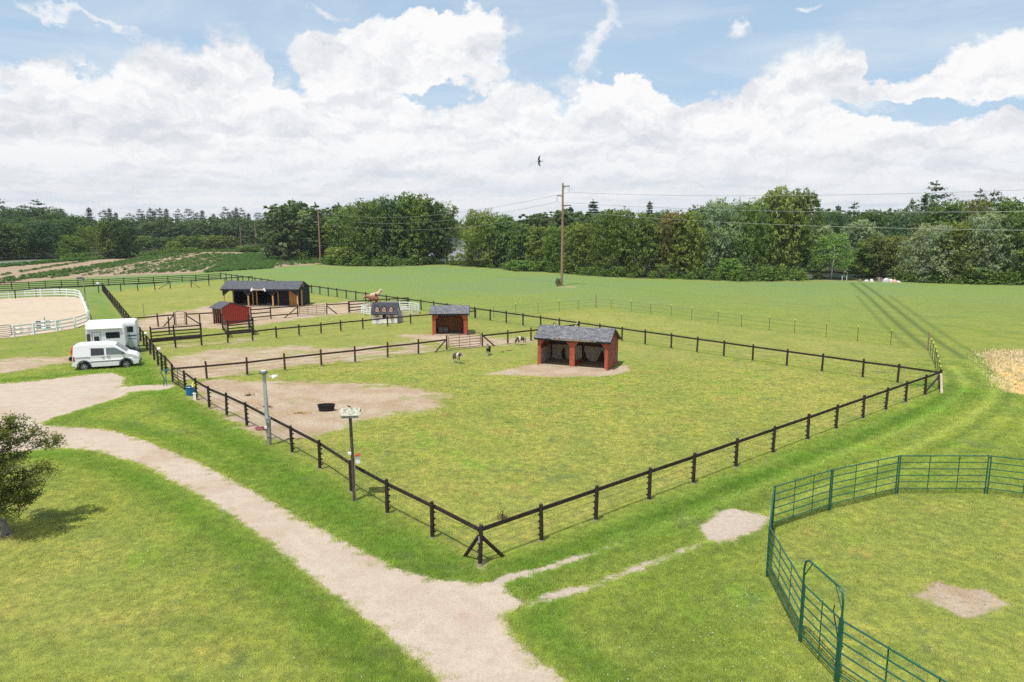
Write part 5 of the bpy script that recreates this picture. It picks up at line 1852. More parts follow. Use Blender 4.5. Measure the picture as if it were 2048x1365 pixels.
# undergrowth strip along the wood edges
def undergrowth():
    rng = np.random.default_rng(9)
    V0, F0 = broad_crown(61, 8, 420, .6, .0, .10, 0, .95, .3)
    Vs, Fs, base = [], [], 0
    line = gp([(560, 517), (640, 529), (700, 533), (800, 533), (880, 529), (940, 533), (1040, 541), (1130, 547), (1230, 556), (1350, 559), (1480, 563), (1590, 562), (1640, 560)])
    line2 = gp([(1812, 565), (1900, 568), (2000, 571), (2300, 574)])
    line3 = gp([(110, 522), (200, 519), (280, 512), (340, 507), (470, 505), (540, 505)])
    for ln, n, hs in ((line, 230, (.5, 3.6)), (line2, 90, (.5, 3.8)), (line3, 120, (.6, 2.6))):
        for i in range(n):
            t = rng.uniform(0, len(ln) - 1.001)
            k = int(t)
            p = lerp2(ln[k], ln[k + 1], t - k)
            h = hs[0] + (hs[1] - hs[0]) * rng.random() ** 2.2
            x, y = p[0] + rng.normal() * .6, p[1] + rng.uniform(-.6, 4.5)
            a = rng.uniform(0, 6.28)
            c, s_ = math.cos(a), math.sin(a)
            v = np.stack([(V0[:, 0] * c - V0[:, 1] * s_) * h * 1.3 + x, (V0[:, 0] * s_ + V0[:, 1] * c) * h * 1.3 + y, V0[:, 2] * h], 1)
            Vs.append(v)
            Fs.append(F0 + base)
            base += len(V0)
    me = quick_mesh('undergrowth', np.concatenate(Vs), np.concatenate(Fs), M_leaf)
    o = bpy.data.objects.new('undergrowth', me)
    o.color = (.150, .235, .062, 1)
    COL.objects.link(o)
    tag(o, 'low green undergrowth along the foot of the wood', 'undergrowth', kind='stuff')


undergrowth()

# the lone tree at the left edge in the foreground
def near_tree():
    rng = np.random.default_rng(3)
    x, y = G(12, 1070)
    root = tag(empty('orchard_tree', (x, y, 0)), 'small open crowned tree with grey trunk cut off by the left edge of the photo', 'tree')
    b = MB()
    tr = [(0, 0, -.05), (-.03, .02, .3), (-.10, .02, .8), (-.22, .03, 1.3), (-.30, 0, 1.9), (-.30, 0, 2.7), (-.25, .05, 3.6), (-.28, 0, 4.3)]
    b.tube(tr, [.17, .125, .11, .10, .085, .065, .04, .015], 10)
    tips = []
    pr_ = random.Random(12)
    for i in range(36):
        k = pr_.uniform(2.2, 6.8)
        k0 = int(k)
        p = Vector(tr[k0]).lerp(Vector(tr[min(k0 + 1, 7)]), k - k0)
        a = pr_.uniform(0, 6.28) if i > 12 else pr_.uniform(-.9, .9)
        l = pr_.uniform(.9, 1.75) * (1.25 if i <= 12 else 1.0) * (1.15 - abs(k - 4.4) * .15)
        e = p + Vector((math.cos(a) * l, math.sin(a) * l, l * pr_.uniform(-.05, .6)))
        md_ = (p + e) / 2 + Vector((pr_.uniform(-.1, .1), pr_.uniform(-.1, .1), pr_.uniform(0, .2)))
        b.tube([p, md_, e], [.035, .022, .007], 5)
        for q in range(9):
            f = pr_.uniform(.3, 1.0)
            c0 = (p.lerp(md_, f * 2) if f < .5 else md_.lerp(e, f * 2 - 1))
            t2 = c0 + Vector((pr_.uniform(-.42, .42), pr_.uniform(-.42, .42), pr_.uniform(-.3, .30)))
            b.tube([c0, t2], [.008, .004], 4)
            tips.append((c0, t2))
    b.build('trunk', mat('speckled_grey_bark', (.20, .19, .185), .9, var=.3, vscale=5, second=(.08, .07, .06), sscale=6, bump=.6), root, smooth=True)
    cs, ns, ss_ = [], [], []
    for c0, t2 in tips:
        n = 66
        f = rng.uniform(.1, 1.15, n)[:, None]
        p = np.array(c0) * (1 - f) + np.array(t2) * f + rng.normal(size=(n, 3)) * np.array([.10, .10, .075])
        cs.append(p)
        nn = rng.normal(size=(n, 3)) * .6 + np.array([0, 0, .8])
        ns.append(nn / np.linalg.norm(nn, axis=1, keepdims=True))
        ss_.append(rng.uniform(.055, .10, n))
    V, F = leaf_quads(np.concatenate(cs), np.concatenate(ns), np.concatenate(ss_), rng, .7)
    o = bpy.data.objects.new('crown', quick_mesh('crown', V, F, M_leaf))
    o.color = (.165, .190, .058, 1)
    o.parent = root
    COL.objects.link(o)


near_tree()

# ------------------------------------------------------------------ VEHICLES
M_vw = mat('white_van_paint', (0.74, 0.76, 0.78), 0.25, spec=.5, var=.02, coat=.4)
M_vg = mat('grey_van_plastic', (0.10, 0.105, 0.115), 0.6)
M_rim = mat('silver_rim', (0.55, 0.56, 0.58), 0.35, .6)
M_redl = mat('red_lamp', (0.35, 0.02, 0.03), .3)
M_lamp = mat('clear_lamp', (0.62, 0.63, 0.62), .15, spec=.8)
M_tglass = mat('tinted_green_glass', (0.10, 0.14, 0.13), 0.08, spec=.8)


def wheel(r, wd, root, x, y, spokes=7, s_=-1):
    t = MB()
    n = 22
    prof = [(r * .64, -wd / 2), (r * .93, -wd / 2), (r, -wd * .3), (r, wd * .3), (r * .93, wd / 2), (r * .64, wd / 2)]
    vs, fs = [], []
    for i, (rr, yy) in enumerate(prof):
        for k in range(n):
            a = 2 * PI * k / n
            vs.append((rr * math.cos(a), yy, rr * math.sin(a)))
    for i in range(len(prof) - 1):
        for k in range(n):
            k2 = (k + 1) % n
            fs.append((i * n + k, i * n + k2, (i + 1) * n + k2, (i + 1) * n + k))
    t.add(vs, fs)
    o = t.build('wheel', M_rubber, root, smooth=True, loc=(x, y, r))
    b = MB()
    b.cyl((0, s_ * wd * .10, 0), (0, s_ * wd * .12, 0), r * .62, n=18, mi=1)
    b.tube([(r * .62 * math.cos(a), s_ * wd * .36, r * .62 * math.sin(a)) for a in [2 * PI * i / 18 for i in range(19)]], r * .05, 6)
    for i in range(spokes):
        a = 2 * PI * i / spokes
        b.beam((0, s_ * wd * .36, 0), (r * .6 * math.cos(a), s_ * wd * .38, r * .6 * math.sin(a)), r * .17, .03)
    b.cyl((0, s_ * wd * .3, 0), (0, s_ * wd * .42, 0), r * .16, n=10)
    b.build('rim', [M_rim, M_rubber], o)
    return o


def shell(prof, half, name, m, root, taper=None, nx=1, bevel=.03):
    """side outline (x,z) extruded across, then pinched by taper(z, x) -> half width"""
    b = MB()
    n = len(prof)
    ys = (-1, -.86, .86, 1)
    vs = []
    for j, y in enumerate(ys):
        for x, z in prof:
            h_ = taper(x, z) if taper else half
            k = 0 if abs(y) < .9 else .045
            cx0, cz0 = sum(p[0] for p in prof) / n, sum(p[1] for p in prof) / n
            vs.append((x + (cx0 - x) * k * .35, h_ * (y if abs(y) > .9 else y), z + (cz0 - z) * k))
    fs = []
    for j in range(3):
        for i in range(n):
            i2 = (i + 1) % n
            fs.append((j * n + i, j * n + i2, (j + 1) * n + i2, (j + 1) * n + i))
    tri = tessellate_polygon([[Vector((x, z, 0)) for x, z in prof]])
    fs += [tuple(t) for t in tri] + [tuple(3 * n + i for i in reversed(t)) for t in tri]
    b.add(vs, fs)
    o = b.build(name, m, root)
    return o


def arch(cx, r, a0=0.0, a1=PI, n=9, z0=.33):
    return [(cx + r * math.cos(a0 + (a1 - a0) * i / n), z0 + r * math.sin(a0 + (a1 - a0) * i / n)) for i in range(n + 1)]


# small white van
wr_, wf_ = G(171.5, 742), G(251.5, 736.5)
vang = math.atan2(wf_[1] - wr_[1], wf_[0] - wr_[0])
vroot = tag(empty('parked_van', ((wr_[0] + wf_[0]) / 2, (wr_[1] + wf_[1]) / 2, 0), vang), 'small white high roofed van parked on grass in front of the horse trailers', 'van')
# local: x forward, side towards the camera = -y ; wheels' near side at y=0 -> body centre at y=+.88
WB = 2.85
xr, xf = -WB / 2, WB / 2
yo = .86
tp_ = lambda x, z: .90 - max(0, z - 1.02) * .16 - max(0, x - 1.75) * .10 - max(0, -2.0 - x) * .12
prof = [(-2.16, .42), (-2.20, .62), (-2.17, 1.0), (-2.10, 1.70), (-2.02, 1.93), (-1.80, 2.0), (-.9, 2.02), (.25, 2.0), (.70, 1.90), (1.55, 1.22), (1.62, 1.17), (2.10, 1.02), (2.30, .82), (2.36, .60), (2.30, .32), (1.95, .26)]
prof += list(arch(xf, .41, 0, PI, 9, .33)) + [(.9, .24), (-.9, .24)] + list(arch(xr, .41, 0, PI, 9, .33)) + [(-1.95, .28)]
body = MB()
vb = empty('tmp', (0, 0, 0))
bpy.data.objects.remove(vb)
body_o = shell(prof, .9, 'body', M_vw, vroot, tp_)
body_o.location.y = yo


def side_panel(poly, name, m, off=.008, tf=tp_, root=vroot, yo_=yo, both=True, th=.012):
    for s_ in ((-1, 1) if both else (-1,)):
        b = MB()
        n = len(poly)
        vs = [(x, s_ * (tf(x, z) + off), z) for x, z in poly] + [(x, s_ * (tf(x, z) + off - th - .02), z) for x, z in poly]
        tri = tessellate_polygon([[Vector((x, z, 0)) for x, z in poly]])
        fs = [tuple(t) for t in tri] + [tuple(i + n for i in t) for t in tri] + [(i, (i + 1) % n, (i + 1) % n + n, i + n) for i in range(n)]
        b.add(vs, fs)
        b.build(name, m, root, loc=(0, yo_, 0))


side_panel([(-.92, 1.14), (-.02, 1.14), (-.02, 1.66), (-.90, 1.70)], 'side_window', M_glass)
side_panel([(.12, 1.14), (1.46, 1.14), (1.30, 1.30), (.72, 1.66), (.12, 1.68)], 'door_window', M_tglass)
side_panel([(-1.0, .62), (1.35, .62), (1.35, .68), (-1.0, .68)], 'rub_strip', M_vg)
side_panel([(-1.95, 1.02), (-.98, 1.02), (-.98, 1.05), (-1.95, 1.05)], 'slide_rail', M_vg)
for xa, xb in ((-.20, -.02), (.16, .34)):
    side_panel([(xa, .95), (xb, .95), (xb, 1.0), (xa, 1.0)], 'door_handle', M_vg, .02)
for x in (-.97, .05):
    side_panel([(x, .34), (x + .014, .34), (x + .014, 1.72), (x, 1.72)], 'door_gap', M_vg, .002)
for cx in (xr, xf):
    po = [(cx + .50 * math.cos(PI * i / 12), .33 + .50 * math.sin(PI * i / 12)) for i in range(13)] + [(cx + .40 * math.cos(PI * i / 12), .33 + .40 * math.sin(PI * i / 12)) for i in range(12, -1, -1)]
    side_panel(po, 'wheel_arch', M_vg, .02)
side_panel([(-2.13, .78), (-2.0, .78), (-2.0, 1.12), (-2.10, 1.12)], 'tail_light', M_redl, .006)
side_panel([(1.92, .84), (2.22, .80), (2.12, .96), (1.95, .99)], 'headlight', M_lamp, .006)
b = MB()
b.add([(.80, .62 + yo, 1.86), (.80, -.62 + yo, 1.86), (1.50, -.74 + yo, 1.29), (1.50, .74 + yo, 1.29)], [(0, 1, 2, 3)])
b.add([(.79, .62 + yo, 1.84), (.79, -.62 + yo, 1.84), (1.49, -.74 + yo, 1.27), (1.49, .74 + yo, 1.27)], [(3, 2, 1, 0)])
ws = b.build('windscreen', M_glass, vroot)
MB().box((2.33, yo, .42), (.10, 1.5, .22)).build('front_bumper', M_vg, vroot, bevel=.02)
MB().box((-2.2, yo, .42), (.12, 1.5, .18)).build('rear_bumper', M_vw, vroot, bevel=.02)
MB().box((1.22, yo - .98, 1.22), (.12, .18, .20)).build('wing_mirror', M_vg, vroot, bevel=.02)
MB().box((1.22, yo + .98, 1.22), (.12, .18, .20)).build('wing_mirror', M_vg, vroot, bevel=.02)
MB().box((0, yo, .30), (3.6, 1.3, .14)).build('underbody', M_rubber, vroot)
for x in (xr, xf):
    wheel(.325, .20, vroot, x, yo - .78)
    wheel(.325, .20, vroot, x, yo + .78, s_=1)


# horse trailers
def trailer(label, loc, ang, L, W_, H, nose, windows, door, wheels_x, group=None, stripes=(), zf=.45, awning=False):
    root = tag(empty('horse_trailer', (loc[0], loc[1], 0), ang), label, 'trailer', group)
    tf = lambda x, z: W_ / 2 - max(0, z - (H - .25)) * .25
    pr = [(0, zf), (0, H - .10), (.10, H), (L - nose * .5, H), (L - .05, H - .2), (L, H - .5), (L, zf + .6), (L - nose, zf)]
    o = shell(pr, W_ / 2, 'body', M_trail, root, tf)
    o.location.y = W_ / 2
    MB().box((L / 2 - .05, W_ / 2, H + .012), (L - .3, W_ - .28, .05)).build('roof', M_white, root, bevel=.02)
    for (xa, xb, za, zb) in windows:
        side_panel([(xa + .04, za), (xb - .04, za), (xb, za + .05), (xb, zb - .05), (xb - .04, zb), (xa + .04, zb), (xa, zb - .05), (xa, za + .05)], 'window', M_glass, .014, tf, root, W_ / 2)
    if door:
        xa, xb = door
        for q in ((xa, xa + .025, zf + .1, H - .45), (xb - .025, xb, zf + .1, H - .45), (xa + .026, xb - .026, H - .475, H - .45)):
            side_panel([(q[0], q[2]), (q[1], q[2]), (q[1], q[3]), (q[0], q[3])], 'door_frame', M_galv, .01, tf, root, W_ / 2, False)
    for za, zb, x0_, x1_ in stripes:
        side_panel([(x0_, za), (x1_, za), (x1_, zb), (x0_, zb)], 'stripe', M_stripe, .008, tf, root, W_ / 2)
    for x in wheels_x:
        wheel(.33, .2, root, x, .16, 6)
        wheel(.33, .2, root, x, W_ - .16, 6, 1)
        po = [(x + .48 * math.cos(PI * i / 10), .36 + .46 * math.sin(PI * i / 10)) for i in range(11)] + [(x + .40 * math.cos(PI * i / 10), .36 + .38 * math.sin(PI * i / 10)) for i in range(10, -1, -1)]
        side_panel(po, 'wheel_arch', M_vg, .05, tf, root, W_ / 2)
    MB().beam((L - .2, W_ / 2, .45), (L + 1.1, W_ / 2, .45), .10, .10).cyl((L + .9, W_ / 2, 0), (L + .9, W_ / 2, .75), .035).build('tow_bar', M_vg, root)
    MB().box((L / 2, W_ / 2, zf - .04), (L - .2, W_ - .2, .12)).build('chassis', M_vg, root)
    for x in (L * .35, L * .65):
        MB().box((x, W_ / 2, H + .07), (.35, .35, .09)).build('roof_vent', M_white, root, bevel=.02)
    if awning:
        MB().cyl((.1, -.06, H - .18), (L - .25, -.06, H - .18), .075, n=12).build('awning_roll', M_white, root, smooth=True)
    return root


M_trail = mat('white_trailer_skin', (0.70, 0.72, 0.74), .35, spec=.5, var=.03)
M_trailg = mat('pale_blue_grey_skin', (0.50, 0.56, 0.60), .4, var=.03)
M_stripe = mat('dark_stripe', (0.05, 0.08, 0.10), .4)
tang = vang
a = G(254, 714)
ux, uy = math.cos(tang), math.sin(tang)


def len_to(a, px):
    k = (px - CX) / FPX          # length back along the trailer until its far end stands at that bearing
    return (a[0] - k * a[1]) / (ux - k * uy)


L1 = len_to(a, 160)
t1 = trailer('white horse trailer with long dark side window and awning roll, right behind the van', (a[0] - ux * L1, a[1] - uy * L1), tang, L1, 2.0, 2.68, .3,
             [(L1 * .51, L1 * .87, 1.66, 2.16), (L1 * .21, L1 * .34, 1.36, 1.86), (.08, .33, 1.45, 2.1)], (L1 * .16, L1 * .38), (L1 * .62,), awning=True)
a2 = G(277, 706)
L2 = len_to(a2, 160)
a2 = (a2[0] - 0.0, a2[1])
t2 = trailer('longer white horse trailer with blue grey rear and dark stripes, parked farthest from the van', (a2[0] - ux * L2, a2[1] - uy * L2), tang, L2, 2.1, 2.78, .12,
             [(L2 - .95, L2 - .25, 1.85, 2.35)], None, (L2 - 1.05, L2 - 1.9), stripes=((1.48, 1.60, L2 - 1.3, L2 - .04), (1.25, 1.30, L2 - 1.3, L2 - .04)))
side_panel([(L2 - 1.3, .5), (L2 - .03, .5), (L2 - .03, 2.45), (L2 - 1.3, 2.45)], 'side_skin', M_trailg, .004, lambda x, z: 1.05 - max(0, z - 2.53) * .25, t2, 1.05)

# orange barrow stacked behind the van
x, y = G(148, 722)
M_or = mat('orange_plastic', (0.72, 0.09, 0.035), .45)
ob = tag(empty('wheelbarrow', (x + .2, y, 0), .4), 'orange wheelbarrow tipped up behind the rear of the van', 'wheelbarrow')
MB().lathe([(.10, 0), (.42, .12), (.50, .42), (.46, .42), (.38, .16), (.0, .06)], (0, 0, .35), 12, sx=.8).build('tray', M_or, ob)
MB().box((0, 0, .95), (.55, .6, .35), ry=.3).build('upper_tray', M_or, ob, bevel=.04)
MB().cyl((-.3, .25, .1), (.5, .25, .6), .02).cyl((-.3, -.25, .1), (.5, -.25, .6), .02).build('handle', M_vg, ob)
MB().cyl((-.35, -.05, .18), (-.35, .05, .18), .18, n=14).build('wheel', M_rubber, ob)

# ------------------------------------------------------------------ POLES, WIRES
def wood_pole(label, px, base, top, r=.17, arms=True, m=M_polewood, lean=0.0):
    x, y = G(px, base)
    d = ray(px, top)
    h = CAM_H + d[2] * (y / d[1])
    root = tag(empty('utility_pole', (x, y, 0), rad(-40)), label, 'utility pole')
    MB().tube([(0, 0, -.1), (0, 0, h * .5), (0, 0, h)], [r * 1.15, r * .95, r * .72], 12).build('pole', m, root, smooth=True)
    ends = []
    if arms:
        for z, s_, l in ((h - .55, 1, 1.35), (h - 2.15, -1, 1.25), (h - 3.85, 1, 1.75)):
            MB().beam((0, 0, z), (s_ * l, 0, z + .04), .13, .17).beam((0, 0, z - .4), (s_ * l * .4, 0, z), .03, .05).build('cross_arm', M_rustarm, root)
            b = MB()
            b.cyl((s_ * l, 0, z), (s_ * l, 0, z - .25), .02, n=6)
            for q in range(6):
                b.lathe([(0, .04), (.12, 0), (0, -.03)], (s_ * l, 0, z - .32 - q * .12), 8)
            b.build('insulator', mat('grey_insulator', (.22, .20, .20), .4), root)
            a_ = rad(-40)
            ends.append(Vector((x + s_ * l * math.cos(a_), y + s_ * l * math.sin(a_), z - 1.02)))
    else:
        for z, s_ in ((h - .5, 1), (h - 1.8, -1), (h - 3.2, 1)):
            b = MB().cyl((0, 0, z), (s_ * .5, 0, z + .05), .05, n=6).cyl((s_ * .5, 0, z + .1), (s_ * .5, 0, z - .35), .06, n=6)
            b.build('insulator', M_vg, root)
            a_ = rad(-40)
            ends.append(Vector((x + s_ * .5 * math.cos(a_), y + s_ * .5 * math.sin(a_), z - .35)))
    return root, ends, (x, y, h)


M_rustarm = mat('rust_brown_arm', (0.16, 0.085, 0.06), .7)
pA, eA, _ = wood_pole('tall reddish wooden power pole with three side arms in the middle of the field', 1123.5, 572, 367, .21)
pB, eB, _ = wood_pole('wooden pole nearest the middle grove beside the bare soil strips', 641, 525, 420, .22, False)
pC, eC, _ = wood_pole('wooden pole at the head of the bare soil strips, third from the left', 560, 506, 434, .22, False)
pD, eD, _ = wood_pole('small distant wooden pole on the far side of the crop field', 513, 503, 445, .2, False)
pE, eE, _ = wood_pole('farthest and smallest wooden pole left of the others', 483, 500, 453, .2, False)
pF, eF, _ = wood_pole('pale grey roadside pole before the dark trees at the left', 109, 517, 474, .2, False, m=mat('pale_pole', (.40, .38, .35), .8))
nxt = Vector((71.6 + 12, 40, 0))


def cable(a, b, sag, label, r=.022):
    pts = [a.lerp(b, i / 24) - Vector((0, 0, sag * 4 * (i / 24) * (1 - i / 24))) for i in range(25)]
    o = MB().tube([p - a for p in pts], r, 5).build('power_cable', M_cable, None, loc=a)
    tag(o, label, 'cable', 'power cables strung across the field')


M_cable = mat('aluminium_cable', (0.32, 0.32, 0.32), .45, .3)
names = ('top', 'middle', 'lowest')
hts = [17.0, 15.3, 13.6]
for i in range(3):
    cable(eB[i], eA[i], 2.6, '%s of the three cables between the middle grove pole and the tall power pole' % names[i], .025)
    e_ = Vector((88, 34, [16.6, 13.9, 11.8][i]))
    cable(eA[i], e_, 2.0, '%s of the three cables running from the tall power pole to the right edge' % names[i], .022)
    cable(eC[i], eB[i], 1.6, '%s of the three cables left of the middle grove pole' % names[i], .03)
    cable(eD[i], eC[i], 1.4, '%s of the three short far cables beyond the crop field' % names[i], .03)
# brush at pole foot
x, y = G(1116, 573)
o = bpy.data.objects.new('brush_clump', BUSH[0])
o.location = (x, y, 0)
o.scale = (.9, .9, 1.5)
o.color = (.12, .12, .06, 1)
COL.objects.link(o)
tag(o, 'grey brown weed clump at the foot of the tall power pole', 'weed')

# light pole by the near fence
x, y = G(539, 892)
lp = tag(empty('lamp_pole', (x, y, 0), .1), 'weathered grey light pole rising beside the near fence with conduit and flood light', 'light pole')
M_paleg = mat('pale_grey_pole', (0.40, 0.42, 0.42), .7, var=.15, streak=(4, 4, 1), second=(.27, .25, .22), sthr=(.55, .68))
MB().tube([(0, 0, -.05), (.03, 0, 1.5)], [.115, .105], 12).build('base_post', M_greywood, lp, smooth=True)
MB().box((-.06, 0, 2.55), (.15, .13, 2.35)).build('upper_post', M_paleg, lp)
MB().tube([(.07, -.05, .7), (.04, -.04, 2.4), (-.02, -.03, 3.4)], .022, 6).build('conduit', M_galv, lp)
for z in (.5, 1.15, 1.45):
    MB().cyl((.015, 0, z), (.015, 0, z + .05), .135, n=12).build('band', M_galv, lp)
MB().box((.02, -.13, 1.35), (.2, .1, .26)).build('junction_box', M_galv, lp, bevel=.01)
MB().box((-.10, -.11, 1.0), (.12, .08, .14)).build('outlet_box', M_white, lp, bevel=.01)
hd = MB().lathe([(0, .10), (.14, .09), (.21, .02), (.21, -.03), (.15, -.06), (0, -.06)], (-.08, -.02, 3.80), 18).build('lamp_head', M_vg, lp, smooth=True)
MB().lathe([(0, .02), (.12, .015), (.13, 0)], (-.08, -.02, 3.895), 16).build('lens', M_lamp, hd, smooth=True)
MB().beam((0, 0, 3.6), (.42, 0, 3.62), .04, .05).box((.46, -.02, 3.62), (.26, .12, .10)).box((.40, -.1, 3.55), (.14, .10, .09)).build('flood_light', M_white, lp, bevel=.01)

# bird house pole
x, y = G(709.5, 1003)
bp_ = tag(empty('birdhouse_pole', (x, y, 0), .12), 'thin wooden pole carrying a lichen covered birdhouse beside the near fence', 'birdhouse')
MB().tube([(0, 0, -.05), (-.02, 0, 1.8), (-.05, 0, 3.55)], [.075, .068, .06], 10).build('pole', M_poledark, bp_, smooth=True)
MB().box((.055, -.055, .95), (.03, .03, 1.9)).build('pale_strip', M_greywood, bp_)
bh = MB().prism([(-.33, 0), (.33, 0), (.33, .17), (-.33, .17)], 'y', -.22, .22).build('birdhouse', mat('grey_white_boards', (.36, .36, .34), .85, var=.3), bp_)
bh.location = (-.05, 0, 3.55)
b = MB()
b.add([(-.40, -.33, .14), (.40, -.33, .14), (.40, .02, .36), (-.40, .02, .36), (-.40, -.33, .115), (.40, -.33, .115), (.40, .02, .335), (-.40, .02, .335)], [(0, 1, 2, 3), (7, 6, 5, 4), (0, 4, 5, 1), (1, 5, 6, 2), (3, 2, 6, 7), (3, 7, 4, 0)])
b.add([(-.40, .021, .36), (.40, .021, .36), (.40, .36, .14), (-.40, .36, .14), (-.40, .021, .335), (.40, .021, .335), (.40, .36, .115), (-.40, .36, .115)], [(0, 1, 2, 3), (7, 6, 5, 4), (0, 4, 5, 1), (1, 5, 6, 2), (3, 2, 6, 7), (3, 7, 4, 0)])
b.build('birdhouse_roof', mat('lichen_roof', (.42, .42, .33), .9, var=.35, vscale=14, second=(.20, .20, .17), sthr=(.5, .6), sscale=9), bh)
for x_ in (-.20, 0, .20):
    MB().cyl((x_, -.225, .09), (x_, -.232, .09), .04, n=12).build('entrance_hole', M_ins, bh)
MB().box((-.12, -.05, 2.05), (.13, .10, .10)).build('white_box', M_white, bp_, bevel=.008)
sg = MB().box((.19, -.02, 1.78), (.17, .14, .32)).build('nest_box', M_white, bp_, bevel=.006)
MB().prism([(-.13, 0), (.13, 0), (0, .07)], 'y', -.12, .12).build('red_roof', M_redtrim, sg, loc=(.19, -.02, 1.945))

# perched bird on the birdhouse ridge, flying swallow above the field
M_bird = mat('dark_feathers', (.030, .028, .032), .6)


def small_bird(name, label, loc, rz, flying=False, s=1.0, ry=0.0, rx=0.0):
    b = MB()
    prof = [(-.11, .008, .0), (-.07, .018, .004), (-.02, .028, .008), (.03, .026, .010), (.055, .016, .018), (.075, .020, .026), (.095, .013, .026), (.115, .003, .022)]
    b.tube([(x, 0, z) for x, r, z in prof], [r for x, r, z in prof], 8)
    if flying:
        for s_ in (-1, 1):
            o_ = [(.05, .02), (.075, .10), (.04, .19), (-.045, .265), (-.02, .18), (-.005, .09), (-.03, .02)]
            tri = [(0, 1, 6), (1, 5, 6), (1, 2, 5), (2, 4, 5), (2, 3, 4)]
            vs = [(x, y * s_, .012 + y * .25) for x, y in o_] + [(x, y * s_, .006 + y * .25) for x, y in o_]
            b.add(vs, [t for t in tri] + [tuple(i + 7 for i in reversed(t)) for t in tri] + [(i, (i + 1) % 7, (i + 1) % 7 + 7, i + 7) for i in range(7)])
            b.add([(-.10, 0, .004), (-.21, .035 * s_, .004), (-.12, .015 * s_, .004), (-.10, 0, -.002), (-.21, .035 * s_, -.002), (-.12, .015 * s_, -.002)], [(0, 1, 2), (5, 4, 3), (0, 1, 4, 3), (1, 2, 5, 4)])
    else:
        b.add([(-.10, -.012, .0), (-.10, .012, .0), (-.19, .014, -.02), (-.19, -.014, -.02), (-.10, 0, .008)], [(0, 1, 2, 3), (0, 4, 1), (1, 4, 2), (2, 4, 3), (3, 4, 0)])
        b.cyl((0, .01, -.02), (0, .01, -.06), .003, n=5).cyl((0, -.01, -.02), (0, -.01, -.06), .003, n=5)
    o = b.build(name, M_bird, None, smooth=True)
    o.location = loc
    o.rotation_euler = (rx, ry, rz)
    o.scale = (s, s, s)
    tag(o, label, 'bird')


bx, by = G(709.5, 1003)
small_bird('perched_bird', 'small dark bird perched on the birdhouse ridge', (bx - .09, by + .02, 3.965), 2.6)
d = Vector(ray(1079, 323))
k_ = 26 / d.y
small_bird('flying_bird', 'dark bird gliding in front of the clouds above the power pole', Vector((0, 0, CAM_H)) + d * k_, PI - .1, True, .80, 0.0, rad(70))

# ------------------------------------------------------------------ SMALL THINGS
x, y = G(653, 822)
tk = tag(empty('stock_tank', (x, y, 0), .12), 'oval black stock tank standing on the bare ground in the front paddock', 'stock tank')
b = MB()
n = 32
prof = [(.44, 0), (.50, .30), (.52, .36), (.56, .36), (.56, .40), (.49, .40), (.46, .10), (0, .08)]
vs, fs = [], []
for r, z in prof:
    for k in range(n):
        a = 2 * PI * k / n
        rb = 1.0 + (.035 * (1 if k % 4 < 2 else -1) if 0 < z < .33 else 0)
        sx = .28 if r > .1 else 0
        vs.append((r * rb * math.cos(a) * 1.02 + (sx * .35 if math.cos(a) > 0.01 else -sx * .35), r * rb * math.sin(a) * .62, z))
for i in range(len(prof) - 1):
    for k in range(n):
        k2 = (k + 1) % n
        fs.append((i * n + k, i * n + k2, (i + 1) * n + k2, (i + 1) * n + k))
b.add(vs, fs)
b.build('tub', M_rubber, tk, smooth=True)
MB().lathe([(0, 0), (.47, 0)], (0, 0, .24), 24, sx=1.2, sy=.6).build('water', M_glass, tk)
tk.scale = (.80, .85, 1.0)

# blue barrel, yellow tie, white bucket, hose
x, y = G(381, 791)
br_ = tag(empty('blue_barrel', (x, y, 0)), 'open blue plastic barrel behind the driveway side fence', 'barrel')
M_blue = mat('blue_plastic', (.015, .15, .33), .4)
MB().lathe([(0, 0), (.24, 0), (.26, .05), (.27, .3), (.26, .55), (.28, .60), (.25, .60), (.24, .4), (0, .38)], (0, 0, 0), 20).build('barrel_wall', M_blue, br_, smooth=True)
MB().lathe([(.27, 0), (.29, .02), (.27, .04)], (0, 0, .57), 20).build('rim_ring', M_galv, br_, smooth=True)
x, y = G(390.5, 801)
o = MB().box((0, 0, .22), (.17, .14, .44)).box((0, 0, .46), (.24, .18, .04)).build('white_bin', M_white, None, loc=(x, y, 0), bevel=.01)
tag(o, 'upright white box leaning on the foot of a driveway side fence post', 'box')
o = MB().tube([(.12, 0, 1.15), (.05, .1, 1.2), (-.1, .06, 1.12), (-.14, -.04, .98), (-.05, -.12, .86), (.05, -.12, .95), (.1, -.08, 1.08), (.12, 0, 1.15)], .035, 6).build('rope_coil', M_yel, None, loc=(x - .02, y + .1, 0), smooth=True)
tag(o, 'yellow rope looped round a fence post above the white box', 'rope')
x, y = G(328, 772)
M_hose = mat('dark_teal_hose', (.02, .06, .065), .5)
hs = tag(empty('yard_hydrant', (x, y, 0)), 'dark curled hose hanging from a yard tap beside the small gate', 'hose')
MB().tube([(0, -.05, 0), (.02, 0, .25), (.06, 0, .5), (-.06, .0, .75), (-.14, 0, .95), (-.05, 0, 1.1), (.1, .0, 1.12)], .032, 8).build('hose', M_hose, hs, smooth=True)
MB().cyl((.16, .05, 0), (.16, .05, 1.05), .025).cyl((.10, .05, 1.05), (.34, .05, 1.12), .05).build('tap', M_blue, hs)
for (px, py, lb) in ((294.5, 703, 'white ball shaped light on the trailer side fence, farther one'), (321, 739, 'white ball shaped light on the fence before the gate, nearer one')):
    x, y = G(px, py)
    o = MB().lathe([(0, -.13), (.10, -.09), (.15, 0), (.10, .09), (0, .13)], (0, 0, 0), 14).cyl((0, 0, -.2), (0, 0, -.1), .05).build('ball_light', M_white, None, smooth=True, loc=(x, y, 1.6))
    tag(o, lb, 'light', 'ball lights on the fence posts')
x, y = G(197.8, 586.8)
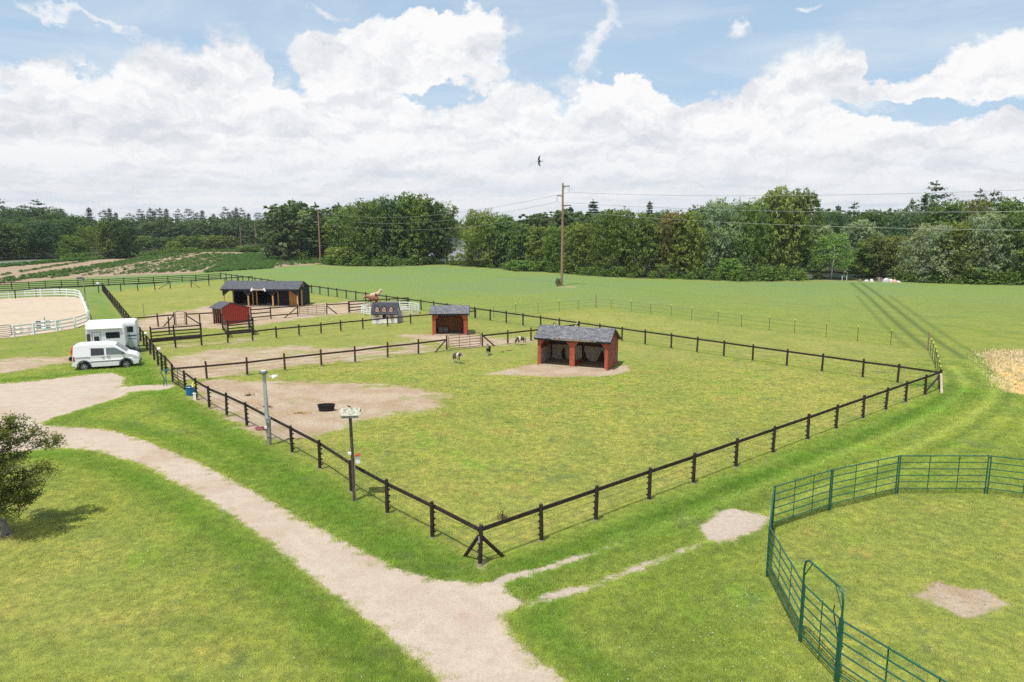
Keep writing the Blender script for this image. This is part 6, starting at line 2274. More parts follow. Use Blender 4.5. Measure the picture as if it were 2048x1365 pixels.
o = MB().box((0, 0, 0), (.4, .3, .25)).cyl((0, 0, -.3), (0, 0, -.1), .05).build('post_box', M_white, None, loc=(x, y, 1.62))
tag(o, 'small white box on top of the far dark fence near the lane', 'box')
# thin pale marker poles by the arena corner
for (px, py, top, lb) in ((171, 606, 555, 'thin pale pole by the arena corner with a bracket of speakers on top'), (178, 640, 610, 'thin white pole beside the near right corner of the arena fence'),
                          (288, 632, 608, 'lone pale stake in the middle paddock')):
    x, y = G(px, py)
    d = ray(px, top)
    h = CAM_H + d[2] * (y / d[1])
    rt = tag(empty('marker_pole', (x, y, 0)), lb, 'pole')
    MB().cyl((0, 0, -.05), (0, 0, h), .045 if top != 555 else .06, n=8).build('pole', M_greywood, rt, smooth=True)
    if top == 555:
        MB().box((-.35, 0, h - .2), (.9, .05, .05)).box((-.75, 0, h - .15), (.25, .2, .3)).box((-.35, 0, h - .1), (.25, .2, .3)).box((.02, 0, h - .2), (.2, .2, .3)).build('speaker_bracket', M_vg, rt)

# dead brush and dung heaps
def brush(px, py, w_, label, tint=(0.10, 0.070, 0.045), h_=.25, n=46):
    rnd = random.Random(px)
    x, y = G(px, py)
    b = MB()
    for i in range(n):
        a = rnd.uniform(0, 6.28)
        r = abs(rnd.gauss(0, .4)) * w_
        p = Vector((math.cos(a) * r, math.sin(a) * r * .6, rnd.uniform(.0, h_ * .6)))
        q = p + Vector((rnd.uniform(-.3, .3) * w_, rnd.uniform(-.2, .2) * w_, rnd.uniform(-.05, h_)))
        b.cyl(p, q, .012 * w_ + .005, .004, 4)
        if i % 2:
            b.box(q, (.07 * w_ + .02, .05 * w_ + .02, .015), rz=a, rx=rnd.uniform(-1, 1))
    o = b.build('brush_pile', mat('dead_brush', tint, .95, var=.4), None, loc=(x, y, 0))
    tag(o, label, 'brush pile')


brush(1004, 1040, .38, 'small pile of dead brown leaves just inside the fence near the corner post')
brush(497, 792, .5, 'dark twisted brush lying on bare ground left of the light pole', (.11, .065, .04), .12)
brush(535, 815, .7, 'brown sticks lying on bare ground behind the light pole', (.20, .10, .05), .10)
brush(600, 827, .7, 'low spread of orange brown hay left of the stock tank', (.33, .19, .08), .05, 70)
brush(1004, 705, .35, 'dark dung heap on the grass between the ponies, left one', (.06, .05, .035), .06, 30)
brush(1018, 702, .4, 'dark dung heap on the grass between the ponies, right one', (.06, .05, .035), .06, 30)
x, y = G(521, 860)
o = MB().tube([(.24 * math.cos(a) * (1 + .06 * k), .16 * math.sin(a), .03 + .03 * k) for k in range(4) for a in [2 * PI * i / 14 for i in range(14)]], .022, 6).build('rope_coil', mat('dusty_pink_rope', (.36, .13, .13), .8), None, loc=(x, y, 0), smooth=True)
tag(o, 'dusty pink coil of rope on the ground left of the light pole', 'rope')

# arena equipment
M_teal = mat('teal_paint', (.03, .38, .30), .5)
M_navy = mat('navy_paint', (.03, .07, .16), .5)
M_pinkp = mat('pink_poles', (.62, .28, .30), .6)


def jump_stack(label, px, py, L, levels, rot=.25):
    x, y = G(px, py)
    rt = tag(empty('jump_stack', (x, y, 0.012), rot), label, 'jump poles')
    for s_ in (-1, 1):
        b = MB().box((s_ * L / 2, 0, .55), (.10, .10, 1.1)).box((s_ * L / 2, 0, .05), (.12, .6, .08))
        b.build('jump_stand', M_white, rt)
    for z, m1 in levels:
        b = MB()
        n = 5
        for i in range(n):
            b.cyl((-L / 2 + .08 + (L - .16) * i / n, .08, z), (-L / 2 + .08 + (L - .16) * (i + 1) / n, .08, z), .06, n=8, mi=i % 2)
        b.build('jump_pole', [m1, M_white], rt)
    return rt


jump_stack('striped navy and teal jump poles on white stands just inside the near arena fence', 97, 661, 2.3, ((.25, M_navy), (.52, M_navy), (.80, M_teal), (.93, M_navy)))
jump_stack('pale pink jump poles on low white stands beside the arena gate', 44, 670, 1.9, ((.20, M_ins), (.48, M_pinkp), (.66, M_pinkp)))
x, y = G(91, 659)
o = MB().lathe([(.20, 0), (.06, .06), (.05, .5), (.02, .55), (0, .56)], (0, 0, 0), 12).build('training_cone', M_teal, None, loc=(x, y, .85), smooth=True)
o.location.z = .012
o.scale = (1, 1, 2.4)
tag(o, 'tall teal cone standing behind the striped jump poles', 'cone')

# things by the wood at the right
def lump(name, label, cat, px, py, w_, d_, h_, m, seed=1, rot=0.0):
    rng = random.Random(seed)
    x, y = G(px, py)
    b = MB()
    n = 12
    prof = [(.5, 0), (.5, .45), (.40, .8), (.2, .98), (0, 1.0)]
    vs, fs = [], []
    for r, z in prof:
        for k in range(n):
            a = 2 * PI * k / n
            q = 1 + rng.uniform(-.12, .12)
            vs.append((r * q * math.cos(a) * w_, r * q * math.sin(a) * d_, z * h_ * (1 + rng.uniform(-.08, .08))))
    for i in range(len(prof) - 1):
        for k in range(n):
            k2 = (k + 1) % n
            fs.append((i * n + k, i * n + k2, (i + 1) * n + k2, (i + 1) * n + k))
    b.add(vs, fs)
    o = b.build(name, m, None, smooth=True, loc=(x, y, 0))
    o.rotation_euler = (0, 0, rot)
    tag(o, label, cat)


M_wr = mat('white_wrap', (.62, .62, .62), .5, var=.08)
lump('wrapped_bale', 'largest white wrapped bundle in the row by the wood', 'bundle', 1772, 565.0, 1.25, .9, .75, mat('grey_white_wrap', (.52, .53, .55), .5))
lump('boulder', 'white boulder right of the largest white bundle', 'boulder', 1781.5, 565.0, .8, .7, .62, M_wr, 3)
lump('boulder', 'orange streaked white boulder near the right end of the row', 'boulder', 1789, 565.5, .75, .6, .55, mat('orange_stone', (.60, .40, .30), .8), 4)
lump('boulder', 'low white slab at the right end of the row by the wood', 'boulder', 1796, 565.5, 1.0, .5, .32, M_wr, 5)
lump('boulder', 'round white boulder left of the weathered bench', 'boulder', 1743, 564.5, .7, .6, .55, M_wr, 6)
lump('boulder', 'flat white stone between two boulders by the wood', 'boulder', 1733, 563.5, .8, .6, .35, M_wr, 7)
lump('boulder', 'dark brown boulder at the left end of the row of stones', 'boulder', 1720, 563.5, .75, .6, .42, mat('brown_stone', (.20, .16, .13), .9), 8)
x, y = G(1757, 564.5)
bn = tag(empty('weathered_bench', (x, y, 0)), 'weathered pinkish wooden stand among the white stones', 'stand')
M_ww = mat('pink_grey_wood', (.36, .27, .24), .9, var=.25)
MB().box((0, 0, .45), (.35, .35, .9)).build('post', M_ww, bn)
MB().box((.1, 0, .75), (1.1, .3, .08)).build('seat', M_ww, bn)
MB().box((.45, 0, .35), (.3, .2, .7), ry=.3).build('brace', M_ww, bn)
x, y = G(1617, 560.5)
cr = tag(empty('grey_cart', (x, y, 0), .15), 'small grey cart with flat top standing before the dark opening in the wood', 'cart')
MB().box((0, 0, .62), (1.1, .7, .5)).build('box_body', mat('grey_cart_body', (.22, .24, .23), .7), cr, bevel=.02)
MB().box((0, 0, .93), (1.3, .9, .06)).build('lid', M_greywood, cr)
for s_ in (-.4, .4):
    MB().cyl((s_, -.4, .2), (s_, -.34, .2), .2, n=14).build('wheel', M_rubber, cr)
lump('rock', 'flat white stone left of the grey cart at the wood edge', 'rock', 1588, 561, .9, .6, .25, M_wr, 9)
for px in (1684, 1693):
    x, y = G(px, 562)
    o = MB().box((0, 0, .48), (.14, .14, .96)).box((0, 0, .97), (.18, .18, .04)).build('stone_post', mat('pale_post', (.50, .49, .46), .8), None, loc=(x, y, 0), bevel=.01)
    tag(o, 'left one of two pale posts before the dark opening' if px == 1684 else 'right one of two pale posts before the dark opening', 'post', 'pale posts at the wood edge')
for px, lb in ((1324, 'left low pile of tan logs on the strip before the wood'), (1353, 'right low pile of tan logs on the strip before the wood')):
    x, y = G(px, 552)
    b = MB()
    for i in range(6):
        b.cyl((-.7, i * .2 - .5, .1 + (.17 if i % 2 else 0)), (.7, i * .2 - .45, .1 + (.17 if i % 2 else 0)), .1, n=7)
    o = b.build('log_pile', mat('tan_logs', (.42, .33, .22), .9), None, loc=(x, y, 0))
    tag(o, lb, 'logs', 'log piles before the wood')
x, y = G(744, 527)
fr = tag(empty('goal_frame', (x, y - 1.5, 0)), 'thin grey goal like frame at the foot of the big grove', 'frame')
MB().tube([(-1.4, 0, 0), (-1.4, 0, 1.5), (1.4, 0, 1.5), (1.4, 0, 0)], .05, 6).build('frame_tube', M_greywood, fr)

# ------------------------------------------------------------------ HORSES
def coat(name, base, bands=(), legs=None, white=(.62, .57, .50), z_hi=9.0):
    """coat with white patches where the body's own length axis falls inside the given bands"""
    m = bpy.data.materials.new(name)
    m.use_nodes = True
    t = NT(m.node_tree)
    out = t.n('ShaderNodeOutputMaterial')
    b = t.n('ShaderNodeBsdfPrincipled')
    t.t.links.new(b.outputs[0], out.inputs[0])
    co = t.n('ShaderNodeTexCoord').outputs['Object']
    sp = t.n('ShaderNodeSeparateXYZ', inp={0: co})
    col = t.mix(t.noise(co, 7.0, 3.0, .6), tuple(x * .7 for x in base), tuple(min(1, x * 1.3) for x in base))
    wob = t.m('MULTIPLY', t.m('SUBTRACT', t.noise(co, 4.0, 2.0, .5), .5), .30)
    xx = t.m('ADD', sp.outputs[0], wob)
    for a_, c_ in bands:
        k = t.m('MULTIPLY', t.ss(xx, a_ - .012, a_ + .012), t.ss(xx, c_ + .012, c_ - .012))
        k = t.m('MULTIPLY', k, t.ss(t.m('ADD', sp.outputs[2], wob), .42, .46))
        col = t.mix(k, col, white)
    if legs:
        col = t.mix(t.ss(sp.outputs[2], legs + .02, legs - .02), col, white)
    t.put(b.inputs['Base Color'], col)
    b.inputs['Roughness'].default_value = .6
    b.inputs['Specular IOR Level'].default_value = .3
    return m


def horse(label, loc, rz, size, pose, m_body, m_hair, m_face=None, girth=1.0, cat='horse', group=None):
    root = tag(empty('horse', (loc[0], loc[1], 0), rz), label, cat, group)
    hd = {'stand': ((.50, .98), (.60, 1.12), (.64, 1.22), (.82, 1.00), (.90, .90)),
          'up': ((.47, .98), (.55, 1.10), (.60, 1.20), (.77, 1.07), (.85, .99)),
          'level': ((.52, .90), (.68, .96), (.80, 1.00), (.96, .80), (1.02, .70)),
          'graze': ((.52, .72), (.62, .52), (.68, .36), (.66, .16), (.66, .05))}[pose]
    V, R, E_ = [], [], []

    def add(p, r, par=None):
        V.append(tuple(c * size for c in p))
        R.append(r * size)
        if par is not None:
            E_.append((par, len(V) - 1))
        return len(V) - 1

    g = girth
    pel = add((-.30, 0, .78), .20 * g)
    rump = add((-.43, 0, .80), .12 * g, pel)
    mid = add((-.05, 0, .73), .23 * g, pel)
    che = add((.22, 0, .75), .215 * g, mid)
    bas = add((.37, 0, .86), .17, che)
    nk = add((hd[0][0], 0, hd[0][1]), .145, bas)
    nk2 = add((hd[1][0], 0, hd[1][1]), .118, nk)
    pol = add((hd[2][0], 0, hd[2][1]), .095, nk2)
    jaw = add(((hd[2][0] * .55 + hd[3][0] * .45), 0, hd[2][1] * .55 + hd[3][1] * .45), .088, pol)
    muz = add((hd[3][0], 0, hd[3][1]), .060, jaw)
    nos = add((hd[4][0], 0, hd[4][1]), .048, muz)
    ex_, ez_ = (hd[2][0] - hd[3][0]), (hd[2][1] - hd[3][1])
    l_ = math.hypot(ex_, ez_)
    for s_ in (-1, 1):
        e1_ = add((hd[2][0] + ex_ / l_ * .07 - .01, s_ * .045, hd[2][1] + ez_ / l_ * .07 + .01), .022, pol)
        add((hd[2][0] + ex_ / l_ * .13, s_ * .05, hd[2][1] + ez_ / l_ * .13 + .02), .007, e1_)
    for s_ in (-1, 1):
        f_ = s_ * .03
        h0_ = add((-.36, s_ * .10, .66), .105 * g, pel)
        h1_ = add((-.30 + f_, s_ * .115, .50), .070, h0_)
        h2_ = add((-.43 + f_, s_ * .115, .33), .036, h1_)
        h3_ = add((-.41 + f_ * 1.6, s_ * .115, .09), .024, h2_)
        add((-.38 + f_ * 1.6, s_ * .115, .015), .034, h3_)
        s0_ = add((.27, s_ * .10, .60), .085, che)
        s1_ = add((.27 - f_, s_ * .105, .46), .050, s0_)
        s2_ = add((.285 - f_, s_ * .105, .31), .036, s1_)
        s3_ = add((.275 - f_ * 1.6, s_ * .105, .09), .023, s2_)
        add((.30 - f_ * 1.6, s_ * .105, .015), .034, s3_)
    me = bpy.data.meshes.new('body')
    me.from_pydata(V, E_, [])
    o = bpy.data.objects.new('body', me)
    COL.objects.link(o)
    o.parent = root
    me.materials.append(m_body)
    sk = o.modifiers.new('skin', 'SKIN')
    sk.use_smooth_shade = True
    for i, r in enumerate(R):
        me.skin_vertices[0].data[i].radius = (r, r)
        me.skin_vertices[0].data[i].use_root = (i == 0)
    ss = o.modifiers.new('sub', 'SUBSURF')
    ss.levels = ss.render_levels = 2
    # mane
    b = MB()
    chain = [(.33, .98), (hd[0][0] - .05, hd[0][1] + .12), (hd[1][0] - .05, hd[1][1] + .09), (hd[2][0] - .02, hd[2][1] + .07), (hd[2][0] + .06, hd[2][1] + .0)]
    if pose == 'graze':
        chain = [(.36, .94), (.58, .80), (.71, .60), (.76, .40), (.74, .28)]
    rnd = random.Random(int(size * 100 + rz * 10))
    for a_, c_ in zip(chain, chain[1:]):
        for q in range(7):
            t_ = q / 7 + rnd.uniform(0, .1)
            x_, z_ = a_[0] + (c_[0] - a_[0]) * t_, a_[1] + (c_[1] - a_[1]) * t_
            sd_ = -1 if rnd.random() < .75 else 1
            b.tube([(x_ * size, 0, (z_ + .01) * size), ((x_ - .02) * size, sd_ * .075 * size, (z_ - .05) * size), ((x_ - .03) * size, sd_ * .09 * size, (z_ - rnd.uniform(.12, .2)) * size)],
                   [.022 * size, .020 * size, .006 * size], 5)
    b.build('mane', m_hair, root, smooth=True)
    b = MB()
    for q in range(7):
        o_ = rnd.uniform(-.03, .03)
        b.tube([(-.50 * size, 0, .86 * size), ((-.57) * size, o_ * size, .74 * size), ((-.58 + o_) * size, o_ * 1.5 * size, .45 * size), ((-.55 + o_) * size, o_ * 2 * size, (.2 + abs(o_)) * size)],
               [.02 * size, .034 * size, .034 * size, .006 * size], 6)
    b.build('tail', m_hair, root, smooth=True)
    if m_face:
        a_, c_ = hd[2], hd[4]
        b = MB()
        n_ = Vector((-(c_[1] - a_[1]), 0, c_[0] - a_[0])).normalized()
        if n_.z < 0 and pose != 'graze' or (pose == 'graze' and n_.x < 0):
            n_ = -n_
        pts, rr = [], []
        for q, (f, r_) in enumerate(((.12, .016), (.3, .034), (.55, .028), (.8, .028), (.98, .030))):
            base_r = .090 * (1 - f) + .048 * f
            p_ = Vector((a_[0] + (c_[0] - a_[0]) * f, 0, a_[1] + (c_[1] - a_[1]) * f)) + n_ * (base_r - r_ * .45)
            pts.append(p_ * size)
            rr.append(r_ * size)
        b.tube(pts, rr, 7)
        b.build('blaze', m_face, root, smooth=True)
    for s_ in (-1, 1):
        f = .30
        p_ = Vector((hd[2][0] + (hd[4][0] - hd[2][0]) * f, s_ * .080, hd[2][1] + (hd[4][1] - hd[2][1]) * f + .015))
        b = MB().lathe([(0, -.012), (.010, -.006), (.012, 0), (.010, .006), (0, .012)], p_ * size, 6)
        b.build('eye', M_ins, root, smooth=True)
    return root


WHT = (.62, .57, .50)
m1 = coat('grey_brown_pinto', (.085, .066, .058), ((.20, .36),), .26)
m2 = coat('black_pinto', (.022, .017, .016), ((.42, .5),), .20)
m3 = coat('bay_pinto', (.080, .036, .026), ((-.60, -.34), (.06, .26)), .30)
m4 = coat('chestnut_coat', (.20, .080, .045))
m5 = coat('palomino_coat', (.52, .37, .25))
m6 = coat('brown_pinto', (.11, .055, .035), ((-.1, .2),), .4)
h_dark = mat('dark_mane', (.03, .022, .018), .8, var=.3)
h_pale = mat('pale_mane', (.55, .48, .40), .8, var=.1)
M_face = mat('white_blaze', WHT, .7, var=.05)
horse('grey brown and white pony walking towards the camera in front of the gate', G(914, 726.5), rad(-52), .88, 'level', m1, mat('mixed_mane', (.30, .25, .20), .8), M_face, 1.12, 'pony')
horse('nearly black pony with white face walking towards the camera by the slanting brace', G(977, 710.5), rad(-98), .84, 'stand', m2, h_dark, M_face, 1.05, 'pony')
horse('brown and white patched pony grazing left of the double red shelter', G(1042, 690.5), rad(196), .80, 'graze', m3, h_dark, None, 1.12, 'pony')
horse('brown horse with white blaze looking over the roof of the double red shelter', (G(1107, 679)[0], G(1107, 679)[1] + .6), rad(-86), 1.26, 'stand', m6, h_dark, M_face)
horse('chestnut horse with white face standing behind the four board fence', G(748, 613.5), rad(186), 1.42, 'level', m4, mat('flaxen_mane', (.42, .24, .13), .8), M_face, 1.12)
horse('pale cream horse with raised head behind the chestnut one', (G(744, 610)[0], G(744, 610)[1] + 1.9), rad(25), 1.56, 'up', m5, h_pale, M_face)

# ------------------------------------------------------------------ CROPS, WATER, ROAD
def crop_field():
    rng = np.random.default_rng(2)
    rows = [((-60, 570), (350, 507)), ((30, 561), (365, 506)), ((228, 551.5), (428, 508)), ((278, 548), (445, 508)), ((340, 546), (470, 509)), ((-60, 577), (372, 505)), ((0, 566), (330, 510)), ((-60, 562), (240, 512)), ((76, 557), (372, 506)), ((100, 557.5), (385, 506.5)), ((165, 553), (402, 507)), ((202, 550), (416, 508.5)),
            ((255, 549), (440, 508)), ((300, 547.5), (450, 508.5)), ((318, 547), (462, 508.5)), ((365, 545), (478, 509)), ((384, 544), (486, 509))]
    soilp = gp([(-300, 585), (-60, 578), (76, 562), (200, 554), (400, 547), (545, 537), (568, 534), (650, 528), (640, 521), (600, 514), (560, 507), (486, 505), (370, 502), (262, 513), (120, 522), (-300, 548)])
    tag(sheet('field_soil', ragged(soilp, 1.0, .5, seed=8, sm=1), .016, M_soil), kind='structure')
    V0, F0 = broad_crown(71, 5, 60, .6, .0, .30, 0, .95, .3)
    Vs, Fs, base = [], [], 0

    def put(x, y, w_, h_):
        nonlocal base
        a = rng.uniform(0, 6.28)
        c, s_ = math.cos(a), math.sin(a)
        Vs.append(np.stack([(V0[:, 0] * c - V0[:, 1] * s_) * w_ + x, (V0[:, 0] * s_ + V0[:, 1] * c) * w_ + y, V0[:, 2] * h_], 1))
        Fs.append(F0 + base)
        base += len(V0)
    for k, (a, b) in enumerate(rows):
        p0, p1 = G(*a), G(*b)
        L = math.hypot(p1[0] - p0[0], p1[1] - p0[1])
        thick = (.8, .7, .5, .5, .6, 1.6, .9, 1.2, 1.6, 1.5, .5, .5, .8, .4, 1.4, .6, 1.7)[k]
        dens = (.8, .8, .6, .5, .6, .9, .7, .8, 1, 1, .45, .5, .6, .35, 1, .6, 1)[k]
        n = int(L * 1.9 * dens)
        nx_, ny_ = -(p1[1] - p0[1]) / L, (p1[0] - p0[0]) / L
        for i in range(n):
            t = rng.uniform(0, 1)
            o_ = rng.normal() * thick * .30
            s_ = rng.uniform(.55, 1.05)
            put(p0[0] + (p1[0] - p0[0]) * t + nx_ * o_, p0[1] + (p1[1] - p0[1]) * t + ny_ * o_, s_ * .9, s_ * .55)
    # leafy block right of the rows
    blk = gp([(407, 546), (545, 537), (558, 512), (500, 507), (487, 509)])
    bx0, bx1 = min(p[0] for p in blk), max(p[0] for p in blk)
    by0, by1 = min(p[1] for p in blk), max(p[1] for p in blk)
    X = rng.uniform(bx0, bx1, 14000)
    Y = rng.uniform(by0, by1, 14000)
    ok = sd_poly(X, Y, blk) > 0
    for x, y in zip(X[ok][:4200], Y[ok][:4200]):
        put(x, y, rng.uniform(.8, 1.3), rng.uniform(.35, .6))
    # short beds between bare strips on the right
    for a, b, w_ in (((556, 535), (574, 511), 1.6), ((584, 531), (590, 512), 1.2), ((607, 529), (606, 512), 1.5), ((626, 528), (620, 513), 1.2), ((638, 527), (630, 515), 1.0)):
        p0, p1 = G(*a), G(*b)
        for i in range(110):
            t = rng.uniform(0, 1)
            put(p0[0] + (p1[0] - p0[0]) * t + rng.normal() * w_ * .5, p0[1] + (p1[1] - p0[1]) * t, rng.uniform(.6, 1.0), rng.uniform(.3, .6))
    # weedy margins
    for a, b, n, w_ in (((-200, 552), (120, 524), 420, 3.5), ((120, 524), (262, 515), 260, 2.5), ((262, 515), (370, 503), 260, 2.5), ((370, 503), (560, 505), 420, 2.0), ((560, 510), (700, 531), 200, 2.0)):
        p0, p1 = G(*a), G(*b)
        for i in range(n):
            t = rng.uniform(0, 1)
            put(p0[0] + (p1[0] - p0[0]) * t + rng.normal() * .8, p0[1] + (p1[1] - p0[1]) * t + rng.normal() * w_, rng.uniform(.9, 1.6), rng.uniform(.4, 1.0))
    o = bpy.data.objects.new('crop_rows', quick_mesh('crop_rows', np.concatenate(Vs), np.concatenate(Fs), M_leaf))
    o.color = (.105, .200, .060, 1)
    COL.objects.link(o)
    tag(o, 'green vegetable plants in rows with weedy margins', 'crops', kind='stuff')


crop_field()
M_water = mat('lake_water', (.05, .07, .08), .12, spec=.6, bump=.25, bscale=1.2, coord='Object')
lake = sheet('water', [(-75, 214), (40, 205), (50, 420), (30, 510), (-110, 510)], .02, M_water)
tag(lake, kind='structure')
pond = sheet('pond_water', gp([(1655, 556), (1720, 556), (1745, 549), (1640, 549)]), .02, M_water)
pond.name = 'pond'
tag(pond, kind='structure')
M_asph = mat('road_asphalt', (.16, .16, .165), .9)
tag(sheet('road', gp([(-500, 548), (0, 530), (40, 524), (72, 521), (72, 519.5), (0, 525), (-500, 538)]), .02, M_asph), kind='structure')


# ------------------------------------------------------------------ summer haze
hz_m = bpy.data.materials.new('haze')
hz_m.use_nodes = True
t = NT(hz_m.node_tree)
o_ = t.n('ShaderNodeOutputMaterial')
pv = t.n('ShaderNodeVolumePrincipled')
pv.inputs['Color'].default_value = (.80, .88, 1.0, 1)
pv.inputs['Density'].default_value = 0.00013
pv.inputs['Anisotropy'].default_value = 0.2
t.t.links.new(pv.outputs[0], o_.inputs['Volume'])
hz = MB().box((0, 550, 19.5), (2640, 1540, 43)).build('haze', hz_m, None)
tag(hz, 'thin summer haze over the fields', 'haze', kind='stuff')

# ------------------------------------------------------------------ GRASS TUFTS near the camera
def grass_mat(name, flower=False):
    m = bpy.data.materials.new(name)
    m.use_nodes = True
    t = NT(m.node_tree)
    out = t.n('ShaderNodeOutputMaterial')
    pos = t.n('ShaderNodeNewGeometry').outputs['Position']
    A = {k: t.attr(k, 'INSTANCER') for k in ('lush', 'dry', 'field', 'hay', 'stripe')}
    col, mid, sm = grass_color(t, pos, A)
    rnd = t.attr('rnd', 'INSTANCER')
    col = t.mix(1.0, col, t.mix(rnd, (1.66, 1.66, 1.66), (2.16, 2.08, 2.08)), 'MULTIPLY')
    b = t.n('ShaderNodeBsdfPrincipled')
    t.put(b.inputs['Base Color'], col)
    b.inputs['Roughness'].default_value = .6
    b.inputs['Specular IOR Level'].default_value = .2
    tr = t.n('ShaderNodeBsdfTranslucent')
    t.put(tr.inputs['Color'], t.mix(1.0, col, (1.15, 1.2, .8), 'MULTIPLY'))
    mx = t.n('ShaderNodeMixShader')
    mx.inputs[0].default_value = .45
    t.t.links.new(b.outputs[0], mx.inputs[1])
    t.t.links.new(tr.outputs[0], mx.inputs[2])
    t.t.links.new(mx.outputs[0], out.inputs[0])
    return m


def tuft(seed, n, rad_, h, w_):
    rng = np.random.default_rng(seed)
    V = []
    for i in range(n):
        a = rng.uniform(0, 6.28)
        r = rad_ * math.sqrt(rng.uniform(0, 1))
        x, y = r * math.cos(a), r * math.sin(a)
        b_ = rng.uniform(0, 6.28)
        hh = h * rng.uniform(.5, 1.2)
        lean = rng.uniform(.3, 1.1) * hh
        dx_, dy_ = math.cos(b_), math.sin(b_)
        V += [(x - dy_ * w_, y + dx_ * w_, 0), (x + dy_ * w_, y - dx_ * w_, 0), (x + dx_ * lean, y + dy_ * lean, hh)]
    return np.array(V), np.arange(3 * n).reshape(-1, 3)


def scatter_grass():
    rng = np.random.default_rng(14)
    M = grass_mat('grass_blades')
    protos = []
    for s_ in range(4):
        V, F = tuft(90 + s_, 60, .17, .085, .007)
        o = bpy.data.objects.new('grass_tuft', quick_mesh('grass_tuft', V, F, M))
        protos.append(o)
    n = 400000
    # sample evenly over the visible wedge, denser near the camera
    yy = 9.5 + (58 - 9.5) * rng.random(n) ** 1.25
    xx = rng.uniform(-1, 1, n) * (yy * .76 + 9)
    R = gfield(xx, yy)
    keep = (R['road'] < rng.exponential(.10, n) * (rng.random(n) < .5) - .03)
    keep &= rng.random(n) > np.clip((R['bare'] - .42) * 3.5, 0, 1)
    keep &= rng.random(n) < np.clip(1.15 - (yy - 14) / 40, 0, 1)
    keep &= rng.random(n) < np.clip((yy * .76 + 9 - np.abs(xx)) / 5, 0, 1)
    xx, yy = xx[keep], yy[keep]
    R = {k: v[keep] for k, v in R.items()}
    n = len(xx)
    lush = R['lush']
    cell = np.sin(xx * .9 + 2 * np.sin(yy * .7)) * np.cos(yy * .8 + 1.5 * np.sin(xx * .5))
    hsc = .50 + .70 * lush + .20 * cell + rng.normal(0, .14, n) - .25 * (R['dry'] > .3)
    hsc = np.clip(hsc, .22, 2.2) * np.clip(1 + (yy - 25) / 60, .9, 1.5)
    coll = bpy.data.collections.new('grass_sources')
    for o in protos:
        coll.objects.link(o)
    me = bpy.data.meshes.new('grass')
    me.vertices.add(n)
    me.vertices.foreach_set('co', np.stack([xx, yy, np.zeros(n)], 1).astype(np.float32).ravel())
    for k, v in (('lush', R['lush']), ('dry', R['dry']), ('field', R['field']), ('hay', R['hay']), ('stripe', R['stripe']), ('rnd', rng.random(n)), ('hs', hsc),
                 ('ws', rng.uniform(.8, 1.3, n) * np.clip(1 + (yy - 25) / 50, .9, 1.5)), ('rz', rng.uniform(0, 6.28, n))):
        at = me.attributes.new(k, 'FLOAT', 'POINT')
        at.data.foreach_set('value', v.astype(np.float32))
    o = bpy.data.objects.new('grass', me)
    COL.objects.link(o)
    tag(o, 'short green grass growing over the lawns and paddock near the camera', 'grass', kind='stuff')
    gn = bpy.data.node_groups.new('grass_points', 'GeometryNodeTree')
    gn.interface.new_socket('Geometry', in_out='INPUT', socket_type='NodeSocketGeometry')
    gn.interface.new_socket('Geometry', in_out='OUTPUT', socket_type='NodeSocketGeometry')
    N = gn.nodes
    gi, go = N.new('NodeGroupInput'), N.new('NodeGroupOutput')
    m2p = N.new('GeometryNodeMeshToPoints')
    iop = N.new('GeometryNodeInstanceOnPoints')
    ci = N.new('GeometryNodeCollectionInfo')
    ci.inputs['Collection'].default_value = coll
    ci.inputs['Separate Children'].default_value = True
    ci.inputs['Reset Children'].default_value = True
    iop.inputs['Pick Instance'].default_value = True

    def na(nm):
        q = N.new('GeometryNodeInputNamedAttribute')
        q.data_type = 'FLOAT'
        q.inputs['Name'].default_value = nm
        return q.outputs['Attribute']
    cx1, cx2 = N.new('ShaderNodeCombineXYZ'), N.new('ShaderNodeCombineXYZ')
    L = gn.links
    L.new(na('rz'), cx1.inputs[2])
    w1 = na('ws')
    L.new(w1, cx2.inputs[0])
    L.new(w1, cx2.inputs[1])
    L.new(na('hs'), cx2.inputs[2])
    L.new(gi.outputs[0], m2p.inputs[0])
    L.new(m2p.outputs[0], iop.inputs['Points'])
    L.new(ci.outputs[0], iop.inputs['Instance'])
    L.new(cx1.outputs[0], iop.inputs['Rotation'])
    L.new(cx2.outputs[0], iop.inputs['Scale'])
    L.new(iop.outputs[0], go.inputs[0])
    md = o.modifiers.new('scatter', 'NODES')
    md.node_group = gn


scatter_grass()


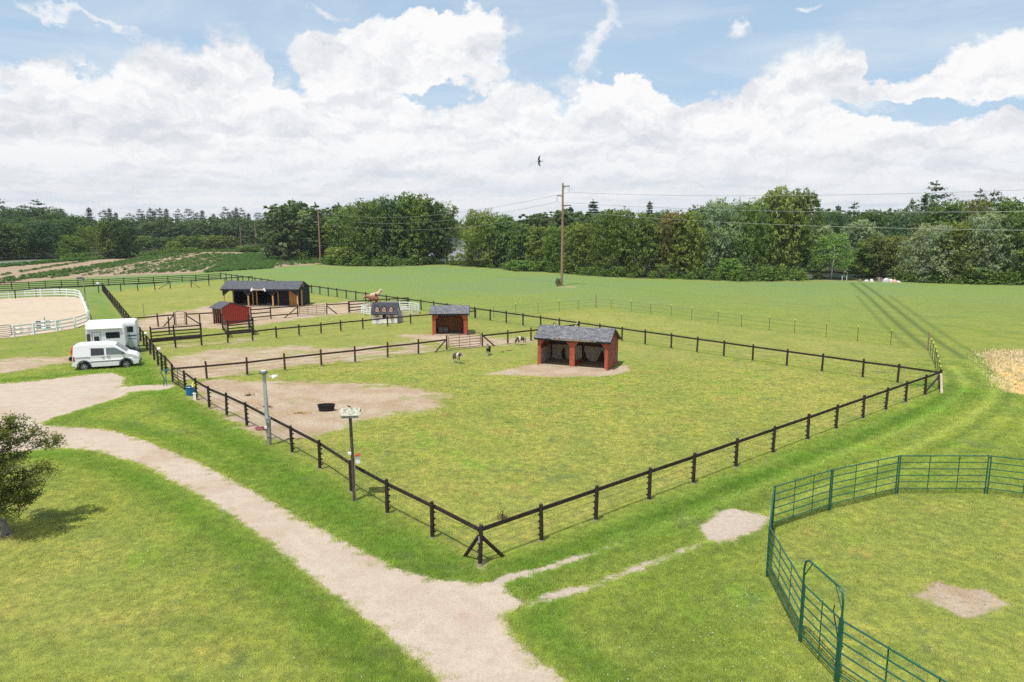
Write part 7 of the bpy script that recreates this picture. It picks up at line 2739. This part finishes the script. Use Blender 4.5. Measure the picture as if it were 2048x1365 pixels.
# tall tan hay patch at the right
def hay_patch():
    rng = np.random.default_rng(6)
    xs_, ys_ = [p[0] for p in HAY], [p[1] for p in HAY]
    n = 26000
    X, Y = rng.uniform(min(xs_), max(xs_), n), rng.uniform(min(ys_), max(ys_), n)
    d = sd_poly(X, Y, HAY)
    ok = d > rng.normal(0, .6, n)
    X, Y = X[ok], Y[ok]
    n = len(X)
    a = rng.uniform(0, 6.28, n)
    h = rng.uniform(.12, .28, n)
    w_ = .018
    ln = rng.uniform(.05, .35, n)
    V = np.stack([np.stack([X - np.sin(a) * w_, Y + np.cos(a) * w_, np.zeros(n)], 1), np.stack([X + np.sin(a) * w_, Y - np.cos(a) * w_, np.zeros(n)], 1),
                  np.stack([X + np.cos(a) * ln, Y + np.sin(a) * ln, h], 1)], 1).reshape(-1, 3)
    F = np.arange(3 * n).reshape(-1, 3)
    M = mat('dry_hay', (.60, .49, .30), .8, var=.25, vscale=1.2, second=(.38, .36, .14), sthr=(.5, .7), sscale=.5)
    o = bpy.data.objects.new('dry_grass', quick_mesh('dry_grass', V, F, M))
    COL.objects.link(o)
    tag(o, 'patch of tall tan dry grass at the right edge', 'grass', kind='stuff')


hay_patch()


def clover():
    rng = np.random.default_rng(21)
    n = 9000
    Y = 14 + 30 * rng.random(n) ** 1.3
    X = rng.uniform(-.8, .8, n) * Y
    R = gfield(X, Y)
    p = np.sin(X * .35 + 1.3 * np.sin(Y * .21)) * np.sin(Y * .4 + X * .13)
    ok = (R['road'] < -.25) & (R['bare'] < .3) & (rng.random(n) < np.clip(.10 + .5 * p + .25 * (X > 2), .02, .9))
    X, Y = X[ok], Y[ok]
    C_ = np.stack([X, Y, rng.uniform(.06, .12, len(X))], 1)
    V, F = leaf_quads(C_, np.tile((0., 0., 1.), (len(X), 1)) + rng.normal(size=(len(X), 3)) * .3, rng.uniform(.014, .028, len(X)), rng, 1.0)
    o = bpy.data.objects.new('clover_flowers', quick_mesh('clover_flowers', V, F, mat('clover_white', (.62, .62, .55), .7)))
    COL.objects.link(o)
    tag(o, 'tiny white clover flowers scattered over the mown grass', 'clover', kind='stuff')


clover()
